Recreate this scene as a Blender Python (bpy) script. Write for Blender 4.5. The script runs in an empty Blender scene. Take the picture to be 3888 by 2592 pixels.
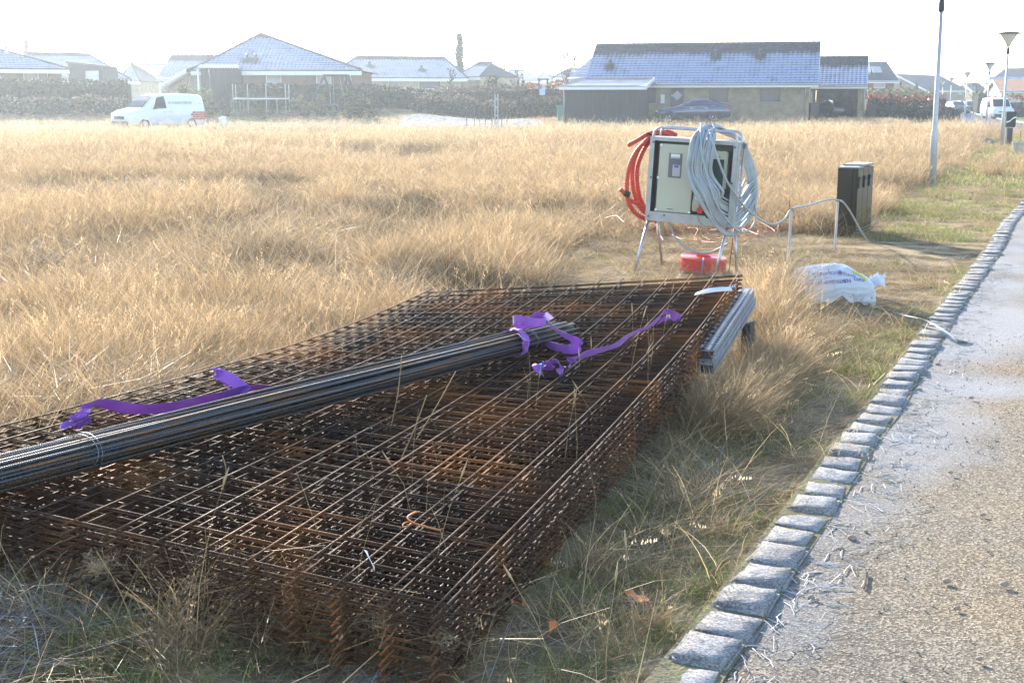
import bpy, bmesh, math, random
import numpy as np
from mathutils import Vector, Matrix, Euler, noise
R_ = math.radians
rng = random.Random(7)
nrg = np.random.default_rng(11)
scene = bpy.context.scene

# ------------------------------------------------------------------ camera, sky, sun, exposure
CAMH, FPX, W0, H0, HOR = 1.68, 4800.0, 3888, 2592, 378.0
PITCH = math.atan((H0 / 2 - HOR) / FPX)
cd = bpy.data.cameras.new('camera'); cam = bpy.data.objects.new('camera', cd)
scene.collection.objects.link(cam); scene.camera = cam
cam.location = (0, 0, CAMH); cam.rotation_euler = (math.pi / 2 - PITCH, 0, 0)
cd.sensor_fit = 'HORIZONTAL'; cd.sensor_width = 36; cd.lens = 36 * FPX / W0
cd.clip_start = 0.05; cd.clip_end = 5000
SUN_AZ, SUN_EL = R_(-22), R_(24)
w = bpy.data.worlds.new('World'); scene.world = w; w.use_nodes = True
nt = w.node_tree; bg = nt.nodes['Background']
sky = nt.nodes.new('ShaderNodeTexSky'); sky.sky_type = 'NISHITA'; sky.sun_disc = False
sky.sun_elevation = SUN_EL; sky.sun_rotation = SUN_AZ; sky.air_density = 1.0; sky.dust_density = 0.6; sky.ozone_density = 1.0
nt.links.new(sky.outputs[0], bg.inputs[0]); bg.inputs[1].default_value = 0.15
sl = bpy.data.lights.new('sun', 'SUN'); sl.energy = 3.4; sl.angle = R_(0.5); sl.color = (1.0, 0.92, 0.80)
so = bpy.data.objects.new('sun', sl); scene.collection.objects.link(so)
sdir = Vector((math.sin(SUN_AZ) * math.cos(SUN_EL), math.cos(SUN_AZ) * math.cos(SUN_EL), math.sin(SUN_EL)))
so.rotation_euler = sdir.to_track_quat('Z', 'Y').to_euler(); so.location = (-20, 30, 30)
scene.view_settings.view_transform = 'Standard'; scene.view_settings.look = 'None'
scene.view_settings.exposure = 1.68; scene.view_settings.gamma = 1.0
scene.render.engine = 'CYCLES'
cy = scene.cycles
cy.max_bounces = 5; cy.diffuse_bounces = 3; cy.glossy_bounces = 2; cy.transmission_bounces = 4; cy.transparent_max_bounces = 6
cy.volume_bounces = 0; cy.sample_clamp_indirect = 6; cy.caustics_reflective = False; cy.caustics_refractive = False
cy.use_denoising = True; cy.use_adaptive_sampling = True; cy.adaptive_threshold = 0.02

FWD = Vector((0, math.cos(PITCH), -math.sin(PITCH))); UPV = Vector((0, math.sin(PITCH), math.cos(PITCH))); RT = Vector((1, 0, 0))
def ray(x, y): return FWD + RT * ((x - W0 / 2) / FPX) + UPV * ((H0 / 2 - y) / FPX)
def at(x, y, Y):
    d = ray(x, y); return Vector((0, 0, CAMH)) + d * (Y / d.y)
def gnd(x, y, z=0.0):
    d = ray(x, y); return Vector((0, 0, CAMH)) + d * ((z - CAMH) / d.z)
def sm(a, b, x):
    if a == b: return 0.0 if x < a else 1.0
    t = min(1, max(0, (x - a) / (b - a))); return t * t * (3 - 2 * t)

# ------------------------------------------------------------------ object helpers
def tag(o, label=None, cat=None, group=None, kind=None):
    if label: o['label'] = label
    if cat: o['category'] = cat
    if group: o['group'] = group
    if kind: o['kind'] = kind
    return o
def empty(name, loc=(0, 0, 0), rz=0.0, rot=None):
    o = bpy.data.objects.new(name, None); scene.collection.objects.link(o)
    o.location = loc; o.rotation_euler = rot if rot else (0, 0, rz); o.empty_display_size = 0.2
    return o
def copy_tree(o, parent=None):
    c = o.copy(); scene.collection.objects.link(c); c.parent = parent
    for ch in list(o.children): copy_tree(ch, c)
    return c

class MB:
    def __init__(s): s.v = []; s.f = []; s.m = []; s.a = []
    def add(s, vs, fs, mi=0, att=None):
        b = len(s.v); s.v += [tuple(p) for p in vs]; s.f += [tuple(i + b for i in f) for f in fs]; s.m += [mi] * len(fs)
        if att is not None: s.a += list(att)
        return s
    def box(s, c, d, rot=None, mi=0, taper=1.0, bev=0.0):
        hx, hy, hz = d[0] / 2, d[1] / 2, d[2] / 2
        vs = [Vector((x * hx * (taper if z > 0 else 1), y * hy * (taper if z > 0 else 1), z * hz)) for z in (-1, 1) for x, y in ((-1, -1), (1, -1), (1, 1), (-1, 1))]
        if rot is not None:
            m = Euler(rot).to_matrix() if not isinstance(rot, Matrix) else rot
            vs = [m @ p for p in vs]
        c = Vector(c)
        return s.add([p + c for p in vs], [(3, 2, 1, 0), (4, 5, 6, 7), (0, 1, 5, 4), (1, 2, 6, 5), (2, 3, 7, 6), (3, 0, 4, 7)], mi)
    def bar(s, p, q, wd, ht=None, mi=0):
        p = Vector(p); q = Vector(q); d = q - p; L = d.length
        return s.box((p + q) / 2, (wd, ht or wd, L), d.to_track_quat('Z', 'Y').to_matrix(), mi)
    def tube(s, pts, r, n=8, mi=0, caps=True, closed=False, flat=1.0):
        pts = [Vector(p) for p in pts]; N = len(pts); rs = r if isinstance(r, (list, tuple)) else [r] * N
        vs = []; prev = None
        for i, p in enumerate(pts):
            a = pts[(i - 1) % N] if (closed or i > 0) else p
            b = pts[(i + 1) % N] if (closed or i < N - 1) else p
            t = (b - a).normalized() if (b - a).length > 1e-9 else Vector((0, 0, 1))
            if prev is None:
                u = t.orthogonal().normalized()
            else:
                u = (prev - t * prev.dot(t)); u = u.normalized() if u.length > 1e-6 else t.orthogonal().normalized()
            prev = u; v = t.cross(u)
            for k in range(n):
                an = 2 * math.pi * k / n
                vs.append(p + (u * math.cos(an) + v * math.sin(an) * flat) * rs[i])
        fs = []
        for i in range(N if closed else N - 1):
            j = (i + 1) % N
            for k in range(n):
                l = (k + 1) % n; fs.append((i * n + k, i * n + l, j * n + l, j * n + k))
        if caps and not closed:
            fs.append(tuple(range(n - 1, -1, -1))); fs.append(tuple((N - 1) * n + k for k in range(n)))
        return s.add(vs, fs, mi)
    def lathe(s, prof, n=24, c=(0, 0, 0), axis='z', mi=0):
        c = Vector(c); vs = []
        for r, h in prof:
            for k in range(n):
                a = 2 * math.pi * k / n; x, y = r * math.cos(a), r * math.sin(a)
                vs.append(c + (Vector((x, y, h)) if axis == 'z' else Vector((x, h, y)) if axis == 'y' else Vector((h, x, y))))
        fs = []
        for i in range(len(prof) - 1):
            for k in range(n):
                l = (k + 1) % n; fs.append((i * n + k, i * n + l, (i + 1) * n + l, (i + 1) * n + k))
        return s.add(vs, fs, mi)
    def prism(s, poly, d0, d1, axis='y', mi=0):
        n = len(poly)
        def P(a, b, d): return (a, d, b) if axis == 'y' else (d, a, b) if axis == 'x' else (a, b, d)
        vs = [P(a, b, d0) for a, b in poly] + [P(a, b, d1) for a, b in poly]
        fs = [tuple(range(n)), tuple(range(2 * n - 1, n - 1, -1))] + [(i, i + n, (i + 1) % n + n, (i + 1) % n) for i in range(n)]
        return s.add(vs, fs, mi)
    def quad(s, a, b, c, d, mi=0): return s.add([a, b, c, d], [(0, 1, 2, 3)], mi)
    def strip(s, A, B, mi=0):
        n = len(A); return s.add(list(A) + list(B), [(i, i + 1, n + i + 1, n + i) for i in range(n - 1)], mi)
    def build(s, name, mat, parent=None, smooth=False, fix=True, attname=None, bevel=0.0, loc=None):
        me = bpy.data.meshes.new(name); me.from_pydata([tuple(p) for p in s.v], [], s.f)
        mats = mat if isinstance(mat, (list, tuple)) else [mat]
        for m in mats: me.materials.append(m)
        if len(mats) > 1: me.polygons.foreach_set('material_index', s.m)
        if s.a and len(s.a) == len(s.v):
            at_ = me.attributes.new(attname or 'att', 'FLOAT', 'POINT'); at_.data.foreach_set('value', s.a)
        if smooth: me.polygons.foreach_set('use_smooth', [True] * len(me.polygons))
        if fix:
            bm = bmesh.new(); bm.from_mesh(me)
            if bevel > 0:
                bmesh.ops.remove_doubles(bm, verts=bm.verts, dist=1e-5)
                bmesh.ops.recalc_face_normals(bm, faces=bm.faces)
                bmesh.ops.bevel(bm, geom=[e for e in bm.edges if len(e.link_faces) == 2 and e.calc_face_angle(0) > 0.5], offset=bevel, segments=2, affect='EDGES', clamp_overlap=True)
            else:
                bmesh.ops.recalc_face_normals(bm, faces=bm.faces)
            bm.to_mesh(me); bm.free()
        o = bpy.data.objects.new(name, me); scene.collection.objects.link(o)
        if loc: o.location = loc
        if parent: o.parent = parent
        return o

def catmull(P, k=8, closed=False):
    P = [Vector(p) for p in P]; n = len(P); out = []
    for i in range(n if closed else n - 1):
        p0 = P[(i - 1) % n] if (closed or i > 0) else P[0]; p1 = P[i]; p2 = P[(i + 1) % n]
        p3 = P[(i + 2) % n] if (closed or i + 2 < n) else P[-1]
        for j in range(k):
            t = j / k
            out.append(0.5 * ((2 * p1) + (p2 - p0) * t + (2 * p0 - 5 * p1 + 4 * p2 - p3) * t * t + (3 * p1 - p0 - 3 * p2 + p3) * t ** 3))
    if not closed: out.append(P[-1])
    return out

def text_mb(mb, txt, size, place, mi=0, spacing=1.0):
    """letters as thin solid mesh; place(x, y) -> 3D point (x right, y up, in text units)"""
    cu = bpy.data.curves.new('t', 'FONT'); cu.body = txt; cu.size = size; cu.space_character = spacing; cu.resolution_u = 3
    ob = bpy.data.objects.new('t', cu); scene.collection.objects.link(ob)
    bpy.context.view_layer.update()
    me = bpy.data.meshes.new_from_object(ob.evaluated_get(bpy.context.evaluated_depsgraph_get()))
    bm = bmesh.new(); bm.from_mesh(me); bmesh.ops.triangulate(bm, faces=bm.faces)
    bm.verts.ensure_lookup_table()
    mb.add([place(v.co.x, v.co.y) for v in bm.verts], [tuple(v.index for v in f.verts) for f in bm.faces], mi)
    xs = [v.co.x for v in bm.verts]; wdt = max(xs) if xs else 0
    bm.free(); bpy.data.objects.remove(ob); bpy.data.curves.remove(cu); bpy.data.meshes.remove(me)
    return wdt

# ------------------------------------------------------------------ materials
MT = {}
def M(name, col, rough=0.8, var=0.12, scale=6.0, metal=0.0, bump=0.0, bscale=None, spec=0.5, col2=None, thr=None, coat=0.0, coords='Object', stretch=None):
    if name in MT: return MT[name]
    m = bpy.data.materials.new(name); m.use_nodes = True; n = m.node_tree.nodes; l = m.node_tree.links
    b = n['Principled BSDF']; b.inputs['Roughness'].default_value = rough; b.inputs['Metallic'].default_value = metal
    b.inputs['Specular IOR Level'].default_value = spec; b.inputs['Coat Weight'].default_value = coat
    tc = n.new('ShaderNodeTexCoord'); src = tc.outputs[coords]
    if stretch:
        mp = n.new('ShaderNodeMapping'); mp.inputs['Scale'].default_value = stretch; l.new(src, mp.inputs[0]); src = mp.outputs[0]
    nz = n.new('ShaderNodeTexNoise'); nz.inputs['Scale'].default_value = scale; nz.inputs['Detail'].default_value = 5; l.new(src, nz.inputs['Vector'])
    cr = n.new('ShaderNodeValToRGB'); e = cr.color_ramp.elements
    c = np.array(col); c2 = np.array(col2) if col2 is not None else np.clip(c * (1 + var), 0, 1); c1 = c if col2 is not None else c * (1 - var)
    a, z = thr if thr else (0.3, 0.7)
    e[0].position = a; e[0].color = (*c1, 1); e[1].position = z; e[1].color = (*c2, 1)
    l.new(nz.outputs['Fac'], cr.inputs[0]); l.new(cr.outputs[0], b.inputs['Base Color'])
    if bump:
        bn = n.new('ShaderNodeBump'); bn.inputs['Strength'].default_value = bump; bn.inputs['Distance'].default_value = 0.02
        n2 = n.new('ShaderNodeTexNoise'); n2.inputs['Scale'].default_value = bscale or scale * 4; n2.inputs['Detail'].default_value = 4
        l.new(src, n2.inputs['Vector']); l.new(n2.outputs['Fac'], bn.inputs['Height']); l.new(bn.outputs[0], b.inputs['Normal'])
    MT[name] = m; return m
def leafmat(name, attr='col', trans=0.4, gloss=0.05, rough=0.4, tint=(1, 1, 1)):
    m = bpy.data.materials.new(name); m.use_nodes = True; n = m.node_tree.nodes; l = m.node_tree.links
    n.remove(n['Principled BSDF']); out = n['Material Output']
    at_ = n.new('ShaderNodeAttribute'); at_.attribute_name = attr
    oi = n.new('ShaderNodeObjectInfo')
    hs = n.new('ShaderNodeHueSaturation'); mr = n.new('ShaderNodeMapRange'); mr.inputs[3].default_value = 0.78; mr.inputs[4].default_value = 1.22
    l.new(oi.outputs['Random'], mr.inputs[0]); l.new(mr.outputs[0], hs.inputs['Value']); l.new(at_.outputs['Color'], hs.inputs['Color'])
    d = n.new('ShaderNodeBsdfDiffuse'); t = n.new('ShaderNodeBsdfTranslucent'); g = n.new('ShaderNodeBsdfGlossy'); g.inputs['Roughness'].default_value = rough
    g.inputs['Color'].default_value = (0.9, 0.9, 0.9, 1)
    for x in (d, t): l.new(hs.outputs[0], x.inputs['Color'])
    m1 = n.new('ShaderNodeMixShader'); m1.inputs[0].default_value = trans; l.new(d.outputs[0], m1.inputs[1]); l.new(t.outputs[0], m1.inputs[2])
    m2 = n.new('ShaderNodeMixShader'); m2.inputs[0].default_value = gloss; l.new(m1.outputs[0], m2.inputs[1]); l.new(g.outputs[0], m2.inputs[2])
    l.new(m2.outputs[0], out.inputs['Surface']); MT[name] = m; return m
def glassmat(name, col=(0.06, 0.07, 0.10), rough=0.05, sp=0.35):
    m = bpy.data.materials.new(name); m.use_nodes = True; b = m.node_tree.nodes['Principled BSDF']
    b.inputs['Base Color'].default_value = (*col, 1); b.inputs['Roughness'].default_value = rough; b.inputs['Specular IOR Level'].default_value = sp
    MT[name] = m; return m
def roofmat(name, tile, frost=(0.62, 0.66, 0.74)):
    """concrete tiles; the frost lying on them is a patchy white coat, gone near the ridge"""
    m = bpy.data.materials.new(name); m.use_nodes = True; n = m.node_tree.nodes; l = m.node_tree.links
    b = n['Principled BSDF']; b.inputs['Roughness'].default_value = 0.9; b.inputs['Specular IOR Level'].default_value = 0.04
    at_ = n.new('ShaderNodeAttribute'); at_.attribute_name = 'att'
    tc = n.new('ShaderNodeTexCoord'); nz = n.new('ShaderNodeTexNoise'); nz.inputs['Scale'].default_value = 1.3; nz.inputs['Detail'].default_value = 6
    l.new(tc.outputs['Object'], nz.inputs['Vector'])
    ad = n.new('ShaderNodeMath'); ad.operation = 'MULTIPLY_ADD'; ad.inputs[1].default_value = 0.45; l.new(nz.outputs['Fac'], ad.inputs[0]); l.new(at_.outputs['Fac'], ad.inputs[2])
    cr = n.new('ShaderNodeValToRGB'); e = cr.color_ramp.elements; e[0].position = 0.34; e[0].color = (*tile, 1); e[1].position = 0.62; e[1].color = (*frost, 1)
    l.new(ad.outputs[0], cr.inputs[0]); l.new(cr.outputs[0], b.inputs['Base Color']); MT[name] = m; return m
def brickmat(name, c1, c2, mortar, scale=1.0, bump=0.3):
    m = bpy.data.materials.new(name); m.use_nodes = True; n = m.node_tree.nodes; l = m.node_tree.links
    b = n['Principled BSDF']; b.inputs['Roughness'].default_value = 0.9; b.inputs['Specular IOR Level'].default_value = 0.2
    tc = n.new('ShaderNodeTexCoord'); sp = n.new('ShaderNodeSeparateXYZ'); cb = n.new('ShaderNodeCombineXYZ'); ad = n.new('ShaderNodeMath')
    l.new(tc.outputs['Object'], sp.inputs[0]); l.new(sp.outputs[0], ad.inputs[0]); l.new(sp.outputs[1], ad.inputs[1]); l.new(ad.outputs[0], cb.inputs[0]); l.new(sp.outputs[2], cb.inputs[1])
    br = n.new('ShaderNodeTexBrick'); br.inputs['Scale'].default_value = scale; br.inputs['Brick Width'].default_value = 0.24; br.inputs['Row Height'].default_value = 0.067
    br.inputs['Mortar Size'].default_value = 0.008; br.inputs['Color1'].default_value = (*c1, 1); br.inputs['Color2'].default_value = (*c2, 1); br.inputs['Mortar'].default_value = (*mortar, 1)
    l.new(cb.outputs[0], br.inputs['Vector'])
    nz = n.new('ShaderNodeTexNoise'); nz.inputs['Scale'].default_value = 1.8; nz.inputs['Detail'].default_value = 8; l.new(tc.outputs['Object'], nz.inputs['Vector'])
    mx = n.new('ShaderNodeMix'); mx.data_type = 'RGBA'; mx.blend_type = 'MULTIPLY'; mx.inputs[0].default_value = 0.6
    cr = n.new('ShaderNodeValToRGB'); cr.color_ramp.elements[0].position = 0.35; cr.color_ramp.elements[0].color = (0.45, 0.45, 0.47, 1); cr.color_ramp.elements[1].position = 0.65
    l.new(nz.outputs['Fac'], cr.inputs[0]); l.new(br.outputs['Color'], mx.inputs[6]); l.new(cr.outputs[0], mx.inputs[7]); l.new(mx.outputs[2], b.inputs['Base Color'])
    bn = n.new('ShaderNodeBump'); bn.inputs['Strength'].default_value = bump; bn.inputs['Distance'].default_value = 0.01; bn.invert = True
    l.new(br.outputs['Fac'], bn.inputs['Height']); l.new(bn.outputs[0], b.inputs['Normal']); MT[name] = m; return m

alu = M('aluminium', (0.50, 0.51, 0.52), 0.38, 0.12, 9, 0.85, 0.06)
alu_dull = M('dull_aluminium', (0.42, 0.43, 0.44), 0.5, 0.12, 12, 0.6)
galv = M('galvanised_steel', (0.50, 0.52, 0.55), 0.45, 0.15, 14, 0.6)
zinc = M('lamp_post_zinc', (0.46, 0.47, 0.50), 0.5, 0.10, 20, 0.5)
black = M('black_plastic', (0.02, 0.02, 0.022), 0.5, 0.2, 8)
rubber = M('rubber', (0.02, 0.02, 0.02), 0.8, 0.2, 8)
white = M('white_paint', (0.75, 0.75, 0.74), 0.5, 0.04, 3)
white_pl = M('white_plastic', (0.78, 0.79, 0.80), 0.4, 0.03, 3)
cream = M('cream_paint', (0.58, 0.55, 0.44), 0.55, 0.04, 3)
glass = glassmat('window_glass'); carglass = glassmat('car_glass', (0.02, 0.025, 0.03))
darkwood = M('dark_boards', (0.035, 0.037, 0.042), 0.8, 0.25, 3, stretch=(8, 8, 0.5))
timber = M('bare_timber', (0.38, 0.25, 0.13), 0.75, 0.2, 8, stretch=(1, 1, 0.2))
bark = M('bark', (0.09, 0.075, 0.06), 0.9, 0.3, 8)
trim_dk = M('dark_trim', (0.05, 0.055, 0.065), 0.5, 0.1, 5)

# ------------------------------------------------------------------ terrain
def kerbx(Y):
    T = [(2.0, -0.26), (3.45, 0.42), (4.0, 0.68), (5.0, 1.14), (5.7, 1.45), (6.6, 1.88), (7.3, 2.19), (8.5, 2.73), (9.5, 3.17), (11, 3.86), (13.0, 4.79), (15, 5.7), (17, 6.56), (19.5, 7.74), (22, 8.9), (40, 17.2), (90, 40)]
    if Y <= T[0][0]: return T[0][1] + (Y - T[0][0]) * 0.46
    for (a, b), (c, d) in zip(T, T[1:]):
        if Y <= c: return b + (d - b) * (Y - a) / (c - a)
    return T[-1][1]
def gz(X, Y):
    z = 0.0
    z += 0.95 * sm(81, 93, Y) * (1 - sm(-8, 0.5, X)) + 0.30 * sm(80, 85, Y) * sm(-2, 2, X) * (1 - sm(25, 29, X))
    side = sm(0.1, 1.2, kerbx(Y) - X) * (1 - sm(58, 64, Y))
    z += 0.035 * side
    z += side * 0.07 * noise.noise(Vector((X * 0.45, Y * 0.45, 3.1))) * sm(3, 8, Y)
    if -6 < X < 3 and 1.5 < Y < 9:
        dx, dy = X + 0.1955, Y - 3.2894; u = -dx * 0.94268 + dy * 0.33369; v = dx * 0.33369 + dy * 0.94268
        z += (.02 + .21 * sm(0, 2.1, u)) * sm(-1.1, -.15, v) * (1 - sm(1.2, 4.2, v)) * sm(-.35, .05, u) * (1 - sm(2.6, 4.2, u)) + .05 * sm(2.2, 3.5, v) * (1 - sm(5, 6, v)) * sm(-.3, .8, u) * (1 - sm(2.4, 4, u))
    z += 1.2 * sm(150, 400, Y) + 0.6 * sm(100, 130, Y) * sm(24, 27, X) * (1 - sm(28, 34, X))
    return z
def graded(a, b, fine0, fine1, step, grow=1.13):
    xs = list(np.arange(fine0, fine1 + 1e-6, step)); s = step; x = xs[-1]
    while x < b: s *= grow; x += s; xs.append(x)
    s = step; x = xs[0]; pre = []
    while x > a: s *= grow; x -= s; pre.append(x)
    return pre[::-1] + xs
gxs = graded(-1500, 1500, -8, 10, 0.25); gys = graded(-30, 2500, 1.0, 22, 0.25, 1.07)
g = MB(); nx = len(gxs)
g.add([(x, y, gz(x, y)) for y in gys for x in gxs], [(j * nx + i, j * nx + i + 1, (j + 1) * nx + i + 1, (j + 1) * nx + i) for j in range(len(gys) - 1) for i in range(nx - 1)])
gm = M('field_soil_straw', (0.155, 0.115, 0.07), 0.95, 0.2, 3.1, col2=(0.40, 0.305, 0.185), thr=(0.40, 0.60), bump=0.8, bscale=30, spec=0.03)
tag(g.build('ground', gm, smooth=True, fix=False), kind='structure')

# near road beside the kerb: strip in (along, across) coordinates
rm = bpy.data.materials.new('asphalt_gravel_frost'); rm.use_nodes = True
n = rm.node_tree.nodes; l = rm.node_tree.links; b = n['Principled BSDF']; b.inputs['Roughness'].default_value = 0.92; b.inputs['Specular IOR Level'].default_value = 0.25
tc = n.new('ShaderNodeTexCoord')
def NZ(sc, det=5, vec=None, nodes=None, links=None):
    z = n.new('ShaderNodeTexNoise'); z.inputs['Scale'].default_value = sc; z.inputs['Detail'].default_value = det; l.new(vec or tc.outputs['Object'], z.inputs['Vector']); return z
def RAMP(src, stops):
    c = n.new('ShaderNodeValToRGB'); e = c.color_ramp.elements
    e[0].position, e[0].color = stops[0][0], (*stops[0][1], 1); e[1].position, e[1].color = stops[-1][0], (*stops[-1][1], 1)
    for p, q in stops[1:-1]:
        x = e.new(p); x.color = (*q, 1)
    l.new(src, c.inputs[0]); return c
def MIX(f, a, b_, bt='MIX'):
    x = n.new('ShaderNodeMix'); x.data_type = 'RGBA'; x.blend_type = bt
    if isinstance(f, float): x.inputs[0].default_value = f
    else: l.new(f, x.inputs[0])
    l.new(a, x.inputs[6]); l.new(b_, x.inputs[7]); return x.outputs[2]
vo = n.new('ShaderNodeTexVoronoi'); vo.inputs['Scale'].default_value = 130; l.new(tc.outputs['Object'], vo.inputs['Vector'])
grit = RAMP(vo.outputs['Color'], [(0.15, (0.105, 0.088, 0.070)), (0.55, (0.205, 0.175, 0.138)), (0.93, (0.42, 0.37, 0.30))])
base = RAMP(NZ(0.8, 9).outputs['Fac'], [(0.36, (0.74, 0.74, 0.76)), (0.5, (1.0, .97, .92)), (0.66, (1.18, 1.04, 0.84))])
colr = MIX(0.9, grit.outputs[0], base.outputs[0], 'MULTIPLY')
fa = n.new('ShaderNodeAttribute'); fa.attribute_name = 'att'
sub = n.new('ShaderNodeMath'); sub.operation = 'MULTIPLY_ADD'; sub.inputs[1].default_value = 0.75; l.new(NZ(1.1, 7).outputs['Fac'], sub.inputs[0]); l.new(fa.outputs['Fac'], sub.inputs[2])
fm = RAMP(sub.outputs[0], [(0.55, (0, 0, 0)), (0.85, (1, 1, 1))])
fgr = RAMP(NZ(160, 2).outputs['Fac'], [(0.36, (0.25, 0.25, 0.25)), (0.6, (1, 1, 1))])
mul = n.new('ShaderNodeMath'); mul.operation = 'MULTIPLY'; l.new(fm.outputs[0], mul.inputs[0]); l.new(fgr.outputs[0], mul.inputs[1])
fc = n.new('ShaderNodeRGB'); fc.outputs[0].default_value = (0.36, 0.36, 0.375, 1)
l.new(MIX(mul.outputs[0], colr, fc.outputs[0]), b.inputs['Base Color'])
bn = n.new('ShaderNodeBump'); bn.inputs['Strength'].default_value = 0.55; bn.inputs['Distance'].default_value = 0.004; l.new(vo.outputs['Distance'], bn.inputs['Height']); 
bn2 = n.new('ShaderNodeBump'); bn2.inputs['Strength'].default_value = 0.14; bn2.inputs['Distance'].default_value = 0.01; l.new(NZ(22, 6).outputs['Fac'], bn2.inputs['Height']); l.new(bn.outputs[0], bn2.inputs['Normal']); l.new(bn2.outputs[0], b.inputs['Normal'])
rd = MB(); ts = [0, .05, .1, .2, .3, .4, .5, .6, .75, .9, 1.1, 1.3, 1.6, 2, 2.5, 3, 4, 6.5]; Ys = list(np.arange(0.5, 14, .2)) + list(np.arange(14, 60, 1.0)) + [60]
vs = []; att = []
for Y in Ys:
    for t in ts:
        vs.append((kerbx(Y) + 0.20 + t, Y, 0.010 - 0.012 * sm(0.0, 0.3, t)+ 0.006 * noise.noise(Vector((t * 1.5, Y * 1.2, 0)))))
        fr = 0.44 * (1 - sm(0.12, 0.55 + 0.4 * sm(4, 7, Y), t)) - .14
        fr += 0.22 * math.exp(-((Y - 5.9) / 0.7) ** 2 - ((t - 0.7) / 0.8) ** 2) + 0.45 * math.exp(-((Y - 9.3) / 1.3) ** 2 - ((t - .8) / 1.1) ** 2) + 0.45 * math.exp(-((Y - 7.3) / .3) ** 2 - ((t - 1.3) / 1.4) ** 2)
        fr += 0.12 * sm(9.5, 11, Y) * (1 - .8 * sm(.7, 1.8, t))
        att.append(fr - 0.02)
m_ = len(ts)
rd.add(vs, [(j * m_ + i, j * m_ + i + 1, (j + 1) * m_ + i + 1, (j + 1) * m_ + i) for j in range(len(Ys) - 1) for i in range(m_ - 1)], att=att)
for i in range(len(rd.v)): rd.v[i] = (rd.v[i][0], rd.v[i][1], rd.v[i][2] + 0.006)
tag(rd.build('road', rm, smooth=True, fix=False), kind='structure')

# the residential street behind the field, and the street running off to the right
asph = M('street_asphalt', (0.085, 0.088, 0.098), 0.95, 0.15, 0.6, col2=(0.15, 0.155, 0.175), bump=0.3, bscale=40, spec=.05)
s_ = MB(); X0 = [-90, -60, -40, -28, -18, -6, 8, 22, 27, 40, 60, 120]
for a, c in zip(X0, X0[1:]): s_.quad((a, 66, .012 + gz(a, 66)), (c, 66, .012 + gz(c, 66)), (c, 79, .012), (a, 79, .012))
tag(s_.build('street', asph), kind='structure')
s_ = MB(); Yq = [79, 95, 110, 125, 140, 160, 190, 230, 280]; L_ = [at(x, 400, Y).x for x, Y in zip([3560, 3600, 3612, 3606, 3600, 3596, 3594, 3592, 3590], Yq)]; R2 = [at(x, 400, Y).x for x, Y in zip([3990, 3860, 3790, 3740, 3716, 3694, 3672, 3656, 3646], Yq)]
s_.strip([(x, y, gz(x, y) + .02) for x, y in zip(L_, Yq)], [(x, y, gz(x, y) + .02) for x, y in zip(R2, Yq)])
tag(s_.build('side_street', asph), kind='structure')
kb = MB()
for (x0, y0), (x1, y1) in zip(list(zip(R2, Yq)), list(zip(R2, Yq))[1:]): kb.bar((x0 + .1, y0, gz(x0, y0) + .05), (x1 + .1, y1, gz(x1, y1) + .05), .18, .14)
tag(kb.build('pavement', M('concrete_kerb', (0.42, 0.42, 0.43), 0.9, 0.1, 2)), kind='structure')
lawn_m = M('lawn', (0.09, 0.13, 0.03), 0.95, 0.3, 3, col2=(0.20, 0.23, 0.07), bump=0.6, bscale=20, spec=0.1)
lw = MB(); lw.strip([(x + .3, y, gz(x, y) + .035) for x, y in zip(R2, Yq)], [(x + 26, y, gz(x + 26, y) + .035) for x, y in zip(R2, Yq)])
tag(lw.build('lawn', lawn_m), kind='structure')
# frosted bank of bare earth by the hedges, and a frosty patch
fb = M('frosted_bank', (0.16, 0.15, 0.13), 0.95, 0.2, 3.0, col2=(0.30, 0.32, 0.37), thr=(0.42, 0.62), bump=0.8, bscale=9, spec=0.1)
bk = MB(); nxk, nyk = 26, 10; vs = []
for j in range(nyk):
    for i in range(nxk):
        X = -7.4 + 9.4 * i / (nxk - 1); Y = 79.3 + 8.5 * j / (nyk - 1)
        e = sm(0, .15, j / (nyk - 1)) * sm(0, .12, i / (nxk - 1)) * (1 - sm(.8, 1, i / (nxk - 1)))
        vs.append((X, Y, gz(X, Y) + .02 + e * (0.18 + .12 * noise.noise(Vector((X * .9, Y * .9, 0))))))
bk.add(vs, [(j * nxk + i, j * nxk + i + 1, (j + 1) * nxk + i + 1, (j + 1) * nxk + i) for j in range(nyk - 1) for i in range(nxk - 1)])
tag(bk.build('terrain', fb, smooth=True, fix=False), kind='structure')

# ------------------------------------------------------------------ kerb setts
granite = bpy.data.materials.new('granite_sett'); granite.use_nodes = True
n = granite.node_tree.nodes; l = granite.node_tree.links; b = n['Principled BSDF']; b.inputs['Roughness'].default_value = 0.85; b.inputs['Specular IOR Level'].default_value = 0.3
tc = n.new('ShaderNodeTexCoord'); oi = n.new('ShaderNodeObjectInfo')
va = n.new('ShaderNodeVectorMath'); va.operation = 'ADD'; l.new(tc.outputs['Object'], va.inputs[0]); l.new(oi.outputs['Random'], va.inputs[1])
r1 = RAMP(NZ(120, 5, va.outputs[0]).outputs['Fac'], [(0.30, (0.13, 0.13, 0.14)), (0.5, (0.31, 0.31, 0.32)), (0.70, (0.52, 0.52, 0.54))])
r2 = RAMP(NZ(7, 4, va.outputs[0]).outputs['Fac'], [(0.3, (0.66, 0.62, 0.57)), (0.7, (1, 1, 1))])
l.new(MIX(1.0, r1.outputs[0], r2.outputs[0], 'MULTIPLY'), b.inputs['Base Color'])
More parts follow.
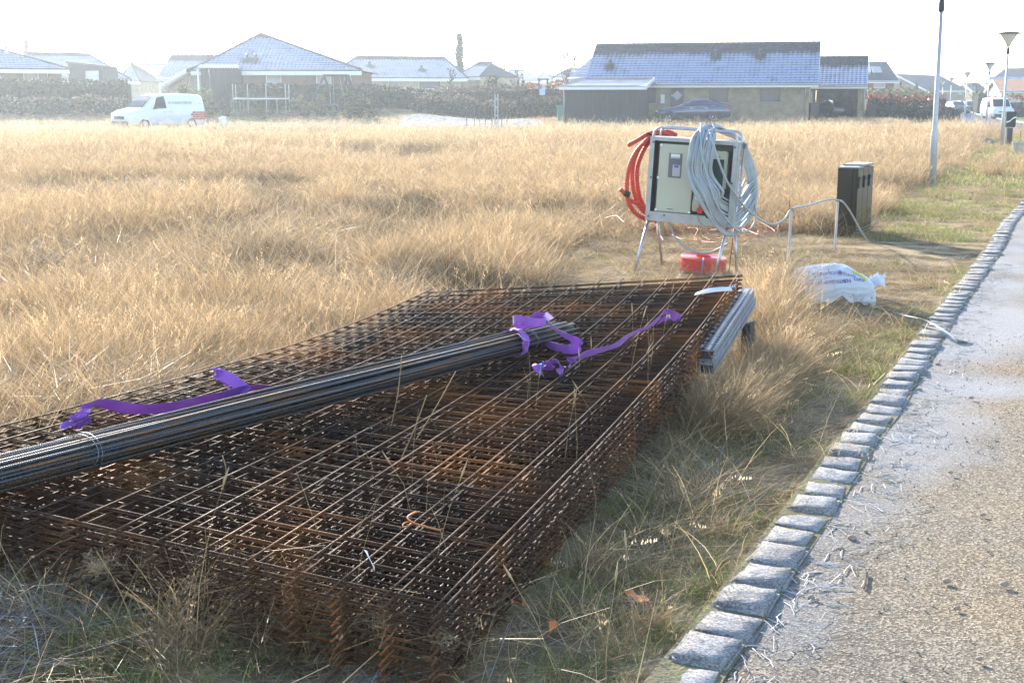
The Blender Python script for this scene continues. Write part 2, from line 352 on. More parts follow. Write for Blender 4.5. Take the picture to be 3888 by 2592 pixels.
bn = n.new('ShaderNodeBump'); bn.inputs['Strength'].default_value = 0.8; bn.inputs['Distance'].default_value = 0.01; l.new(NZ(35, 5, va.outputs[0]).outputs['Fac'], bn.inputs['Height']); l.new(bn.outputs[0], b.inputs['Normal'])
sett_mesh = []
for k in range(8):
    bm = bmesh.new(); bmesh.ops.create_cube(bm, size=1)
    for v in bm.verts: v.co = Vector((v.co.x * (0.178 + .010 * (k % 2)), v.co.y * (0.206 + .007 * (k % 3)), v.co.z * 0.14)) + Vector((rng.uniform(-.008, .008), rng.uniform(-.008, .008), rng.uniform(-.004, .006)))
    bmesh.ops.bevel(bm, geom=bm.edges[:], offset=0.013, segments=2, affect='EDGES')
    bmesh.ops.subdivide_edges(bm, edges=bm.edges[:], cuts=2, use_grid_fill=True)
    for v in bm.verts:
        q = v.co * 22 + Vector((k * 9, 0, 0)); v.co += v.co.normalized() * (0.007 * noise.noise(q) + .003 * noise.noise(q * 3)); 
    me = bpy.data.meshes.new('kerb_sett'); bm.to_mesh(me); bm.free(); me.materials.append(granite)
    me.polygons.foreach_set('use_smooth', [True] * len(me.polygons)); sett_mesh.append(me)
Y = 2.6; SETT = []
while Y < 24:
    dx = kerbx(Y + .1) - kerbx(Y - .1); an = -math.atan2(dx, .2); st = 0.224 * math.cos(an)
    o = bpy.data.objects.new('kerb_sett', sett_mesh[rng.randrange(8)]); scene.collection.objects.link(o)
    o.location = (kerbx(Y) + .10 + rng.uniform(-.006, .006), Y, -0.034 + rng.uniform(-.012, .008)); o.rotation_euler = (rng.uniform(-.05, .05), rng.uniform(-.05, .05), an + rng.uniform(-.06, .06))
    if rng.random() < .5: o.rotation_euler.z += math.pi
    tag(o, 'grey granite sett in the kerb row between grass verge and road', 'kerb stone', 'granite setts of the kerb'); SETT.append(o)
    Y += st

js = MB(); Yj = list(np.arange(1.5, 24, .25)); js.strip([(kerbx(y) - .02, y, .026 + .006 * noise.noise(Vector((0, y * 3, 0)))) for y in Yj], [(kerbx(y) + .205, y, .020 + .006 * noise.noise(Vector((4, y * 3, 0)))) for y in Yj])
tag(js.build('verge_soil', M('joint_soil', (.13, .11, .075), .95, .3, 20, col2=(.22, .21, .10), bump=.6, bscale=60), smooth=True, fix=False), kind='structure')
# ------------------------------------------------------------------ the stack of reinforcing mesh
PX, PY, PA = -0.1955, 3.2894, 0.3402
PC = (0.318, 0.1689, 0.1543, -0.4135, -0.1089, 0.0099, 0.2435, 0.015, 0.0107)
CA, SA = math.cos(PA), math.sin(PA)
def mz(u, v):
    s, t = u / 2.1, v / 4.8
    s = min(1.1, max(-.1, s)); t = min(1.1, max(-.1, t)); c = PC
    return c[0] + c[1] * s + c[2] * t + c[3] * s * t + c[4] * t * t + c[5] * s * s + c[6] * t ** 3 + c[7] * s * t * t + c[8] * s * s * t
def mpos(u, v, dz=0.0): return Vector((PX - u * CA + v * SA, PY + u * SA + v * CA, mz(u, v) + dz))
def muv(X, Y):
    dx, dy = X - PX, Y - PY; return (-dx * CA + dy * SA, dx * SA + dy * CA)
def onmesh(px, py, lift=0.0):
    z = 0.4
    for _ in range(25):
        p = gnd(px, py, z + lift); u, v = muv(p.x, p.y); z = mz(u, v)
    return gnd(px, py, z + lift)

rust = bpy.data.materials.new('rusty_bar'); rust.use_nodes = True
n = rust.node_tree.nodes; l = rust.node_tree.links; b = n['Principled BSDF']
tc = n.new('ShaderNodeTexCoord'); 
big = RAMP(NZ(2.2, 6).outputs['Fac'], [(0.30, (0.032, 0.020, 0.016)), (0.50, (0.080, 0.036, 0.017)), (0.68, (0.28, 0.105, 0.028))])
l.new(big.outputs[0], b.inputs['Base Color']); b.inputs['Metallic'].default_value = 0.15; b.inputs['Specular IOR Level'].default_value = 0.32
rr = RAMP(NZ(5, 4).outputs['Fac'], [(0.35, (0.48, 0.48, 0.48)), (0.65, (0.75, 0.75, 0.75))]); l.new(rr.outputs[0], b.inputs['Roughness'])
bn = n.new('ShaderNodeBump'); bn.inputs['Strength'].default_value = 0.7; bn.inputs['Distance'].default_value = 0.003; l.new(NZ(260, 1).outputs['Fac'], bn.inputs['Height']); l.new(bn.outputs[0], b.inputs['Normal'])
NMAT, DZM, RB = 20, 0.0130, 0.0036
for k in range(NMAT):
    mb = MB(); r2 = random.Random(100 + k)
    if k == 0: du = dv = 0.0; da = 0.0; flip = False
    else: du = r2.uniform(-.003, .003) - (.0095 if k == 1 else .004 * (k % 2)); dv = r2.uniform(-.006, .006); da = r2.uniform(-.0005, .0005); flip = (k % 2 == 1)
    zl = RB * (1 if not flip else -1); zc = -zl; n_side = 6 if k < 7 else 4
    so_ = r2.uniform(.05, .09)
    for i in range(15):
        u = i * .15 + du + r2.uniform(-.002, .002); pts = []
        v0 = -.08 + dv + r2.uniform(-.012, .012); v1 = 4.88 + dv + r2.uniform(-.006, .006); N = 22
        for j in range(N + 1):
            v = v0 + (v1 - v0) * j / N
            pts.append(mpos(u + da * v, v, -k * DZM + zl + .0016 * math.sin(v * 3 + i + k)))
        mb.tube(pts, RB, n_side)
    for j in range(33):
        v = j * .15 + dv + r2.uniform(-.003, .003); pts = []
        for i in range(9):
            u = -.028 + 2.156 * i / 8 + du; pts.append(mpos(u + da * v, v - da * u, -k * DZM + zc))
        mb.tube(pts, RB, n_side)
    o = mb.build('reinforcing_mesh', rust, smooth=True, fix=False)
    lab = 'rusty welded steel mesh lying uncovered on top of the whole stack' if k == 0 else 'rusty steel mesh at the very bottom of the stack, lying in the grass' if k == NMAT - 1 else 'rusty steel mesh within the stack, between the top mat and the bottom one'
    tag(o, lab, 'steel mesh', 'stacked rebar meshes')
# bearers under the stack (timber) so that it does not hang in the air
for i, v in enumerate((0.9, 2.6)):
    bb = MB(); a = mpos(0.15, v, -NMAT * DZM - .012); c = mpos(1.95, v, -NMAT * DZM - .012); zb = gz(*mpos(1, v)[:2])
    top = (a.z + c.z) / 2; hh = max(.04, min(a.z, c.z) - zb + .02)
    bb.prism([(0, a.z), (0, zb - .03), (1.8, zb - .03), (1.8, c.z)], -.05, .05, 'y')
    o = bb.build('timber_bearer', timber); o.location = (a.x, a.y, 0); o.rotation_euler = (0, 0, math.atan2(c.y - a.y, c.x - a.x))
    tag(o, ['timber bearer hidden below the near half of the mesh stack', 'timber bearer hidden below the middle of the mesh stack'][i], 'timber')

# bundle of ribbed bars across the mesh
steel = bpy.data.materials.new('ribbed_bar_steel'); steel.use_nodes = True
n = steel.node_tree.nodes; l = steel.node_tree.links; b = n['Principled BSDF']; tc = n.new('ShaderNodeTexCoord'); oi = n.new('ShaderNodeObjectInfo')
mp = n.new('ShaderNodeMapping'); mp.inputs['Scale'].default_value = (1, .12, 1); l.new(tc.outputs['Object'], mp.inputs[0])
va = n.new('ShaderNodeVectorMath'); va.operation = 'ADD'; sc_ = n.new('ShaderNodeMath'); sc_.operation = 'MULTIPLY'; sc_.inputs[1].default_value = 40; l.new(oi.outputs['Random'], sc_.inputs[0]); l.new(mp.outputs[0], va.inputs[0]); l.new(sc_.outputs[0], va.inputs[1])
cst = RAMP(NZ(4, 4, va.outputs[0]).outputs['Fac'], [(0.40, (0.065, 0.072, 0.085)), (0.54, (0.085, 0.065, 0.055)), (0.66, (0.20, 0.095, 0.035))]); l.new(cst.outputs[0], b.inputs['Base Color'])
b.inputs['Metallic'].default_value = 0.55; b.inputs['Roughness'].default_value = 0.42
wv = n.new('ShaderNodeTexWave'); wv.wave_type = 'BANDS'; wv.bands_direction = 'Z'; wv.inputs['Scale'].default_value = 38; wv.inputs['Distortion'].default_value = 0; l.new(tc.outputs['Object'], wv.inputs['Vector'])
bn = n.new('ShaderNodeBump'); bn.inputs['Strength'].default_value = 0.8; bn.inputs['Distance'].default_value = 0.004; l.new(wv.outputs['Fac'], bn.inputs['Height']); l.new(bn.outputs[0], b.inputs['Normal'])
B1 = onmesh(1990, 1290, .055); B0 = onmesh(170, 1752, .065)
BT = onmesh(2140, 1232, .05)
bd = (B1 - B0).normalized(); LEN = 7.0
tipdist = (BT - B0).dot(bd); org = B0 + bd * (tipdist - LEN)
q = bd.to_track_quat('Z', 'Y'); side = Vector((0, 0, 1)).cross(bd).normalized(); upb = bd.cross(side).normalized()
barmesh = []
for k in range(4):
    mb = MB(); N = 26; r3 = random.Random(k)
    ph = r3.uniform(0, 6); mb.tube([(0.002 * math.sin(i * .7 + ph), 0.002 * math.cos(i * .55 + ph), LEN * i / N) for i in range(N + 1)], .0058, 7)
    o = mb.build('ribbed_bar', steel, smooth=True, fix=False); barmesh.append(o.data); bpy.data.objects.remove(o)
nb = 0
for row in range(-5, 6):
    for c_ in range(-9, 10):
        a = (c_ + (row % 2) * .5) * .0122; h_ = row * .0107
        if (a / .098) ** 2 + (h_ / .052) ** 2 > 1: continue
        o = bpy.data.objects.new('ribbed_bar', barmesh[nb % 4]); scene.collection.objects.link(o)
        o.rotation_mode = 'QUATERNION'; o.rotation_quaternion = q @ Euler((rng.uniform(-.0014, .0014), rng.uniform(-.0014, .0014), rng.uniform(0, 6))).to_quaternion()
        o.location = org + side * a + upb * h_ - bd * rng.choice([rng.uniform(0, .08), rng.uniform(.1, .35)])
        tag(o, 'long ribbed steel bar in the tied bundle lying across the mesh', 'rebar', 'bars of the tied bundle'); nb += 1
def ring(s, rx, ry, N=28, ph=0, skew=0.0):
    c = org + bd * s
    return [c + side * (rx * math.cos(t)) + upb * (ry * math.sin(t)) + bd * (skew * math.sin(t + ph)) for t in [2 * math.pi * i / N for i in range(N)]]
sB0 = (onmesh(268, 1720, .06) - org).dot(bd); sB1 = (onmesh(1990, 1300, .06) - org).dot(bd)
wire = M('tie_wire', (0.22, 0.22, 0.24), 0.4, 0.15, 10, 0.9)
for i, ds in enumerate((0, .035)):
    mb = MB(); mb.tube(ring(sB0 + ds, .104, .060, skew=.02, ph=i), .0018, 5, closed=True)
    tag(mb.build('tie_wire', wire, smooth=True), ['thin steel wire tied round the left end of the bar bundle, nearer the frame edge', 'thin steel wire tied round the left of the bar bundle, the inner of the two'][i], 'wire', 'wires tying the bar bundle')
mb = MB(); mb.tube(ring(sB1 + .05, .104, .060, skew=.02), .0022, 5, closed=True); mb.tube(ring(sB1 + .07, .104, .060, skew=-.03), .0022, 5, closed=True)
tag(mb.build('tie_wire', wire, smooth=True), 'dark wire twisted round the bundle beside the purple strap knot', 'wire', 'wires tying the bar bundle')

# purple lifting straps
purple = bpy.data.materials.new('purple_webbing'); purple.use_nodes = True
n = purple.node_tree.nodes; l = purple.node_tree.links; b = n['Principled BSDF']; out = n['Material Output']; tc = n.new('ShaderNodeTexCoord')
pc = RAMP(NZ(6, 5).outputs['Fac'], [(0.35, (0.27, 0.085, 0.50)), (0.65, (0.46, 0.16, 0.68))]); l.new(pc.outputs[0], b.inputs['Base Color']); b.inputs['Roughness'].default_value = 0.6
b.inputs['Sheen Weight'].default_value = 0.3
bn = n.new('ShaderNodeBump'); bn.inputs['Strength'].default_value = 0.5; bn.inputs['Distance'].default_value = 0.002; l.new(NZ(500, 1).outputs['Fac'], bn.inputs['Height']); l.new(bn.outputs[0], b.inputs['Normal'])
tl = n.new('ShaderNodeBsdfTranslucent'); tl.inputs[0].default_value = (0.45, 0.12, 0.60, 1); mxs = n.new('ShaderNodeMixShader'); mxs.inputs[0].default_value = 0.22
l.new(b.outputs[0], mxs.inputs[1]); l.new(tl.outputs[0], mxs.inputs[2]); l.new(mxs.outputs[0], out.inputs['Surface'])
def ribbon(mb, pts, phi, wd=.052, k=10, th=.0010):
    """band along pts; phi = tilt of the width direction, 0 flat, 90 upright (degrees)"""
    n0 = len(pts); P = catmull(pts, k); N = len(P)
    ph = [0] * N
    for i in range(N):
        t = i / (N - 1) * (n0 - 1); a = int(t); f_ = t - a; a2 = min(a + 1, n0 - 1); ph[i] = R_(phi[a] + (phi[a2] - phi[a]) * f_)
    rows = []
    for i, p in enumerate(P):
        t = (P[min(i + 1, N - 1)] - P[max(i - 1, 0)]).normalized()
        lat = t.cross(Vector((0, 0, 1)));
        if lat.length < .15: lat = t.cross(side)
        lat.normalize(); up = lat.cross(t).normalized()
        wv_ = lat * math.cos(ph[i]) + up * math.sin(ph[i]); nn = t.cross(wv_).normalized()
        rows.append((p - wv_ * wd / 2, p, p + wv_ * wd / 2, nn))
    vs = []
    for a, m, c, nn in rows: vs += [a + nn * th * .6, m + nn * th, c + nn * th * .6, c - nn * th * .6, m - nn * th, a - nn * th * .6]
    fs = []
    for i in range(len(rows) - 1):
        for j in range(6): fs.append((i * 6 + j, i * 6 + (j + 1) % 6, (i + 1) * 6 + (j + 1) % 6, (i + 1) * 6 + j))
    fs += [(0, 1, 2, 3, 4, 5), tuple((len(rows) - 1) * 6 + j for j in (5, 4, 3, 2, 1, 0))]
    mb.add(vs, fs)
OM = lambda L: [onmesh(*p) for p in L]
st = empty('lifting_strap', onmesh(700, 1540))
tag(st, 'purple webbing strap left of the bar bundle, knotted at one end, other end sticking up', 'strap', 'purple lifting straps')
def sub(o, parent):
    o.parent = parent; o.matrix_parent_inverse = Matrix.Translation(-Vector(parent.location)); return o
mb = MB()
ribbon(mb, OM([(313, 1592, .03), (318, 1562, .05), (340, 1537, .075), (380, 1529, .075), (459, 1545, .05), (545, 1553, .035), (660, 1543, .035), (746, 1521, .035), (832, 1507, .04), (900, 1487, .05), (964, 1472, .06), (1022, 1470, .05)]), [70, 70, 40, 45, 65, 60, 60, 55, 60, 70, 40, 20])
sub(mb.build('webbing', purple, smooth=False), st)
mb = MB(); ribbon(mb, OM([(940, 1487, .05), (912, 1465, .07), (878, 1440, .09), (826, 1416, .11), (822, 1412, .115), (850, 1440, .08), (868, 1468, .05), (874, 1490, .03)]), [50, 60, 60, 50, 40, 60, 60, 60])
sub(mb.build('loop_end', purple, smooth=False), st)
mb = MB(); K = onmesh(306, 1608, .02)
for i in range(5):
    a = i * 1.3; ribbon(mb, [K + Vector((.03 * math.cos(t + a), .025 * math.sin(t + a), .012 * math.sin(2 * t + i) + .008 * i)) for t in (0, .9, 1.8, 2.7, 3.6)], [30, 80, 40, 100, 20], .03, 5)
ribbon(mb, [K + Vector((-.01, 0, .01)), K + Vector((-.05, -.01, .0)), K + Vector((-.075, -.015, -.01))], [20, 40, 20], .035)
sub(mb.build('knot', purple, smooth=False), st)

st = empty('lifting_strap', org + bd * sB1)
tag(st, 'purple webbing strap choked round the right end of the bar bundle with two loose loops', 'strap', 'purple lifting straps')
mb = MB(); wr = ring(sB1 - .02, .108, .066, 20, skew=.05, ph=1.2); wr = wr + wr[:1]
vs = []
for i, p in enumerate(wr):
    o_ = (p - (org + bd * (sB1 - .02))); o_ -= bd * o_.dot(bd); o_.normalize(); wdh = .020 + .006 * math.sin(i * 1.7)
    vs += [p - bd * wdh, p + bd * wdh, p + bd * wdh + o_ * .005, p - bd * wdh + o_ * .005]
fs = []
for i in range(len(wr) - 1):
    for j in range(4): fs.append((i * 4 + j, i * 4 + (j + 1) % 4, i * 4 + 4 + (j + 1) % 4, i * 4 + 4 + j))
mb.add(vs, fs)
ribbon(mb, [onmesh(1975, 1270, .11), onmesh(1992, 1292, .10), onmesh(1994, 1316, .06), onmesh(1999, 1335, .02)], [30, 30, 40, 60], .035)
sub(mb.build('choke_band', purple, smooth=False), st)
C0 = onmesh(2010, 1222, .175); rx = 62 * (C0 - Vector((0, 0, CAMH))).length / FPX
mb = MB(); pts = [C0 + Vector((rx * math.cos(t), rx * .95 * math.sin(t) , .010 * math.sin(t * 2 + .6) - .02 * math.sin(t))) for t in [2 * math.pi * i / 12 - .6 for i in range(13)]]
ribbon(mb, pts, [86, 88, 90, 92, 95, 90, 85, 88, 90, 92, 90, 88, 86], .042, 6)
sub(mb.build('ring_loop', purple, smooth=False), st)
mb = MB(); ribbon(mb, [C0 + Vector((-.05, -.06, .0)), C0 + Vector((-.01, -.02, .02)), C0 + Vector((.03, .03, .03)), C0 + Vector((.07, .06, .02))], [20, 40, 60, 30], .045)
sub(mb.build('upper_loop', purple, smooth=False), st)
mb = MB(); ribbon(mb, [onmesh(2090, 1195, .13), onmesh(2076, 1204, .14), onmesh(2060, 1215, .14)], [40, 30, 30], .05)
sub(mb.build('strap_end', purple, smooth=False), st)
mb = MB(); ribbon(mb, OM([(2072, 1215, .13), (2095, 1238, .11), (2125, 1262, .09), (2165, 1283, .075), (2196, 1302, .05), (2203, 1318, .03), (2185, 1325, .025), (2150, 1325, .025), (2105, 1316, .025), (2068, 1300, .03), (2048, 1276, .06), (2042, 1255, .09)]), [50, 55, 55, 60, 75, 95, 100, 105, 110, 115, 110, 100])
sub(mb.build('lower_loop', purple, smooth=False), st)

st = empty('lifting_strap', onmesh(2350, 1300))
tag(st, 'long purple webbing strap stretched over the mesh towards its far right corner', 'strap', 'purple lifting straps')
mb = MB(); ribbon(mb, OM([(2163, 1397, .0), (2168, 1372, .03), (2184, 1356, .05), (2220, 1345, .035), (2272, 1331, .03), (2317, 1318, .03), (2361, 1296, .03), (2400, 1268, .03), (2436, 1251, .035), (2465, 1237, .035), (2496, 1213, .05), (2520, 1184, .08), (2540, 1182, .08), (2556, 1196, .05), (2570, 1206, .02), (2582, 1209, .01)]), [60, 50, 30, 60, 50, 45, 70, 50, 40, 55, 60, 50, 20, 40, 60, 80])
ribbon(mb, OM([(2497, 1228, .02), (2515, 1214, .03), (2535, 1206, .04), (2552, 1190, .06)]), [50, 50, 50, 50], .04)
sub(mb.build('webbing', purple, smooth=False), st)
mb = MB(); P0 = onmesh(2537, 1203, .062)
text_mb(mb, 'M', .03, lambda x, y: P0 + Vector((x - .012, y * .25 - .01, y * .95 - .005)))
sub(mb.build('stitched_mark', white, fix=False), st)
st = empty('lifting_strap', onmesh(2085, 1395))
tag(st, 'short curled piece of purple strap with a blue tag, poking out of the mesh', 'strap', 'purple lifting straps')
mb = MB(); ribbon(mb, OM([(2062, 1420, .0), (2052, 1402, .03), (2040, 1384, .05), (2046, 1386, .045), (2062, 1392, .03), (2079, 1391, .03), (2092, 1380, .05), (2106, 1371, .06), (2122, 1380, .055), (2131, 1402, .03), (2135, 1424, -.01)]), [60, 60, 20, -20, 40, 60, 50, 30, 60, 70, 80])
sub(mb.build('webbing', purple, smooth=False), st)
mb = MB(); a = onmesh(2058, 1392, .045); mb.box(a, (.008, .006, .055), (.1, .2, 0)); sub(mb.build('tag', M('blue_tag', (0.02, 0.12, 0.55), .4)), st)

# white paper label lying on the mesh, rusty hook, stray debris
mb = MB(); A_ = [onmesh(*p) for p in ((2640, 1116, .03), (2668, 1109, .045), (2710, 1101, .05), (2755, 1097, .045), (2778, 1096, .035))]
ribbon(mb, A_, [150, 140, 135, 135, 130], .028, 5, .0006); lab = empty('paper_label', A_[2]); sub(mb.build('sheet', white_pl, smooth=True), lab)
mb = MB()
for i in range(7):
    p = A_[2] + (A_[4] - A_[1]) * (-.3 + .1 * i) + Vector((0, -.004, .014)); mb.box(p, (.018, .006, .0015), (.35, 0, .1))
for i in range(3):
    p = A_[3] + Vector((0.03 + .012 * i, .004, .014)); mb.box(p, (.006, .03, .0015), (.35, 0, .1))
sub(mb.build('print', M('pale_blue_print', (0.25, 0.32, 0.62), .5)), lab); tag(lab, 'white printed paper label curled on the far right corner of the mesh', 'label')
mb = MB(); hk = [onmesh(*p) for p in ((1672, 2012, .05), (1622, 2000, .055), (1572, 1985, .06), (1548, 1968, .065), (1556, 1955, .07), (1580, 1943, .07), (1594, 1943, .07))]
mb.tube(catmull(hk, 6), .0032, 6); hk2 = [onmesh(*p) for p in ((1566, 1982, .05), (1545, 1998, .05), (1530, 1998, .05), (1534, 1986, .055), (1556, 1978, .06))]; mb.tube(catmull(hk2, 5), .0025, 6)
tag(mb.build('wire_hook', M('orange_rust', (0.50, 0.20, 0.07), .5, .2, 10, .3), smooth=True), 'bent rusty wire hook lying on the near part of the mesh', 'hook')
mb = MB(); A_ = [onmesh(1388, 2088, .05), onmesh(1402, 2118, .04), onmesh(1422, 2158, .03)]; ribbon(mb, A_, [30, 60, 90], .012, 5, .0006)
tag(mb.build('plastic_scrap', white_pl), 'small curled white plastic scrap stuck on the near part of the mesh', 'scrap')

# hollow grey bar-spacer planks carrying the far right of the stack
spm = M('pale_grey_plastic', (0.27, 0.28, 0.30), 0.5, 0.12, 6)
spd = M('spacer_inside', (0.06, 0.06, 0.07), 0.7, 0.1, 6)
hole_m = spd
gsz = gz(*mpos(0, 4, 0)[:2])
for lay in range(2):
    rt = empty('spacer_plank'); L = 1.40 - .06 * (lay % 2)
    a = mpos(-.054 + .010 * (lay % 2), 3.55 + .05 * lay, 0); e_ = mpos(-.085, 5.0, 0); a.z = mz(0, 3.48) - .135 - (1 - lay) * .065
    rt.location = a; rt.rotation_euler = (math.atan2(mz(0, 4.9) - mz(0, 3.48), 1.42), 0, -PA)
    f_ = MB(); H_, D_ = .06, .085
    f_.box((0, L / 2, -H_ / 2 + .003), (D_, L, .006)); f_.box((0, L / 2, H_ / 2 - .003), (D_ * .35, L, .006)); f_.box((-D_ / 2 + .003, L / 2, 0), (.006, L, H_ - .014))
    f_.box((D_ / 2 - .003, L / 2, H_ / 2 - .012), (.006, L, .018)); f_.box((D_ / 2 - .003, L / 2, -H_ / 2 + .012), (.006, L, .012))
    for s_x in (-1, 1): f_.box((s_x * (D_ / 2 - .006), L / 2, H_ / 2 - .0035), (.012, L, .006))
    nslot = int(L / .045)
    for i in range(nslot + 1):
        y = i * L / nslot
        f_.box((D_ / 2 - .003, y, -.003), (.006, .018, .030))
        f_.box((0, y, H_ / 2 - .004), (D_ - .024, .016, .005))
    f_.build('frame', spm, rt)
    c_ = MB(); c_.box((0, L / 2, -.002), (D_ - .05, L * .995, H_ - .02)); c_.build('core', spd, rt)
    tag(rt, 'pale grey perforated plank beside the far right mesh edge, ' + ['the lower of the two', 'the upper of the two'][lay], 'plank', 'perforated planks by the mesh')
mb = MB(); pq = mpos(-.085, 4.75, 0); hz_ = mz(0, 4.75) - .135 - .13; mb.box((0, 0, hz_ / 2 + .0), (.05, .20, hz_ + .02)); o = mb.build('timber_block', darkwood, bevel=.005); o.location = (pq.x, pq.y, gz(pq.x, pq.y) - .02); o.rotation_euler = (0, 0, -PA); tag(o, 'dark timber block in the grass carrying the far end of the grey planks', 'block')
# ------------------------------------------------------------------ temporary power board
gal_leg = M('steel_leg', (0.46, 0.47, 0.50), 0.35, 0.15, 14, 0.8)
beige = M('beige_enclosure', (0.50, 0.50, 0.40), 0.5, 0.05, 3)
grey_pl = M('grey_plastic', (0.42, 0.42, 0.38), 0.5, 0.06, 4)
redpl = M('red_plastic', (0.62, 0.05, 0.035), 0.4, 0.08, 6)
clear = glassmat('meter_window', (0.16, 0.17, 0.19), 0.12)
YB = 12.3
# local frame: x right, y away, z up; front lower left corner from the picture
yaw, roll = R_(-22), R_(3.0)
ctr = at(2602, 852, YB + .0)
board = empty('power_board', (ctr.x, ctr.y, 0), rot=(0, 0, 0)); board.rotation_mode = 'XYZ'
RB_ = Matrix.Rotation(yaw, 3, 'Z') @ Matrix.Rotation(roll, 3, 'Y')
board.rotation_euler = RB_.to_euler()
zc = ctr.z; Wb, Hb, Db = .86, .80, .27; zl0 = zc + .01; zl1 = zl0 + Hb
tag(board, 'aluminium site power board on four splayed legs, hung with coiled grey cable', 'power board')
mb = MB(); t_ = .012
mb.box((-Wb / 2 + .021, -.006, (zl0 + zl1) / 2), (.042, t_, Hb)); mb.box((Wb / 2 - .021, -.006, (zl0 + zl1) / 2), (.042, t_, Hb))
mb.box((0, -.004, zl1 - .012), (Wb - .085, t_, .024)); mb.box((0, -.004, zl0 + .045), (Wb - .085, t_, .09))
mb.box((-Wb / 2, Db / 2, (zl0 + zl1) / 2), (t_, Db, Hb)); mb.box((Wb / 2, Db / 2, (zl0 + zl1) / 2), (t_, Db, Hb))
mb.box((0, Db / 2, zl1 + .006), (Wb + .01, Db + .02, t_)); mb.box((0, Db / 2, zl0), (Wb, Db, t_)); mb.box((0, Db, (zl0 + zl1) / 2), (Wb, t_, Hb))
mb.build('casing', alu_dull, board)
mb = MB(); mb.box((0, Db - .03, (zl0 + zl1) / 2), (Wb - .03, .012, Hb - .03)); mb.build('back_plate', M('shaded_plate', (0.30, 0.31, 0.31), .6, .1, 4, .3), board)
mb = MB()
for x, z in ((-Wb / 2 + .03, zl1 - .04), (-Wb / 2 + .03, zl0 + .04), (Wb / 2 - .03, zl1 - .04), (Wb / 2 - .03, zl0 + .04), (-Wb / 2 + .03, zl0 + .42), (Wb / 2 - .03, zl0 + .42), (-.24, zl0 + .06)): mb.lathe([(0, -.004), (.008, -.004), (.008, .002)], 10, (x, -.014, z), 'y')
tag(mb.build('rivet', black, board), kind='stuff')
for nm, y0 in (('front_rail', .01), ('back_rail', Db - .01)):
    mb = MB(); x0, x1 = -Wb / 2 + .02, Wb / 2 - .02
    P = [(x0, y0, zl1 - .05), (x0, y0, zl1 + .02)] + [(x0 + .07 - .07 * math.cos(a), y0, zl1 + .03 + .07 * math.sin(a)) for a in (.4, .8, 1.2, 1.57)] + [(x1 - .07 + .07 * math.cos(a), y0, zl1 + .03 + .07 * math.sin(a)) for a in (1.57, 1.2, .8, .4)] + [(x1, y0, zl1 + .02), (x1, y0, zl1 - .05)]
    mb.tube(P, .0125, 10); mb.build('carry_rail', alu, board, smooth=True)
Ri = RB_.inverted()
def loc_(p): return Ri @ (Vector(p) - Vector(board.location))
for (px, py), top in (((2401, 1036), (-Wb / 2 + .03, .02)), ((2708, 1048), (Wb / 2 - .04, .02)), ((2515, 1002), (-Wb / 2 + .05, Db - .02)), ((2799, 1031), (Wb / 2 - .03, Db - .02))):
    ft = gnd(px, py, 0.02); mb = MB(); mb.tube([(top[0], top[1], zl0 + .03), loc_(ft + (Vector((0, 0, -.06))))], .0145, 10); mb.build('leg', gal_leg, board, smooth=True)
# meter enclosure
ex0, ex1, ez0, ez1, ey = -.33, .005, zl0 + .10, zl0 + .745, -.02
en = MB(); en.box(((ex0 + ex1) / 2, .09, (ez0 + ez1) / 2), (ex1 - ex0, .14, ez1 - ez0)); en = en.build('meter_enclosure', beige, board, bevel=.008)
mb = MB(); mb.box(((ex0 + ex1) / 2, .012, (ez0 + ez1) / 2), (ex1 - ex0 + .012, .026, ez1 - ez0 + .01)); mb.build('lid', beige, en, bevel=.006)
mb = MB(); wx0, wx1, wz0, wz1 = -.235, -.105, zl0 + .43, zl0 + .665; mb.box(((wx0 + wx1) / 2, -.002, (wz0 + wz1) / 2), (wx1 - wx0, .006, wz1 - wz0)); mb.build('meter_window', clear, en)
mb = MB(); mb.box((-.155, -.006, zl0 + .50), (.075, .004, .11)); mb.build('meter', M('meter_face', (0.42, 0.43, 0.46), .4), en)
mb = MB(); mb.box((-.172, -.007, zl0 + .638), (.09, .004, .042)); lb = mb.build('sticker', white_pl, en)
mb = MB(); mb.box((-.172, -.0105, zl0 + .626), (.085, .002, .006)); mb.box((-.155, -.009, zl0 + .54), (.045, .003, .022)); mb.build('display', M('blue_print', (0.10, 0.14, 0.40), .5), en)
for x, z in ((ex0 + .01, ez1 - .01), (ex0 - .0, (ez0 + ez1) / 2), (ex0 + .0, ez0 + .01), (ex1 + .0, (ez0 + ez1) / 2 + .02), (ex1 - .0, ez0 + .01), (ex1, ez1 - .01)):
    mb = MB(); mb.lathe([(0, -.012), (.004, -.012), (.005, -.008), (.013, -.008), (.013, .0)], 12, (x, -.003, z), 'y'); mb.build('lid_screw', white_pl, en, smooth=False)
mb = MB(); mb.box((-.19, -.0028, zl0 + .125), (.06, .002, .006)); mb.build('lettering', trim_dk, en, fix=False)
mb = MB(); mb.lathe([(0, -.03), (.018, -.03), (.022, -.02), (.022, .0)], 12, (-.13, .07, ez0), 'z'); mb.build('cable_gland', grey_pl, en, smooth=True)
# second enclosure with dark window
e2 = MB(); e2.box((.18, .10, zl0 + .53), (.30, .14, .37)); e2 = e2.build('fuse_enclosure', beige, board, bevel=.012)
mb = MB(); mb.box((.20, .024, zl0 + .50), (.20, .008, .27)); mb.box((.20, .019, zl0 + .50), (.17, .004, .24)); mb.build('fuse_window', glassmat('green_window', (0.05, 0.075, 0.065), .15), e2)
mb = MB(); mb.box((.24, .018, zl0 + .658), (.05, .002, .006)); mb.build('lettering', trim_dk, e2, fix=False)
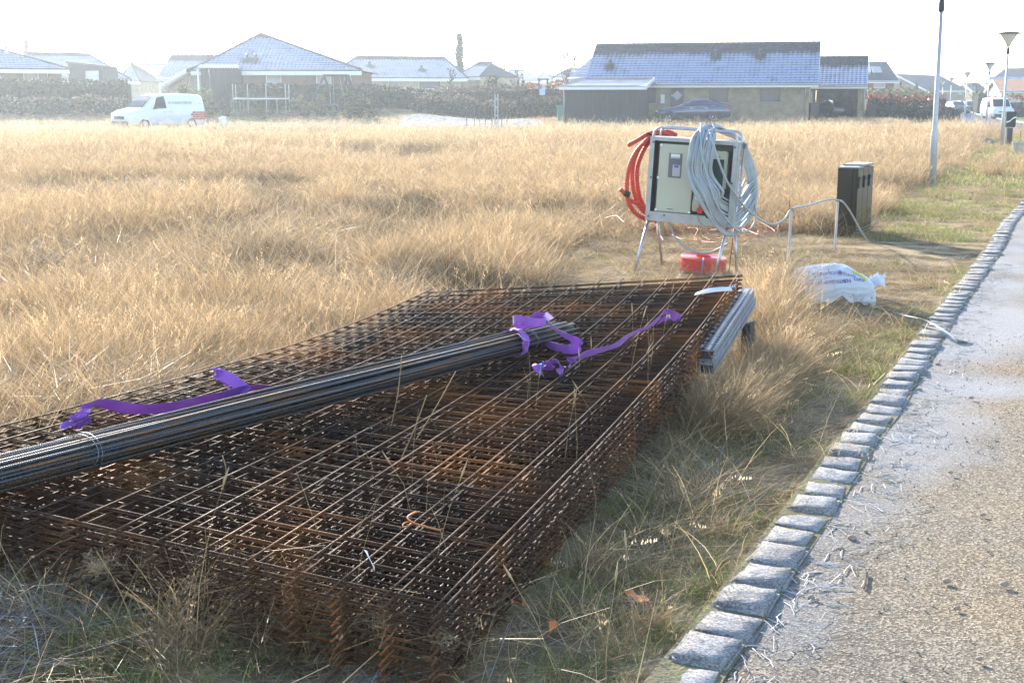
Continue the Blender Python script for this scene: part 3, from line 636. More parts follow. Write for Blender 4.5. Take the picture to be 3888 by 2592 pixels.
# socket panel: sloping upper face, lower face
sp = MB(); sp.prism([(.16, zl0 + .12), (.04, zl0 + .12), (.03, zl0 + .20), (.07, zl0 + .32), (.16, zl0 + .33)], .0, .27, 'x')
sp = sp.build('socket_panel', beige, board, bevel=.006); sp.location = (.02, -.02, 0)
for i in range(3):
    mb = MB(); mb.lathe([(0, -.016), (.026, -.016), (.029, -.010), (.029, .02)], 16, (.05 + .08 * i, .045, zl0 + .262), 'y'); mb.build('socket', white_pl, sp, smooth=False)
for i in range(2):
    x = .095 + .085 * i
    mb = MB(); mb.lathe([(0, -.055), (.028, -.055), (.034, -.048), (.034, .02)], 18, (x, .035, zl0 + .14), 'y'); mb.box((x, -.005, zl0 + .182), (.028, .02, .04)); mb.build('red_socket', redpl, sp)
    mb = MB(); mb.box((x, .015, zl0 + .205), (.065, .03, .022)); mb.build('socket_hinge', grey_pl, sp)
mb = MB(); mb.lathe([(0, -.03), (.016, -.03), (.016, .02)], 14, (.19, .0, zl0 + .085), 'y'); mb.build('plug_cap', black, board)
# sticker with name on the right side panel
mb = MB(); mb.box((Wb / 2 + .009, .12, zl0 + .36), (.003, .055, .44)); sk = mb.build('side_sticker', M('sticker_white', (0.70, 0.72, 0.80), .4), board)
mb = MB(); text_mb(mb, 'MARTIN', .055, lambda x, y: Vector((Wb / 2 + .0125, .10 + y, zl0 + .55 - x * 1.45)), spacing=1.3); mb.build('lettering', M('blue_letters', (0.04, 0.06, 0.30), .4), sk, fix=False)
mb = MB(); mb.box((Wb / 2 + .009, .12, zl0 + .62), (.003, .05, .05)); mb.box((Wb / 2 + .009, .12, zl0 + .70), (.003, .05, .07)); mb.build('rating_plate', M('plate_grey', (0.25, 0.24, 0.25), .5), board)
mb = MB(); mb.box((Wb / 2 + .012, .20, zl1 - .03), (.05, .07, .05)); mb.build('corner_bracket', M('blue_grey', (0.16, 0.19, 0.27), .4), board)
mb = MB(); mb.tube([(Wb / 2 + .02, .17, zl1 - .04), loc_(gnd(2767, 1034, 0.0) )], .006, 8); o = mb.build('earth_rod', M('copper', (0.55, 0.25, 0.12), .45, .15, 20, .6), None, smooth=True)
o.matrix_world = Matrix.Translation(board.location) @ RB_.to_4x4(); tag(o, 'thin copper coloured earth rod leaning on the right side of the power board', 'rod')
# power lead from enclosure to coil
cab_m = M('grey_cable', (0.36, 0.39, 0.41), 0.45, 0.10, 12)
mb = MB(); mb.tube(catmull([(-.20, .08, ez0 - .01), (-.20, .08, zl0 - .03), (-.13, .10, zl0 - .17), (.02, .10, zl0 - .27), (.22, .08, zl0 - .27), (.40, .06, zl0 - .16)], 8), .0095, 8); mb.build('feed_lead', cab_m, board, smooth=True)
mb = MB(); mb.tube(catmull([(.09, -.03, zl0 + .10), (.11, -.03, zl0 + .04), (.17, -.02, zl0 - .03)], 6), .004, 6); mb.build('thin_lead', grey_pl, board, smooth=True)
# grey cable coil hung over the right of the rails
coil = empty('cable_coil'); coil.matrix_world = Matrix.Translation(board.location) @ RB_.to_4x4(); coil.rotation_euler = RB_.to_euler(); coil.location = board.location
tag(coil, 'thick coil of grey cable hanging over the rails on the right of the power board', 'cable coil')
def toloc(px, py, Y): return loc_(at(px, py, Y))
mb = MB(); rc = random.Random(3); P_all = []
for k in range(25):
    f_ = k / 24; L0 = []
    a_l = rc.uniform(-1, 1); ll = 2610 + 88 * f_ + rc.uniform(-5, 5); rr_ = 2850 + rc.uniform(-8, 28) - 10 * f_; tp = 474 + rc.uniform(-2, 12) + 10 * f_; bt = 880 - 100 * f_ + rc.uniform(-22, 25)
    yf, yb = YB - .26 - .02 * rc.random() - .03 * f_, YB + .38 + .08 * rc.random()
    tx = 2700 + rc.uniform(-35, 25)
    yf2 = yf - .06
    pts = [(tx, tp, YB + .08), (ll + 26 - 12 * f_, tp + 34, yf + .10), (ll + 4, tp + 110, yf), (ll + rc.uniform(-2, 4), 660, yf), (ll + 38 + 6 * f_ + rc.uniform(-6, 6), 748 - 20 * f_, yf2), (2722 + 10 * f_, bt - 24, YB - .28), (2790, bt, YB - .05), (rr_ - 12, bt - 80, YB + .16), (rr_, 690 + rc.uniform(-15, 15), YB + .22), (rr_ - 22, 600, YB + .26), (2808 + rc.uniform(-12, 12), 535, YB + .24), (2760, tp + 22, YB + .18)]
    P_all.append([toloc(*p) for p in pts])
for k, P in enumerate(P_all):
    mb.tube(catmull(P, 6, True), .0102, 8, closed=True)
mb.build('windings', cab_m, coil, smooth=True)
mb = MB(); P = [toloc(*p) for p in ((2650, 500, YB + .0), (2662, 470, YB - .02), (2660, 520, YB - .22), (2668, 600, YB - .36), (2700, 720, YB - .38), (2735, 800, YB - .34), (2790, 868, YB - .2), (2830, 880, YB - .05), (2862, 850, YB + .08), (2870, 800, YB + .15), (2858, 730, YB + .2), (2848, 640, YB + .26))]
mb.tube(catmull(P, 8), .0092, 8); mb.build('outer_turn', cab_m, coil, smooth=True)
mb = MB()
for sx in (0, .02): mb.tube(catmull([toloc(2688 + 90 * sx, 478, YB + .0), toloc(2700, 470, YB + .1), toloc(2712, 486, YB - .12), toloc(2708, 502, YB - .16)], 5), .003, 6)
mb.build('tie', black, coil, smooth=True)
# supply cable on two thin posts, down to the cabinet
mb = MB(); CP = [at(2697, 505, YB - .30), at(2712, 560, YB - .38), at(2750, 668, YB - .36), at(2790, 735, YB - .25), at(2830, 788, YB), at(2870, 822, 12.5), at(2910, 846, 12.6), at(2945, 850, 12.7), at(2978, 832, 12.8), at(3000, 800, 12.85), at(3015, 790, 12.9), at(3080, 776, 13.3), at(3140, 759, 13.6), at(3180, 759, 13.75), at(3205, 772, 14.1), at(3235, 815, 14.5), at(3265, 870, 14.8), at(3302, 928, 14.95)]
mb.tube(catmull(CP, 7), .0105, 8); sc = mb.build('supply_cable', cab_m, smooth=True); tag(sc, 'grey supply cable running over two thin posts from the coil to the dark cabinet', 'cable')
for i, (a_, b_, Yp, lab) in enumerate(((3000, 1015, 12.85, 'thin pale post carrying the cable, the one nearer the power board'), (3180, 970, 13.75, 'thin pale post carrying the cable, standing just in front of the dark cabinet'))):
    mb = MB(); tp = at([3004, 3181][i], [797, 762][i], Yp); mb.tube([tp + Vector((0, 0, -.012)), (tp.x - .01, tp.y, -.08)], .014, 6); po = mb.build('support_post', M('bleached_wood', (0.52, 0.49, 0.47), .7, .15, 10), smooth=False)
    tag(po, lab, 'post', 'posts carrying the supply cable')
    mb = MB(); mb.tube(catmull([tp + Vector((-.03, -.015, .0)), tp + Vector((0, -.02, .02)), tp + Vector((.02, 0, -.02)), tp + Vector((-.01, .02, .0)), tp + Vector((-.02, 0, .10 if i == 0 else .03))], 5), .003, 5); o = mb.build('tie', black, po, smooth=True)
# red corrugated conduit coil behind the left side
red_m = bpy.data.materials.new('red_conduit'); red_m.use_nodes = True; b = red_m.node_tree.nodes['Principled BSDF']; b.inputs['Base Color'].default_value = (0.62, 0.06, 0.035, 1); b.inputs['Roughness'].default_value = .42
tred = empty('conduit_coil', loc_((0, 0, 0))); tred.location = at(2500, 670, YB + .4)
tag(tred, 'coil of red corrugated conduit hanging behind the left side of the power board', 'conduit coil')
def corr(mb, pts, r=.0235):
    P = catmull(pts, 26); Q = []; acc = 0; last = P[0]; out = [P[0]]
    for p in P[1:]:
        d = (p - last).length
        while d >= .0075:
            last = last + (p - last).normalized() * .0075; out.append(last); d = (p - last).length
    rs = [r * (1.0 if (i // 2) % 2 else .87) for i in range(len(out))]
    mb.tube(out, rs, 10)
def TR(L): return [at(x, y, Yy) - tred.location for x, y, Yy in L]
Y0 = YB + .42
mb = MB(); corr(mb, TR([(2385, 552, Y0 - .12), (2420, 533, Y0 - .08), (2465, 508, Y0 - .02), (2520, 502, Y0 + .04), (2575, 530, Y0 + .1)])); mb.build('upper_end', red_m, tred, smooth=True)
mb = MB(); corr(mb, TR([(2580, 560, Y0), (2560, 525, Y0), (2520, 508, Y0), (2480, 515, Y0), (2430, 560, Y0 - .03), (2405, 620, Y0 - .05), (2402, 700, Y0 - .05), (2425, 780, Y0 - .02), (2460, 815, Y0), (2500, 845, Y0 + .05)])); mb.build('turn', red_m, tred, smooth=True)
mb = MB(); corr(mb, TR([(2570, 515, Y0 + .06), (2530, 500, Y0 + .06), (2490, 520, Y0 + .05), (2450, 560, Y0), (2420, 640, Y0 - .02), (2425, 730, Y0), (2450, 790, Y0 + .02), (2490, 830, Y0 + .05), (2540, 820, Y0 + .08)])); mb.build('turn', red_m, tred, smooth=True)
mb = MB(); corr(mb, TR([(2480, 512, Y0 - .05), (2420, 570, Y0 - .08), (2388, 640, Y0 - .10), (2380, 720, Y0 - .10), (2390, 775, Y0 - .08), (2420, 815, Y0 - .04), (2470, 835, Y0), (2540, 830, Y0 + .04)])); mb.build('turn', red_m, tred, smooth=True)
mb = MB(); corr(mb, TR([(2354, 718, Y0 - .14), (2370, 732, Y0 - .12), (2392, 760, Y0 - .06), (2410, 768, Y0 - .04), (2450, 790, Y0)])); mb.build('lower_end', red_m, tred, smooth=True)
mb = MB(); mb.tube(TR([(2369, 732, Y0 - .12), (2390, 740, Y0 - .11)]), .031, 12); mb.build('black_tape', black, tred, smooth=True)
mb = MB(); mb.tube(catmull(TR([(2455, 505, Y0 - .06), (2480, 517, Y0 - .1), (2487, 540, Y0 - .06)]), 5), .008, 6); mb.build('tape_tie', black, tred, smooth=True)
# wooden stake, orange cable tangle, red tape roll
mb = MB(); p = gnd(2505, 925, 0); tpz = at(2500, 835, p.y).z; mb.box((0, 0, tpz / 2 - .05), (.085, .05, tpz + .1), (0, .03, .2)); o = mb.build('wooden_stake', timber, bevel=.004); o.location = (p.x, p.y, 0)
tag(o, 'short wooden stake behind the left legs of the power board', 'stake')
org_m = M('orange_cable', (0.60, 0.20, 0.11), .5, .15, 10)
mb = MB(); ro = random.Random(5)
for k in range(9):
    cx, cy = ro.uniform(2520, 2860), ro.uniform(860, 930); P = []
    for i in range(11):
        a = i * .62 + k; rx_, ry_ = ro.uniform(60, 170), ro.uniform(12, 34); q_ = gnd(cx + rx_ * math.cos(a), cy + ry_ * math.sin(a), 0.03); q_.z = gz(q_.x, q_.y) + ro.uniform(.02, .12); P.append(q_)
    mb.tube(catmull(P, 6), .0055, 5)
for L in ([(2300, 834, .25), (2340, 826, .3), (2370, 850, .3), (2440, 880, .2), (2500, 900, .1)], [(2296, 838, .1), (2400, 842, .12), (2480, 860, .1), (2560, 900, .05)], [(2345, 824, .3), (2375, 808, .35), (2410, 820, .3), (2450, 870, .1)], [(2790, 850, .15), (2880, 828, .2), (2950, 850, .15), (2940, 880, .1), (2860, 890, .05), (2700, 880, .05)], [(2760, 870, .1), (2850, 858, .12), (2940, 862, .12), (2950, 890, .05), (2900, 908, .03), (2780, 900, .03)]):
    mb.tube(catmull([Vector((gnd(x, y, z).x, gnd(x, y, z).y, z + .02)) for x, y, z in L], 8), .0055, 6)
tag(mb.build('cable_tangle', org_m, smooth=True), 'loose tangle of thin orange cable on the ground behind the power board', 'cable')
c = gnd(2674, 1040, 0); c.y += .12
roll_ = empty('tape_roll', (c.x, c.y, .03)); tag(roll_, 'flat roll of red warning tape lying on its side under the power board', 'roll')
mb = MB(); prof = [(.075, 0), (.225, 0)] + [(.225 + .001 * (i % 2), .12 * i / 10) for i in range(11)] + [(.222, .127)]
for i in range(28): prof.append((.222 - .147 * i / 27, .128 + .0022 * (i % 2)))
prof += [(.075, .0)]; mb.lathe(prof, 40); mb.build('tape', M('red_tape', (0.72, 0.07, 0.045), .38, .05, 4), roll_, smooth=False); roll_.rotation_euler = (R_(4), R_(3), 0)
for a in (-1.75, .6, 2.6):
    mb = MB(); ca, sa = math.cos(a), math.sin(a)
    P = [Vector((.227 * ca, .227 * sa, .0)), Vector((.228 * ca, .228 * sa, .128)), Vector((.215 * ca, .215 * sa, .133)), Vector((.08 * ca, .08 * sa, .133)), Vector((.072 * ca, .072 * sa, .120)), Vector((.072 * ca, .072 * sa, .0))]
    t = Vector((-sa, ca, 0)) * .008; mb.strip([p - t for p in P], [p + t for p in P]); mb.build('binding_band', M('blue_grey_band', (0.30, 0.33, 0.55), .4), roll_)
# dark green cable cabinet, three doors on the right face
cm = M('cabinet_green_black', (0.020, 0.023, 0.017), 0.25, 0.1, 3, 0, spec=.4)
cmd = M('cabinet_seam', (0.008, 0.008, 0.008), 0.6)
fl = gnd(3241, 915, 0); bk_ = gnd(3289, 893, 0)
az = math.atan2(.30, 1)   # long side runs away
cb_ = empty('cable_cabinet', (fl.x, fl.y, 0), rz=R_(-28)); Wc, Lc, Hc = .23, .84, .87
tag(cb_, 'dark green metal cable cabinet with three doors standing in the grass', 'cabinet')
mb = MB(); mb.box((-Wc / 2, Lc / 2, Hc / 2 - .05), (Wc, Lc, Hc + .1)); mb.build('body', cm, cb_, bevel=.006)
mb = MB(); mb.box((-Wc / 2, .15, Hc + .007), (Wc + .02, .295, .018)); mb.box((-Wc / 2 , .15 + .43, Hc + .025), (Wc + .02, .555, .02)); mb.box((-Wc / 2, .58, Hc + .010), (Wc - .02, .5, .012)); mb.build('roof_plate', M('cabinet_top', (0.22, 0.25, 0.26), .25, .1, 5), cb_, bevel=.003)
for i in range(3):
    mb = MB(); mb.box((.006, .145 + .28 * i, Hc / 2 + .04), (.014, .272, Hc - .10)); d = mb.build('door', cm, cb_, bevel=.004)
    mb = MB(); mb.box((.02, .07 + .28 * i, Hc - .13), (.022, .07, .055)); mb.box((.02, .045 + .28 * i, Hc - .18), (.016, .035, .12)); mb.build('handle', black, d, bevel=.003)
mb = MB(); mb.box((-.052, -.003, Hc / 2), (.004, .008, Hc - .06)); mb.build('corner_seam', cmd, cb_)
mb = MB()
for i in range(3):
    for z in (.05, .09, .13): mb.box((.016, .145 + .28 * i, z), (.006, .24, .008))
tag(mb.build('vent_slat', M('vent_grey', (0.2, 0.2, 0.2), .4), cb_), kind='stuff')

# pallet of bags under white printed film
bg_ = empty('wrapped_pallet'); c = gnd(3175, 1178, 0); bg_.location = (c.x, c.y + .02, .0); bg_.rotation_euler = (0, 0, R_(8))
tag(bg_, 'load of brown sacks under wrinkled white plastic film printed DAVIDSEN', 'wrapped load')
def fold(x, y, z):
    q = Vector((x * 6, y * 6, z * 6)); r_ = 1 - abs(noise.noise(q + Vector((noise.noise(q * .7) * 1.5, 0, 0)))) * 2
    q2 = Vector((x * 3.5 - z * 5, y * 11, z * 16)); r2_ = 1 - abs(noise.noise(q2)) * 2
    return .014 * r_ + .009 * r2_ + .003 * noise.noise(q * 5)
def sgp(v, p): return math.copysign(abs(v) ** p, v)
def film_p(th, r):
    """th around the footprint, r 0 centre .. 1 shoulder .. 2 hem"""
    rr = min(r, 1.0); cx, cy_ = sgp(math.cos(th), .55) * .39, sgp(math.sin(th), .6) * .27; k_ = 1 + .05 * sm(1, 2, r)
    x, y = cx * rr * k_, cy_ * rr * k_
    top = .255 + .07 * math.exp(-((x - .12) / .2) ** 2) + .035 * math.exp(-((x + .14) / .16) ** 2) - .10 * sm(-.12, -.42, x) - .03 * sm(.3, .42, x)
    z = top * (1 - .34 * rr ** 3) if r <= 1 else top * .66 * (1 - (r - 1)) + .0
    hem = .07 + .030 * math.sin(x * 17 + 1) + .02 * math.sin(x * 41) if (cy_ < 0 and x < .30) else .012
    if r > 1: z = hem + (top * .66 - hem) * (2 - r)
    nrm = Vector((cx * 2.2 * rr, cy_ * 3.2 * rr, 1.2 if r < 1 else .25)).normalized()
    return Vector((x, y + .28, z)) + nrm * fold(x, y, z)
def film_front(a, w):      # front generator: a -1..1 across, w 0 ridge .. 1 shoulder .. 2 hem
    x = a * .39; cth = sgp(a if abs(a) < 1 else math.copysign(1, a), 1 / .55); cth = max(-.999, min(.999, cth)) ; th = -math.acos(cth)
    yy = -.27 * abs(math.sin(th)) ** .6; rr = min(w, 1)
    r_eff = w if w > 1 else w
    p1 = film_p(th, max(1.0, w)); 
    if w >= 1: return p1
    y = yy * w; top = .255 + .07 * math.exp(-((x - .12) / .2) ** 2) + .035 * math.exp(-((x + .14) / .16) ** 2) - .10 * sm(-.12, -.42, x) - .03 * sm(.3, .42, x)
    q_ = max(abs(w), abs(a)); z = top * (1 - .34 * max(w, abs(a) ** 1.8) ** 3); nrm = Vector((x * 2.2, y * 3.2, 1.2)).normalized()
    return Vector((x, y + .28, z)) + nrm * fold(x, y, z)
NA, NR = 150, 56
mb = MB(); vs = []
for j in range(NR + 1):
    for i in range(NA): vs.append(film_p(2 * math.pi * i / NA, .02 + 1.98 * j / NR))
mb.add(vs, [(j * NA + i, j * NA + (i + 1) % NA, (j + 1) * NA + (i + 1) % NA, (j + 1) * NA + i) for j in range(NR) for i in range(NA)] + [tuple(range(NA))])
filmm = bpy.data.materials.new('white_film'); filmm.use_nodes = True; n = filmm.node_tree.nodes; l = filmm.node_tree.links; b = n['Principled BSDF']; b.inputs['Base Color'].default_value = (0.72, 0.74, 0.80, 1); b.inputs['Roughness'].default_value = .28; b.inputs['Specular IOR Level'].default_value = .5
tl = n.new('ShaderNodeBsdfTranslucent'); tl.inputs[0].default_value = (0.7, 0.72, 0.78, 1); ms = n.new('ShaderNodeMixShader'); ms.inputs[0].default_value = .25; l.new(b.outputs[0], ms.inputs[1]); l.new(tl.outputs[0], ms.inputs[2]); l.new(ms.outputs[0], n['Material Output'].inputs['Surface'])
film = mb.build('plastic_film', filmm, bg_, smooth=True)
lm = M('navy_print', (0.05, 0.03, 0.20), .4)
from mathutils.bvhtree import BVHTree
bvh_f = BVHTree.FromPolygons([tuple(v) for v in mb.v], [f for f in mb.f if len(f) == 4])
def on_film(x0, z0, ang=0.0):     # print projected along a slanted direction onto the film's front
    ca, sa = math.cos(ang), math.sin(ang); dr = Vector((0, .78, -.62)); upd = Vector((0, .62, .78))
    def f_(x, y):
        P_ = Vector((x0 + x * ca - y * sa, -.29, .50)) + upd * (z0 + x * sa + y * ca) ; h = bvh_f.ray_cast(P_, dr)
        return (h[0] - dr * .004) if h[0] is not None else P_ + dr * .3
    return f_
for txt, x0, z0, sz, ang in (('DAVIDSE', -.16, .045, .058, .02), ('DAVIDSEN', -.34, -.03, .046, -.10), ('DAVI', .07, .035, .048, -.18), ('DAVIDSEN', -.13, -.045, .044, .02), ('DAV', .15, -.015, .052, -.10), ('SEN', .06, .03, .040, 1.45), ('EN', .06, -.04, .05, .05)):
    mb2 = MB(); text_mb(mb2, txt, sz, on_film(x0, z0, ang)); mb2.build('lettering', lm, film, fix=False)
pf_ = on_film(.17, .085, -.75); mb2 = MB(); G_ = [pf_(.018 * i, .018 * j) for i in range(9) for j in range(4)]; mb2.add(G_, [(i * 4 + j, i * 4 + j + 1, i * 4 + j + 5, i * 4 + j + 4) for i in range(8) for j in range(3)]); mb2.build('yellow_label', M('yellow_label', (0.60, 0.60, 0.10), .5), film)
sackm = M('brown_sack', (0.30, 0.225, 0.17), .6, .15, 5)
for k, (x, y, z, sx, sy, sz) in enumerate(((-.19, .145, .066, .38, .27, .12), (.18, .145, .066, .37, .27, .12), (-.18, .41, .066, .38, .25, .12), (.18, .41, .066, .38, .25, .12))):
    bm = bmesh.new(); bmesh.ops.create_cube(bm, size=1); bmesh.ops.subdivide_edges(bm, edges=bm.edges[:], cuts=6, use_grid_fill=True)
    for v in bm.verts:
        c3 = v.co.copy(); r_ = (abs(2 * c3.x) ** 4 + abs(2 * c3.y) ** 4 + abs(2 * c3.z) ** 4) ** .25; c3 /= max(r_, 1e-4) ; c3 *= .96
        v.co = Vector((c3.x * sx, c3.y * sy, c3.z * sz)) + Vector((0, 0, .008 * noise.noise(c3 * 6 + Vector((k * 5, 0, 0)))))
    me = bpy.data.meshes.new('sack'); bm.to_mesh(me); bm.free(); me.materials.append(sackm); me.polygons.foreach_set('use_smooth', [True] * len(me.polygons))
    o = bpy.data.objects.new('sack', me); scene.collection.objects.link(o); o.parent = bg_; o.location = (x, y, z)
mb = MB(); mb.box((0, .02, .012), (.78, .09, .02)); mb.box((0, .55, .012), (.78, .09, .02)); mb.box((0, .28, .012), (.78, .09, .02)); mb.build('pallet_board', timber, bg_)
mb = MB()
rq = random.Random(9)
for i in range(26):
    a = rq.uniform(0, 6.28); P0 = Vector((.38 + rq.uniform(-.03, .03), .26 + rq.uniform(-.05, .05), .16)); d_ = Vector((.07 + .05 * rq.random(), .05 * math.cos(a), .05 + .04 * math.sin(a)))
    s_1 = Vector((0, .012, .012)); mb.strip([P0 - s_1, P0 + d_ * .5 - s_1 * .6, P0 + d_ - s_1 * 1.2], [P0 + s_1, P0 + d_ * .5 + s_1 * .6, P0 + d_ + s_1 * 1.2])
mb.build('gathered_film_end', filmm, bg_, smooth=True)
# loose strip of film trailing to the kerb
mb = MB(); P = [Vector((gnd(x, y, .05).x, gnd(x, y, .05).y, z)) for x, y, z in ((3310, 1190, .10), (3380, 1200, .09), (3450, 1215, .08), (3520, 1238, .09), (3580, 1268, .08), (3640, 1283, .03), (3668, 1274, .02))]
ribbon(mb, P, [10, 25, 5, 20, 15, 30, 10], .055, 8, .001); tag(mb.build('film_strip', M('dirty_film', (0.48, 0.50, 0.46), .4), smooth=True), 'dirty pale strip of plastic film trailing from the wrapped load over the kerb', 'film strip')

# ------------------------------------------------------------------ street lamps
def make_lamp(H):
    r = empty('street_lamp')
    mb = MB(); mb.lathe([(.0, -.3), (.070, -.3), (.068, .95), (.066, 1.0), (.052, 1.06), (.049, 1.10), (.034, H - .72), (.0, H - .72)], 20); mb.build('pole', zinc, r, smooth=True)
    mb = MB(); mb.lathe([(0, H - .74), (.05, H - .74), (.055, H - .70), (.05, H - .58), (.040, H - .52), (0, H - .52)], 18); mb.build('neck', black, r, smooth=True)
    mb = MB()
    for k in range(3):
        a = k * 2.094 + .5; mb.tube(catmull([(.03 * math.cos(a), .03 * math.sin(a), H - .54), (.10 * math.cos(a), .10 * math.sin(a), H - .36), (.34 * math.cos(a), .34 * math.sin(a), H - .06)], 4), .009, 6)
    mb.build('bracket', black, r, smooth=True)
    mb = MB(); mb.lathe([(0, H - .50), (.05, H - .50), (.11, H - .36), (.27, H - .10), (.28, H - .06)], 28); mb.build('diffuser', M('opal_diffuser', (0.62, 0.60, 0.55), .3, .03), r, smooth=True)
    mb = MB(); mb.lathe([(.28, H - .06), (.42, H - .075), (.43, H - .055), (.30, H - .015), (0, H + .005)], 32); mb.build('lamp_shade', trim_dk, r, smooth=True)
    return r
lspots = [(3537, 719, None, 'nearest street lamp, its head cut off by the top of the picture'), (3803, 558, None, 'street lamp beside the black mail post at the right'), (3744, 478, None, 'street lamp standing directly in front of the white van on the right'), (3662, 452, None, 'street lamp beside the blue-grey tub at the side street'), (3605, 437, None, 'street lamp just right of the clipped reddish hedge end'),
          (3574, 425, None, 'small distant street lamp between the nearest pole and the side street'), (3548, 421, None, 'tiny distant street lamp seen just left of another at the nearest pole'), (3467, 418, None, 'tiny far street lamp above the hedges left of the nearest pole')]
lamp0 = make_lamp(3.88)
for i, (px, py, _, lb) in enumerate(lspots):
    p = gnd(px, py, 0); Yl = p.y
    if i > 4: Yl = [165, 195, 215][i - 5]; p = at(px, py, Yl)
    o = lamp0 if i == 0 else copy_tree(lamp0)
    o.location = (p.x, Yl, gz(p.x, Yl) if i < 6 else gz(p.x, Yl) - .3); o.rotation_euler = (R_([.4, 0, -.3, .2, 0, 0, 0, 0][i]), R_([-.6, -.5, -.4, 0, 0, 0, 0, 0][i]), i * .7)
    tag(o, lb, 'street lamp', 'street lamps of the estate')
    if i == 0: o.scale = (1, 1, 1.035)

# mail post, bucket, stone heap
mpp = gnd(3828, 556, 0); mo = empty('post_box', (mpp.x, mpp.y, 0)); tag(mo, 'black box with a white wave stripe on a dark post, right of the field', 'post box')
mb = MB(); mb.box((0, 0, .30), (.20, .16, .74)); mb.build('post', trim_dk, mo, bevel=.01)
mb = MB(); mb.box((0, 0, .97), (.35, .24, .56)); bx = mb.build('box', black, mo, bevel=.02)
mb = MB(); A = []; Bq = []
for i in range(13):
    x = -.177 + .354 * i / 12; zc_ = .96 + .085 * math.tanh((x + .0) * 12) ; A.append((x, -.1225, zc_ - .028)); Bq.append((x, -.1225, zc_ + .028))
mb.strip(A, Bq); mb.build('wave_stripe', white, bx)
mb = MB(); mb.box((0, -.004, 1.14), (.26, .24, .012)); mb.build('slot', trim_dk, bx)
bp = gnd(3868, 590, 0); bo = empty('bucket', (bp.x, bp.y, 0)); tag(bo, 'grey plastic bucket standing at the right edge of the picture', 'bucket')
mb = MB(); mb.lathe([(0, 0), (.15, 0), (.22, .36), (.235, .36), (.235, .40), (.215, .40), (.14, .03), (0, .03)], 24); mb.build('tub', grey_pl, bo, smooth=False)
mb = MB(); mb.tube([(0, 0, .2), (0.01, 0, .75)], .008, 6); mb.build('stick', bark, bo)
stonem = M('field_stone', (0.24, 0.23, 0.22), .9, .3, 4, bump=.5)
for i, (px, py, sz) in enumerate(((3700, 540, .24), (3722, 536, .20), (3745, 547, .22), (3768, 553, .18), (3730, 551, .17))):
    bm = bmesh.new(); bmesh.ops.create_icosphere(bm, subdivisions=3, radius=1)
    for v in bm.verts: v.co *= 1 + .25 * noise.noise(v.co * 1.3 + Vector((i * 3, 0, 0)))
    me = bpy.data.meshes.new('stone'); bm.to_mesh(me); bm.free(); me.materials.append(stonem); me.polygons.foreach_set('use_smooth', [True] * len(me.polygons))
    o = bpy.data.objects.new('stone', me); scene.collection.objects.link(o); p = gnd(px, py, 0); o.location = (p.x, p.y, .07); o.scale = (sz * 1.3, sz, sz * .7); tag(o, 'dark grey field stone in the small heap left of the mail post', 'stone', 'stones of the heap by the mail post')
# ------------------------------------------------------------------ houses
roof_blue = roofmat('dark_tile_frosted', (0.040, 0.046, 0.062), (0.30, 0.35, 0.50)); roof_grey = roofmat('grey_tile_frosted', (0.08, 0.085, 0.10), (0.38, 0.42, 0.53)); roof_plain = M('slate_roof', (0.085, 0.09, 0.105), .9, .15, 2, spec=.05)
yellow_brick = brickmat('yellow_brick', (0.42, 0.32, 0.19), (0.30, 0.235, 0.145), (0.30, 0.27, 0.22)); red_brick = brickmat('red_brick', (0.25, 0.11, 0.075), (0.19, 0.085, 0.06), (0.24, 0.21, 0.19)); pale_brick = brickmat('pale_brick', (0.50, 0.42, 0.26), (0.44, 0.36, 0.22), (0.42, 0.38, 0.30))
blind = M('pale_blind', (0.42, 0.42, 0.46), .6, .04, 2)
def tile_face(mb, O, ex, eu, S, fx, tw=.30, tl=.34, amp=.028, melt=0.18, vent=()):
    """tiles: O eave origin, ex along eave, eu up the slope, S slope length, fx(s)->(x0,x1)"""
    O, ex, eu = Vector(O), Vector(ex).normalized(), Vector(eu).normalized(); nn = ex.cross(eu).normalized()
    if nn.z < 0: nn = -nn
    rows = max(1, int(round(S / tl))); st = tw / 6
    for r in range(rows):
        s0, s1 = S * r / rows, S * (r + 1) / rows; a0, b0 = fx(s0); a1, b1 = fx(s1)
        lo, hi = min(a0, a1), max(b0, b1); xs = [lo + st * i for i in range(int((hi - lo) / st) + 1)] + [hi]
        vs, at_ = [], []
        for (s, a, b, lift) in ((s0, a0, b0, .032), (s1, a1, b1, .0)):
            for x in xs:
                x_ = min(max(x, a), b); h = amp * (.5 + .5 * math.sin(x_ / tw * 2 * math.pi)) ** .7 + lift
                vs.append(O + ex * x_ + eu * s + nn * h)
                f_ = .42 * (1 - sm(1 - melt * 1.7, 1 - melt * .6, s / S)) - .10 * sm(.6, .0, (h - lift) / amp)
                for vx, vsl in vent: f_ -= .5 * math.exp(-((x_ - vx) / .35) ** 2 - ((s - vsl + .35) / .55) ** 2)
                at_.append(f_)
        n_ = len(xs); b_ = len(mb.v)
        mb.add(vs, [(i, i + 1, n_ + i + 1, n_ + i) for i in range(n_ - 1)], att=at_)
        lo_ = [Vector(vs[i]) - nn * .035 for i in range(n_)]
        mb.add(list(vs[:n_]) + lo_, [(i, i + 1, n_ + i + 1, n_ + i) for i in range(n_ - 1)], att=[-.3] * (2 * n_))
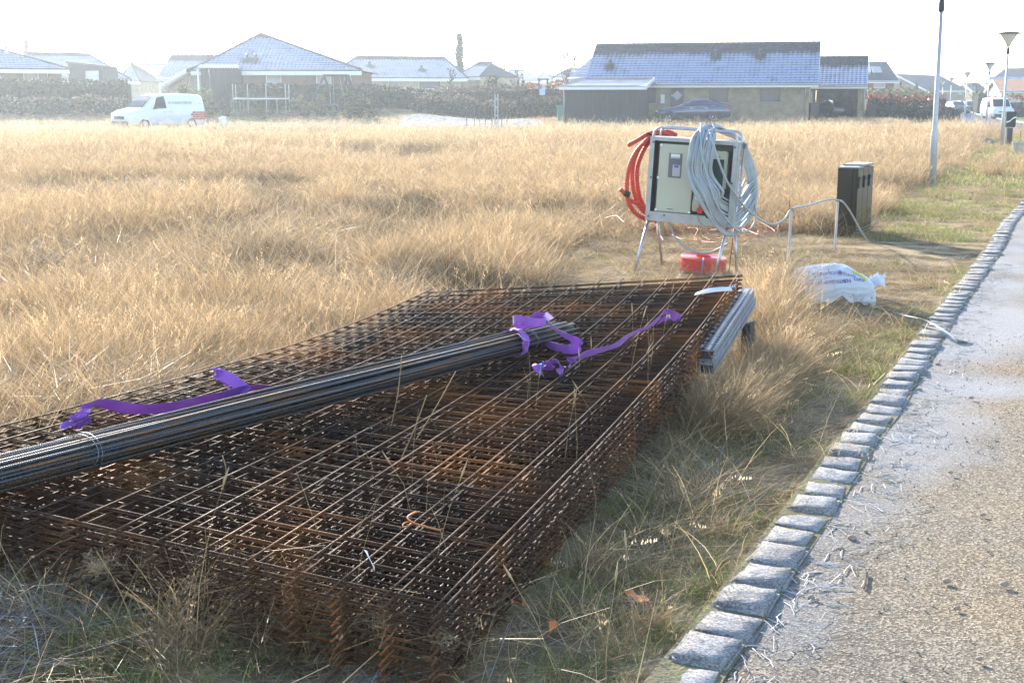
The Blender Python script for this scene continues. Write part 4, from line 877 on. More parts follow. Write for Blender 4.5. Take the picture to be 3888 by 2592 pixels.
def wall_holes(mb, L, z0, z1, holes, y=0.0, th=.25):
    xs = sorted({0.0, L} | {h[0] for h in holes} | {h[1] for h in holes}); zs = sorted({z0, z1} | {h[2] for h in holes} | {h[3] for h in holes})
    for a, b in zip(xs, xs[1:]):
        for c, d in zip(zs, zs[1:]):
            cx, cz = (a + b) / 2, (c + d) / 2
            if any(h[0] < cx < h[1] and h[2] < cz < h[3] for h in holes): continue
            mb.quad((a, y, c), (b, y, c), (b, y, d), (a, y, d))
    for a, b, c, d in [h[:4] for h in holes]:
        for p, q in (((a, c), (b, c)), ((b, c), (b, d)), ((b, d), (a, d)), ((a, d), (a, c))):
            mb.quad((p[0], y, p[1]), (q[0], y, q[1]), (q[0], y + .12, q[1]), (p[0], y + .12, p[1]))
def house(name, label, pl, Yl, pr, Yr, zb, ze, zr, depth, wall, roofm, ov=.45, sov=.35, holes=(), ridge=.5, kind='gable', trimm=None, group=None, tiled=True, melt=.15, vents=(), gable_m=None, cat='house', fascia=.20, gutter=True, hipx=None):
    A = at(pl, HOR, Yl); B = at(pr, HOR, Yr); d = Vector((B.x - A.x, B.y - A.y, 0)); L = d.length; ang = math.atan2(d.y, d.x)
    root = empty(name, (A.x, A.y, 0), rz=ang); tag(root, label, cat, group); trimm = trimm or white
    ex = d.normalized(); ny = Vector((-ex.y, ex.x, 0))
    def lx(px, py=HOR):      # pixel column on the wall plane -> local x, z
        r = ray(px, py); t = (Vector((A.x, A.y, 0)) - Vector((0, 0, CAMH))).dot(ny) / r.dot(ny); p = Vector((0, 0, CAMH)) + r * t
        return (p - Vector((A.x, A.y, 0))).dot(ex), p.z
    hs = []
    for h in holes:
        x0, z1 = lx(h[0], h[2]); x1, z0 = lx(h[1], h[3]); z0 = max(z0, zb); hs.append((x0, x1, z0, min(z1, ze - .02), h[4]))
    mb = MB(); wall_holes(mb, L, zb - .5, ze, hs); rd_ = depth * ridge
    mb.quad((L, depth, zb - .5), (0, depth, zb - .5), (0, depth, ze), (L, depth, ze))
    if kind == 'gable':
        for x in (0, L): mb.add([(x, 0, zb - .5), (x, depth, zb - .5), (x, depth, ze), (x, rd_, zr), (x, 0, ze)], [(0, 1, 2, 3, 4)])
    else:
        for x in (0, L): mb.quad((x, 0, zb - .5), (x, depth, zb - .5), (x, depth, ze), (x, 0, ze))
    mb.build('wall', wall, root)
    for x0, x1, z0, z1, stl in hs:
        fm = {'w': white, 'd': trim_dk, 'b': white, 'door': trim_dk, 'wdoor': white}[stl]; y0 = .10
        f_ = MB(); wf = .06
        f_.box(((x0 + x1) / 2, y0, z1 - wf / 2), (x1 - x0, .07, wf)); f_.box(((x0 + x1) / 2, y0, z0 + wf / 2), (x1 - x0, .07, wf))
        f_.box((x0 + wf / 2, y0, (z0 + z1) / 2), (wf, .07, z1 - z0 - 2 * wf)); f_.box((x1 - wf / 2, y0, (z0 + z1) / 2), (wf, .07, z1 - z0 - 2 * wf))
        if 'door' in stl:
            f_.box(((x0 + x1) / 2, y0 + .01, (z0 + z1) / 2), (x1 - x0 - 2 * wf, .05, z1 - z0 - 2 * wf)); o = f_.build('door', fm, root)
            if stl == 'door':
                q_ = MB(); cx, cz, s_1 = (x0 + x1) / 2, z0 + (z1 - z0) * .62, .33; q_.prism([(cx - s_1, cz), (cx, cz - s_1), (cx + s_1, cz), (cx, cz + s_1)], y0 - .035, y0, 'y'); q_.build('diamond_pane', blind, o)
                q_ = MB(); q_.box((x0 + .12, y0 - .05, z0 + 1.0), (.03, .05, .16)); q_.build('handle', alu, o)
        else:
            o = f_.build('window', fm, root); q_ = MB(); q_.box(((x0 + x1) / 2, y0 + .01, (z0 + z1) / 2), (x1 - x0 - 2 * wf, .02, z1 - z0 - 2 * wf)); q_.build('pane', blind if stl == 'b' else glass, o)
            if stl in 'd': q_ = MB(); q_.box(((x0 + x1) / 2, -.03, z0 - .05), (x1 - x0 + .1, .16, .08)); q_.build('sill', M('sill_tile', (0.26, 0.24, 0.22), .8), o)
    # roof
    run = rd_ + ov; rise = zr - ze; sl_ = rise / rd_; zE = ze - ov * sl_; up_ = Vector((0, run, rise + ov * sl_)); S = up_.length
    mb = MB(); x0, x1 = -sov, L + sov
    if kind == 'gable':
        if tiled: tile_face(mb, (0, -ov, zE + .10), (1, 0, 0), up_, S, lambda s: (x0, x1), melt=melt, vent=vents)
        else: mb.add([(x0, -ov, zE + .1), (x1, -ov, zE + .1), (x1, rd_, zr + .1), (x0, rd_, zr + .1)], [(0, 1, 2, 3)], att=[.3] * 4)
        run2 = depth - rd_ + ov; sl2 = rise / (depth - rd_); zB = ze - ov * sl2
        P_ = [(-ov, zE + .09), (rd_, zr + .09), (depth + ov, zB + .09), (depth + ov, zB - .02), (rd_, zr - .05), (-ov, zE - .02)]; b_ = len(mb.v); mb.prism(P_, x0 + .02, x1 - .02, 'x')
        if mb.a: mb.a += [.0] * (len(mb.v) - b_)
        rt_ = mb.build('roof', roofm, root, attname='att')
        if tiled:
            q_ = MB(); nr = int((x1 - x0) / .38)
            for i in range(nr): a_, c_ = x0 + (x1 - x0) * i / nr, x0 + (x1 - x0) * (i + 1.1) / nr; q_.tube([(a_, rd_, zr + .13), (min(c_, x1), rd_, zr + .15)], [.095, .11], 8)
            q_.build('ridge_tile', roof_plain, rt_)
        for x in (x0, x1):
            q_ = MB(); q_.prism([(-ov, zE - .16), (-ov, zE + .11), (rd_, zr + .13), (depth + ov, zB + .11), (depth + ov, zB - .16), (rd_, zr - .14)], x - .02, x + .02, 'x'); q_.build('barge_board', trimm, rt_)
        q_ = MB(); q_.box(((x0 + x1) / 2, -ov - .01, zE - .07), (x1 - x0 - .05, .03, fascia)); q_.box(((x0 + x1) / 2, -ov / 2, zE - .16), (x1 - x0 - .1, ov, .02)); q_.build('fascia', trimm, rt_)
        if gutter: q_ = MB(); q_.tube([(x0, -ov - .08, zE + .04), (x1, -ov - .08, zE + .04)], .065, 8); q_.build('gutter', alu_dull, rt_, smooth=True)
    else:
        hx = hipx if hipx is not None else L / 2
        if kind == 'hip_end':     # triangle facing the camera, ridge running away from its apex
            tile_face(mb, (0, -ov, zE + .1), (1, 0, 0), up_, S, lambda s: (x0 + (hx - x0) * s / S, x1 - (x1 - hx) * s / S), melt=melt, vent=vents)
            b_ = len(mb.v); mb.add([(x0, -ov, zE + .09), (hx, rd_, zr + .09), (hx, depth, zr + .09), (x0, depth, zE + .09), (x1, -ov, zE + .09), (x1, depth, zE + .09)], [(0, 1, 2, 3), (4, 5, 2, 1), (0, 3, 5, 4), (3, 2, 5)]); mb.a += [-.5] * 6
            hips = [((x0, -ov, zE + .14), (hx, rd_, zr + .14)), ((x1, -ov, zE + .14), (hx, rd_, zr + .14))]
        else:                     # 'hip' : ridge parallel to the front between two hips
            h0, h1 = hipx
            tile_face(mb, (0, -ov, zE + .1), (1, 0, 0), up_, S, lambda s: (x0 + (h0 - x0) * s / S, x1 - (x1 - h1) * s / S), melt=melt, vent=vents)
            b_ = len(mb.v); yb = depth + ov; mb.add([(x0, -ov, zE + .09), (h0, rd_, zr + .09), (h1, rd_, zr + .09), (x1, -ov, zE + .09), (x0, yb, zE + .09), (x1, yb, zE + .09)], [(0, 1, 4), (3, 5, 2), (4, 1, 2, 5), (0, 4, 5, 3)]); mb.a += [-.5] * 6
            hips = [((x0, -ov, zE + .14), (h0, rd_, zr + .14)), ((x1, -ov, zE + .14), (h1, rd_, zr + .14)), ((h0, rd_, zr + .14), (h1, rd_, zr + .14))]
        rt_ = mb.build('roof', roofm, root, attname='att'); q_ = MB()
        for a_, c_ in hips:
            a_, c_ = Vector(a_), Vector(c_); nr = max(1, int((c_ - a_).length / .38))
            for i in range(nr): q_.tube([a_ + (c_ - a_) * i / nr + Vector((0, 0, -.02)), a_ + (c_ - a_) * min(1, (i + 1.1) / nr) + Vector((0, 0, .01))], [.11, .09], 7)
        q_.build('ridge_tile', roof_plain, rt_)
        q_ = MB(); q_.box(((x0 + x1) / 2, -ov - .01, zE - .10), (x1 - x0, .03, fascia + .08)); q_.box(((x0 + x1) / 2, -ov / 2, zE - .16), (x1 - x0 - .1, ov, .02)); q_.build('fascia', trimm, rt_)
    for i, (vx, vs_) in enumerate(vents):
        p = Vector((vx, -ov, zE + .1)) + up_.normalized() * vs_; q_ = MB(); q_.lathe([(0, -.1), (.10, -.1), (.10, .28), (.14, .30), (.14, .36), (0, .42)], 12, p); q_.build('roof_vent', trim_dk, rt_)
    return root, rt_, L, lx, zE
def pipe(root, x, y, z0, z1, m=None, off=.45):
    q_ = MB(); q_.tube([(x, y - off, z1), (x, y - off, z1 - .15), (x, y - .06, z1 - .55), (x, y - .06, z0)], .045, 8); return q_.build('downpipe', m or galv, root, smooth=True)

# main yellow brick house
hz = at(3098, 311, 84).z + .12
H1, rf, L, lx, zE = house('brick_house', 'long yellow brick house with dark tiled roof behind the parked blue car', 2250, 87.6, 3072, 84.2, .30, hz, at(3121, 170, 88).z, 8.6, yellow_brick, roof_blue, ov=.55, sov=.55, holes=[(2457, 2490, 331, 392, 'd'), (2545, 2596, 328, 420, 'door'), (2692, 2764, 328, 388, 'd'), (2888, 2962, 328, 387, 'd')], vents=[(.9, 2.6), (8.0, 3.9), (11.0, 3.9)], melt=.22)
pipe(H1, lx(3057)[0], 0, .1, zE + .05)
mb = MB(); x_, z_ = lx(2516, 376); mb.box((x_, -.04, z_), (.26, .06, .60)); mb.build('house_sign', white, H1)
mb = MB(); x_, z_ = lx(2437, 338); mb.lathe([(0, -.12), (.05, -.12), (.12, .0), (.05, .1), (0, .12)], 10, (x_, -.15, z_)); mb.build('wall_lamp', galv, H1)
mb = MB(); mb.quad((L + .003, .3, .2), (L + .003, 2.2, .2), (L + .003, 2.2, 2.4), (L + .003, .3, 2.4)); mb.build('side_door', cream, H1)
# dark timber garage extension with low lean-to roof
ga = at(2149, HOR, 83.4); gb = at(2428, HOR, 82.3); d = gb - ga; G = empty('timber_garage', (ga.x, ga.y, 0), rz=math.atan2(d.y, d.x)); tag(G, 'black timber garage with low grey lean-to roof at the left end of the brick house', 'garage'); Lg = Vector((d.x, d.y)).length
zt = at(2149, 338, 85).z
mb = MB(); nbd = 30
for i in range(nbd): mb.box((Lg * (i + .5) / nbd, 0.03 * (i % 2) , zt / 2 + .05), (Lg / nbd * .98, .05, zt + .3))
mb.box((0, 2.5, zt / 2), (.06, 5, zt)); mb.box((Lg, 2.5, zt / 2), (.06, 5, zt)); mb.build('wall', darkwood, G)
mb = MB(); zr_ = zt + .62
gr = MB(); tile_face(gr, (0, -.3, zt + .08), (1, 0, 0), (0, 4.3, .62), 4.34, lambda s: (-.35 + .30 * s, Lg + .45), tw=.18, tl=2.2, amp=.03, melt=.0)
gr.prism([(-.3, zt + .06), (4.0, zr_ + .06), (4.0, zr_ - .1), (-.3, zt - .05)], -.3, Lg + .4, 'x'); gr.a += [-.1] * (len(gr.v) - len(gr.a)); ro_ = gr.build('roof', roof_grey, G, attname='att')
mb = MB(); mb.box((Lg / 2, -.34, zt + .01), (Lg + .8, .04, .17)); mb.prism([(-.35, zt - .10), (-.35, zt + .16), (4.0, zr_ + .16), (4.0, zr_ - .08)], Lg + .42, Lg + .46, 'x'); mb.build('fascia', white, ro_); pipe(G, -.12, 0, .1, zt + .05, off=.25)
# garage / carport wing to the right
H1b, rf, Lc_, lx2, zE2 = house('carport_house', 'small tiled carport building right of the brick house with a black car inside', 3074, 93.4, 3284, 92.4, .2, at(3290, 322, 92.3).z + .05, at(3290, 224, 96).z, 8.0, yellow_brick, roof_blue, ov=.35, sov=.12, holes=[(3086, 3260, 338, 452, 'open')] if False else [], melt=.3, cat='carport')
# rebuild its front as an opening: remove solid wall, add pillars, beam, inner wall
for ch in list(H1b.children):
    if ch.name.startswith('wall'): bpy.data.objects.remove(ch)
mb = MB(); zev = at(3290, 322, 92.3).z + .05; ztop = zev
mb.box((Lc_ - .25, 0.15, ztop / 2), (.5, .3, ztop)); mb.box((Lc_ - .1, 4, ztop / 2), (.2, 7.4, ztop)); mb.box((.1, 4, ztop / 2), (.2, 7.4, ztop)); mb.box((Lc_ / 2, 7.9, ztop / 2), (Lc_ - .44, .2, ztop)); mb.build('wall', yellow_brick, H1b)
mb = MB(); mb.box(((Lc_ - .5) / 2, .12, ztop - .22), (Lc_ - .52, .2, .45)); mb.build('beam', darkwood, H1b); pipe(H1b, Lc_ - .06, 0, .1, zE2, off=.25)

# hip roofed brick house on the left
z2 = at(1000, 264, 94).z + .10
H2, rf, L2, lx, zE = house('hip_roof_house', 'brick house with big pyramid shaped tiled roof behind the trampoline', 775, 95, 1340, 95, .95, z2, at(1000, 134, 100.5).z, 13, red_brick, roof_grey, ov=.6, sov=.75, kind='hip_end', hipx=(at(1000, HOR, 101).x - at(775, HOR, 95).x), holes=[(1008, 1070, 277, 345, 'b'), (1199, 1259, 277, 345, 'b')], vents=[(3.0, 2.1), (3.65, 2.1)], melt=.1, ridge=.46, fascia=.22)
pipe(H2, L2 - .1, 0, .9, zE)
mb = MB(); x_ = lx(795)[0]; q = Vector((x_, 2.0, 0)); mb.tube([(x_, 2.4, zE + 1.0), (x_, 2.4, at(795, 205, 97).z)], .13, 8); mb.build('flue', galv, H2)
# dark shed in front-left of it with white corrugated roof
sa, sb = at(768, HOR, 93.2), at(908, HOR, 93.2); SH = empty('timber_shed', (sa.x, sa.y, 0)); tag(SH, 'dark timber shed with pale corrugated roof against the pyramid roofed house', 'shed'); Ls = sb.x - sa.x; zs = at(800, 262, 93.2).z
mb = MB(); nbd = 20
for i in range(nbd): mb.box((Ls * (i + .5) / nbd, .03 * (i % 2), (zs + .9) / 2), (Ls / nbd * .98, .05, zs - .7))
mb.box((0, .7, (zs + .9) / 2), (.05, 1.3, zs - .9)); mb.box((Ls, .7, (zs + .9) / 2), (.05, 1.3, zs - .9)); mb.build('wall', darkwood, SH)
mb = MB(); tile_face(mb, (0, -.25, zs + .02), (1, 0, 0), (0, 1.9, .30), 1.92, lambda s: (-.25 - .12 * s, Ls + .1 - .2 * s), tw=.20, tl=2.5, amp=.05, melt=0); mb.a = [.6 if a > -.2 else .6 for a in mb.a]; r_ = mb.build('roof', roof_grey, SH, attname='att')
mb = MB(); mb.box((-.22, .0, (zs + .9) / 2), (.14, .14, zs - .9)); mb.build('corner_post', white, SH); pipe(SH, .62, 0, .9, zs, off=.2)
# low wing running off to the left of it (sloping white verge, board wall)
wa, wb = at(612, HOR, 94.6), at(760, HOR, 94.6); WG = empty('terrace_wing', (wa.x, wa.y, 0)); tag(WG, 'low wing with sloping white edged roof and upright boards left of the dark shed', 'house wing'); Lw = wb.x - wa.x; zw0, zw1 = at(612, 326, 94.6).z, at(712, 262, 94.6).z; xk = at(712, HOR, 94.6).x - wa.x
mb = MB(); nbd = 17
for i in range(nbd):
    x0, x1 = Lw * i / nbd, Lw * (i + .82) / nbd; zt0 = zw0 + (zw1 - zw0) * min(1, x0 / xk) - .35; zt1 = zw0 + (zw1 - zw0) * min(1, x1 / xk) - .35
    mb.prism([(x0, .8), (x1, .8), (x1, zt1), (x0, zt0)], 1.3, 1.36, 'y')
mb.build('board_wall', M('pale_boards', (0.42, 0.41, 0.40), .8, .2, 3), WG)
mb = MB(); mb.prism([(-.1, zw0), (xk, zw1), (Lw, zw1 + .3), (Lw, zw1 + .18), (xk, zw1 - .12), (-.1, zw0 - .12)], .1, 6, 'y'); r_ = mb.build('roof', roof_plain, WG)
mb = MB(); mb.prism([(-.16, zw0 + .06), (xk, zw1 + .06), (xk, zw1 - .22), (-.16, zw0 - .22)], .0, .06, 'y'); mb.prism([(-.1, zw0 - .22), (xk, zw1 - .22), (xk, zw1 - .30), (-.1, zw0 - .30)], .07, 1.28, 'y'); mb.build('fascia', white, r_)

HH = 'detached houses of the estate'
house('bungalow', 'long pale yellow bungalow with frosted roof right of the pyramid roofed house', 1262, 119, 1752, 122, 1.3, at(1500, 292, 120).z, at(1500, 220, 124).z, 6, pale_brick, roof_grey, ov=.5, sov=.5, kind='hip', ridge=.85, hipx=(3.0, at(1735, 0, 124).x - at(1262, 0, 122).x), holes=[(1474, 1516, 300, 342, 'w'), (1589, 1676, 305, 340, 'w'), (1372, 1418, 306, 345, 'w')], melt=.1, vents=[(3.9, 3.5), (8.7, 2.4)], group=HH)
house('bungalow', 'short bungalow end with dark frosted roof below the tall conifer', 1745, 124, 1826, 123, 1.3, at(1800, 294, 124).z + .1, at(1800, 244, 128).z, 8, pale_brick, roof_grey, ov=.5, sov=.2, kind='hip', hipx=(.1, at(1808, 0, 128).x - at(1745, 0, 124).x), melt=.2, group=HH)
house('bungalow', 'small distant roof just right of the conifer, mostly behind a bush', 1820, 150, 1880, 150, 1.3, at(1850, 292, 150).z, at(1850, 265, 153).z, 8, pale_brick, roof_grey, ov=.4, melt=.1, group=HH, tiled=True)
# far left houses
hA, rf, LA, lxa, zEa = house('bungalow', 'brown brick bungalow with hipped roof at the far left edge', -300, 92.5, 240, 97, .95, at(120, 258, 95).z + .1, at(0, 152, 100).z, 5.2, red_brick, roof_grey, ov=.6, sov=.5, kind='hip', ridge=.97, hipx=(2.5, (at(-8, HOR, 99).x - at(-300, HOR, 92.5).x) / .985), holes=[(88, 148, 271, 303, 'w'), (-60, 2, 271, 303, 'w')], melt=.1, group=HH)
pipe(hA, lxa(184)[0], 0, .9, zEa)
mb = MB(); mb.tube([(lxa(50)[0], 2.2, zEa + .8), (lxa(50)[0], 2.2, at(50, 180, 97).z)], .14, 8); mb.lathe([(.0, 0), (.26, 0), (.05, .2), (0, .2)], 10, (lxa(50)[0], 2.2, at(50, 182, 97).z)); mb.build('flue', galv, hA)
house('bungalow', 'bungalow with wide frosted roof behind the black shed on the left', 120, 114, 478, 119, 1.0, at(400, 299, 117).z + .1, at(300, 209, 121).z, 6, pale_brick, roof_grey, ov=.5, sov=.3, kind='hip', ridge=.9, hipx=(1.2, at(452, 0, 121).x - at(120, 0, 118).x), melt=.08, group=HH)
# black monopitch shed
sa, sb = at(266, HOR, 104), at(397, HOR, 104); S2 = empty('black_shed', (sa.x, sa.y, 0)); tag(S2, 'black flat fronted shed with a white door below a slanting roof edge, far left', 'shed'); Ls = sb.x - sa.x; za, zb2 = at(266, 240, 104).z, at(397, 255, 104).z
mb = MB(); xd0, xd1, zd = at(305, 0, 104).x - sa.x, at(358, 0, 104).x - sa.x, at(330, 269, 104).z
mb.prism([(0, .8), (xd0, .8), (xd0, za - (za - zb2) * xd0 / Ls), (0, za)], 0, 4, 'y'); mb.prism([(xd1, .8), (Ls, .8), (Ls, zb2), (xd1, za - (za - zb2) * xd1 / Ls)], 0, 4, 'y'); mb.prism([(xd0, zd), (xd1, zd), (xd1, za - (za - zb2) * xd1 / Ls), (xd0, za - (za - zb2) * xd0 / Ls)], 0, 4, 'y'); mb.build('wall', darkwood, S2)
mb = MB(); mb.box(((xd0 + xd1) / 2, .15, (zd + .9) / 2), (xd1 - xd0, .1, zd - .9)); mb.build('door', white, S2)
mb = MB(); mb.prism([(-.1, za), (Ls + .1, zb2), (Ls + .1, zb2 + .12), (-.1, za + .12)], -.1, 4.1, 'y'); mb.build('roof', roof_plain, S2)
house('bungalow', 'narrow frosted roof with a right hand slope between the black shed and the chimney house', 466, 135, 528, 135, 1.2, at(500, 305, 135).z, at(490, 243, 139).z, 8, pale_brick, roof_grey, kind='hip', hipx=(.1, at(505, 0, 139).x - at(466, 0, 135).x), melt=.05, group=HH)
hC, rf, LC, lxc, zc_ = house('bungalow', 'distant pale house with a chimney, above the white van', 512, 175, 640, 175, 1.3, at(560, 292, 175).z, at(560, 247, 180).z, 10, cream, roof_grey, holes=[(556, 590, 284, 303, 'w')], melt=.05, group=HH)
mb = MB(); x_ = lxc(521)[0]; mb.box((x_, 4.6, at(521, 236, 179).z), (.5, .5, 1.2)); mb.build('chimney', red_brick, hC)
house('bungalow', 'tiled wing with a left gable just left of the pyramid roofed house', 614, 113, 812, 113, 1.0, at(700, 292, 113).z, at(700, 218, 117).z, 9, pale_brick, roof_grey, ov=.5, sov=.2, melt=.2, group=HH)
# centre distance
house('bungalow', 'far hipped roof between the conifer and the garden slide', 1905, 190, 2046, 190, 1.6, at(1970, 306, 190).z, at(1970, 270, 195).z, 12, pale_brick, roof_grey, kind='hip', hipx=(at(1938, 0, 195).x - at(1905, 0, 190).x, at(1988, 0, 195).x - at(1905, 0, 190).x), melt=.05, group=HH)
hD, rf, LD, lxd, _ = house('bungalow', 'far low roof with a broad chimney left of the bare tree by the garage', 2042, 210, 2100, 210, 1.6, at(2070, 304, 210).z, at(2070, 278, 214).z, 10, cream, roof_grey, kind='hip', hipx=(at(2062, 0, 214).x - at(2042, 0, 210).x, at(2068, 0, 214).x - at(2042, 0, 210).x), melt=.05, group=HH)
mb = MB(); mb.box((lxd(2094)[0], 3, at(2094, 276, 212).z), (1.0, .7, 2.0)); mb.build('chimney', cream, hD)
house('bungalow', 'far low roof with white eaves half hidden by the timber garage', 2110, 160, 2200, 160, 1.3, at(2150, 294, 160).z, at(2150, 266, 165).z, 10, cream, roof_grey, kind='hip', hipx=(at(2158, 0, 165).x - at(2110, 0, 160).x, at(2200, 0, 165).x - at(2110, 0, 160).x), melt=.05, group=HH)
house('bungalow', 'small tiled roof peeping out behind the left end of the brick house', 2176, 104, 2262, 103, .8, at(2180, 298, 104).z + .1, at(2220, 222, 108).z, 8, cream, roof_blue, ov=.4, sov=.2, melt=.1, group=HH)
# right distance
hE, rf, LE, lxe, _ = house('tall_house', 'house with a dark roof and skylights beyond the carport', 3280, 130, 3392, 130, 1.0, at(3340, 304, 130).z, at(3340, 238, 134).z, 9, red_brick, roof_plain, ov=.4, sov=.4, holes=[(3318, 3361, 315, 336, 'b')], tiled=False, group=HH)
mb = MB(); mb.box((lxe(3343)[0], 1.9, at(3343, 268, 131.9).z + .05), (.9, 1.1, .12), (R_(33), 0, 0)); mb.build('skylight', blind, rf)
mb = MB(); mb.box((lxe(3299)[0], 1.6, at(3299, 275, 131.6).z + .25), (.6, 1.4, .9), (R_(50), 0, 0)); mb.build('dormer_window', white, rf)
house('tall_house', 'brick house with plain slate roof at the far end of the side street', 3512, 184, 3668, 198, 1.2, at(3600, 342, 190).z, at(3600, 287, 195).z, 9, yellow_brick, roof_plain, ov=.3, sov=.5, holes=[(3642, 3656, 346, 358, 'w')], tiled=False, group=HH)
hG, rf, LG, lxg, _ = house('tall_house', 'large pale gabled house with a brick chimney at the right edge', 3745, 172, 3990, 165, 1.2, at(3800, 322, 170).z, at(3800, 262, 175).z, 10, cream, roof_plain, ov=.3, sov=.4, tiled=False, group=HH)
mb = MB(); x_ = lxg(3833)[0]; mb.box((x_, 5, at(3833, 254, 173).z), (.55, .55, 1.3)); mb.build('chimney', red_brick, hG)
hI, rf, LI, lxi, _ = house('tall_house', 'white gabled house with tiled roof in front of the large chimney house', 3772, 150, 4000, 148, 1.0, at(3820, 338, 150).z, at(3820, 296, 155).z, 9, white, roof_blue, ov=.3, sov=.4, tiled=False, group=HH)
house('outbuilding', 'low outbuilding with pale gable at the far right above the hedge', 3800, 138, 4010, 137, .8, at(3850, 344, 138).z, at(3850, 306, 142).z, 8, cream, M('terracotta', (0.42, 0.20, 0.10), .8, .15, 3), ov=.4, sov=.3, tiled=False, cat='outbuilding')
house('outbuilding', 'small grey brick house between the slate roofed house and the pale gables', 3690, 200, 3742, 200, 1.2, at(3710, 345, 200).z, at(3710, 318, 204).z, 8, yellow_brick, roof_plain, ov=.3, sov=.2, tiled=False, cat='outbuilding')

# ------------------------------------------------------------------ vegetation: hedges, bushes, trees
leaf = leafmat('leaves', trans=.3, gloss=.03)
def colattr(me, cols, name='col'):
    a = me.color_attributes.new(name, 'FLOAT_COLOR', 'POINT'); c = np.ones((len(me.vertices), 4), dtype=np.float32); c[:, :3] = cols; a.data.foreach_set('color', c.ravel())
def leaf_cloud(pts, size, pal, rs, up=0.0, aspect=1.0, squash=1.0):
    """small leaf faces at pts; returns verts, faces, cols"""
    N = len(pts); pts = np.asarray(pts); u = rs.normal(size=(N, 3)); u[:, 2] *= squash; u[:, 2] += up; u /= np.linalg.norm(u, axis=1)[:, None]
    t = rs.normal(size=(N, 3)); v = np.cross(u, t); v /= np.linalg.norm(v, axis=1)[:, None] + 1e-9
    s = size * rs.uniform(.6, 1.4, (N, 1)); U = u * s * aspect; Vv = v * s / aspect * .6
    vs = np.stack([pts - U, pts + Vv, pts + U, pts - Vv], 1).reshape(-1, 3)
    pal = np.array(pal); c = pal[rs.integers(0, len(pal), N)] * rs.uniform(.7, 1.3, (N, 1)); c = np.repeat(c, 4, 0)
    f = np.arange(N * 4).reshape(-1, 4); return vs, f, np.clip(c, 0, 1)
def cloud_obj(name, pts, size, pal, seed, parent=None, **k):
    rs = np.random.default_rng(seed); v, f, c = leaf_cloud(pts, size, pal, rs, **k)
    me = bpy.data.meshes.new(name); me.from_pydata(v.tolist(), [], f.tolist()); colattr(me, c); me.materials.append(leaf)
    o = bpy.data.objects.new(name, me); scene.collection.objects.link(o)
    if parent: o.parent = parent
    return o
GREEN_D = [(.030, .045, .022), (.045, .06, .028), (.055, .07, .035)]; GREEN_Y = [(.12, .14, .04), (.09, .11, .035), (.16, .17, .06)]; BEECH = [(.30, .105, .05), (.22, .085, .045), (.38, .16, .08), (.14, .07, .045)]; TWIG = [(.16, .12, .09), (.22, .17, .12), (.12, .09, .07)]; STRAWB = [(.30, .22, .12), (.24, .18, .10)]
def hedge(name, label, pxs, top, Y, thick, pal, size=.10, dens=55, cat='hedge', zb=None, twig=False, group=None, rough=.12, Yb=None):
    """clipped hedge along pixel columns pxs = (x0, x1); top = (y0, y1) picture rows of its top at depth Y"""
    A = at(pxs[0], top[0], Y); B = at(pxs[1], top[1], Yb or Y); seed = abs(hash(label)) % 9999 if False else sum(map(ord, label)); rs = np.random.default_rng(seed)
    base = gz((A.x + B.x) / 2, Y) - .05 if zb is None else zb; L = math.hypot(B.x - A.x, B.y - A.y); H = (A.z + B.z) / 2 - base
    N = int(min(9000, dens * (L * H + L * thick))); t = rs.uniform(0, 1, N); hh = rs.uniform(0, 1, N) ** .8; dd = rs.uniform(0, 1, N)
    face = rs.uniform(0, 1, N) < .62; dd = np.where(face, rs.uniform(-.06, .10, N), dd); hh = np.where(~face, np.maximum(hh, rs.uniform(.85, 1.02, N)), hh)
    x = A.x + (B.x - A.x) * t; zt = A.z + (B.z - A.z) * t; bump_ = np.array([noise.noise(Vector((a * .7, seed, 0))) + .5 * noise.noise(Vector((a * 2.5, seed, 4))) for a in x]) * rough
    z = base + (zt + bump_ - base) * hh; y = A.y + (B.y - A.y) * t + thick * dd + .10 * np.array([noise.noise(Vector((a * 1.1, b * 1.3, seed))) for a, b in zip(x, z)])
    root = empty(name, ((A.x + B.x) / 2, Y, base)); tag(root, label, cat, group); off = np.array(root.location)
    cloud_obj('foliage', np.stack([x, y, z], 1) - off, size, pal, seed, root)
    mb = MB(); P = [(A.x + (B.x - A.x) * k / 30, A.y + (B.y - A.y) * k / 30 + thick * .5) for k in range(31)]
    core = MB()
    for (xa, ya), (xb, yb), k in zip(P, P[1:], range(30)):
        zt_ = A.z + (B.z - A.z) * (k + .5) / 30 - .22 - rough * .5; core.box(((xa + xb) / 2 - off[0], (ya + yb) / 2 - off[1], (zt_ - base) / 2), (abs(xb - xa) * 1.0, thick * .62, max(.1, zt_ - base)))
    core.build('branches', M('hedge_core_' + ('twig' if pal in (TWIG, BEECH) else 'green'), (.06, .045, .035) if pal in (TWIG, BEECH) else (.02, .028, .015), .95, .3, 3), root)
    return root
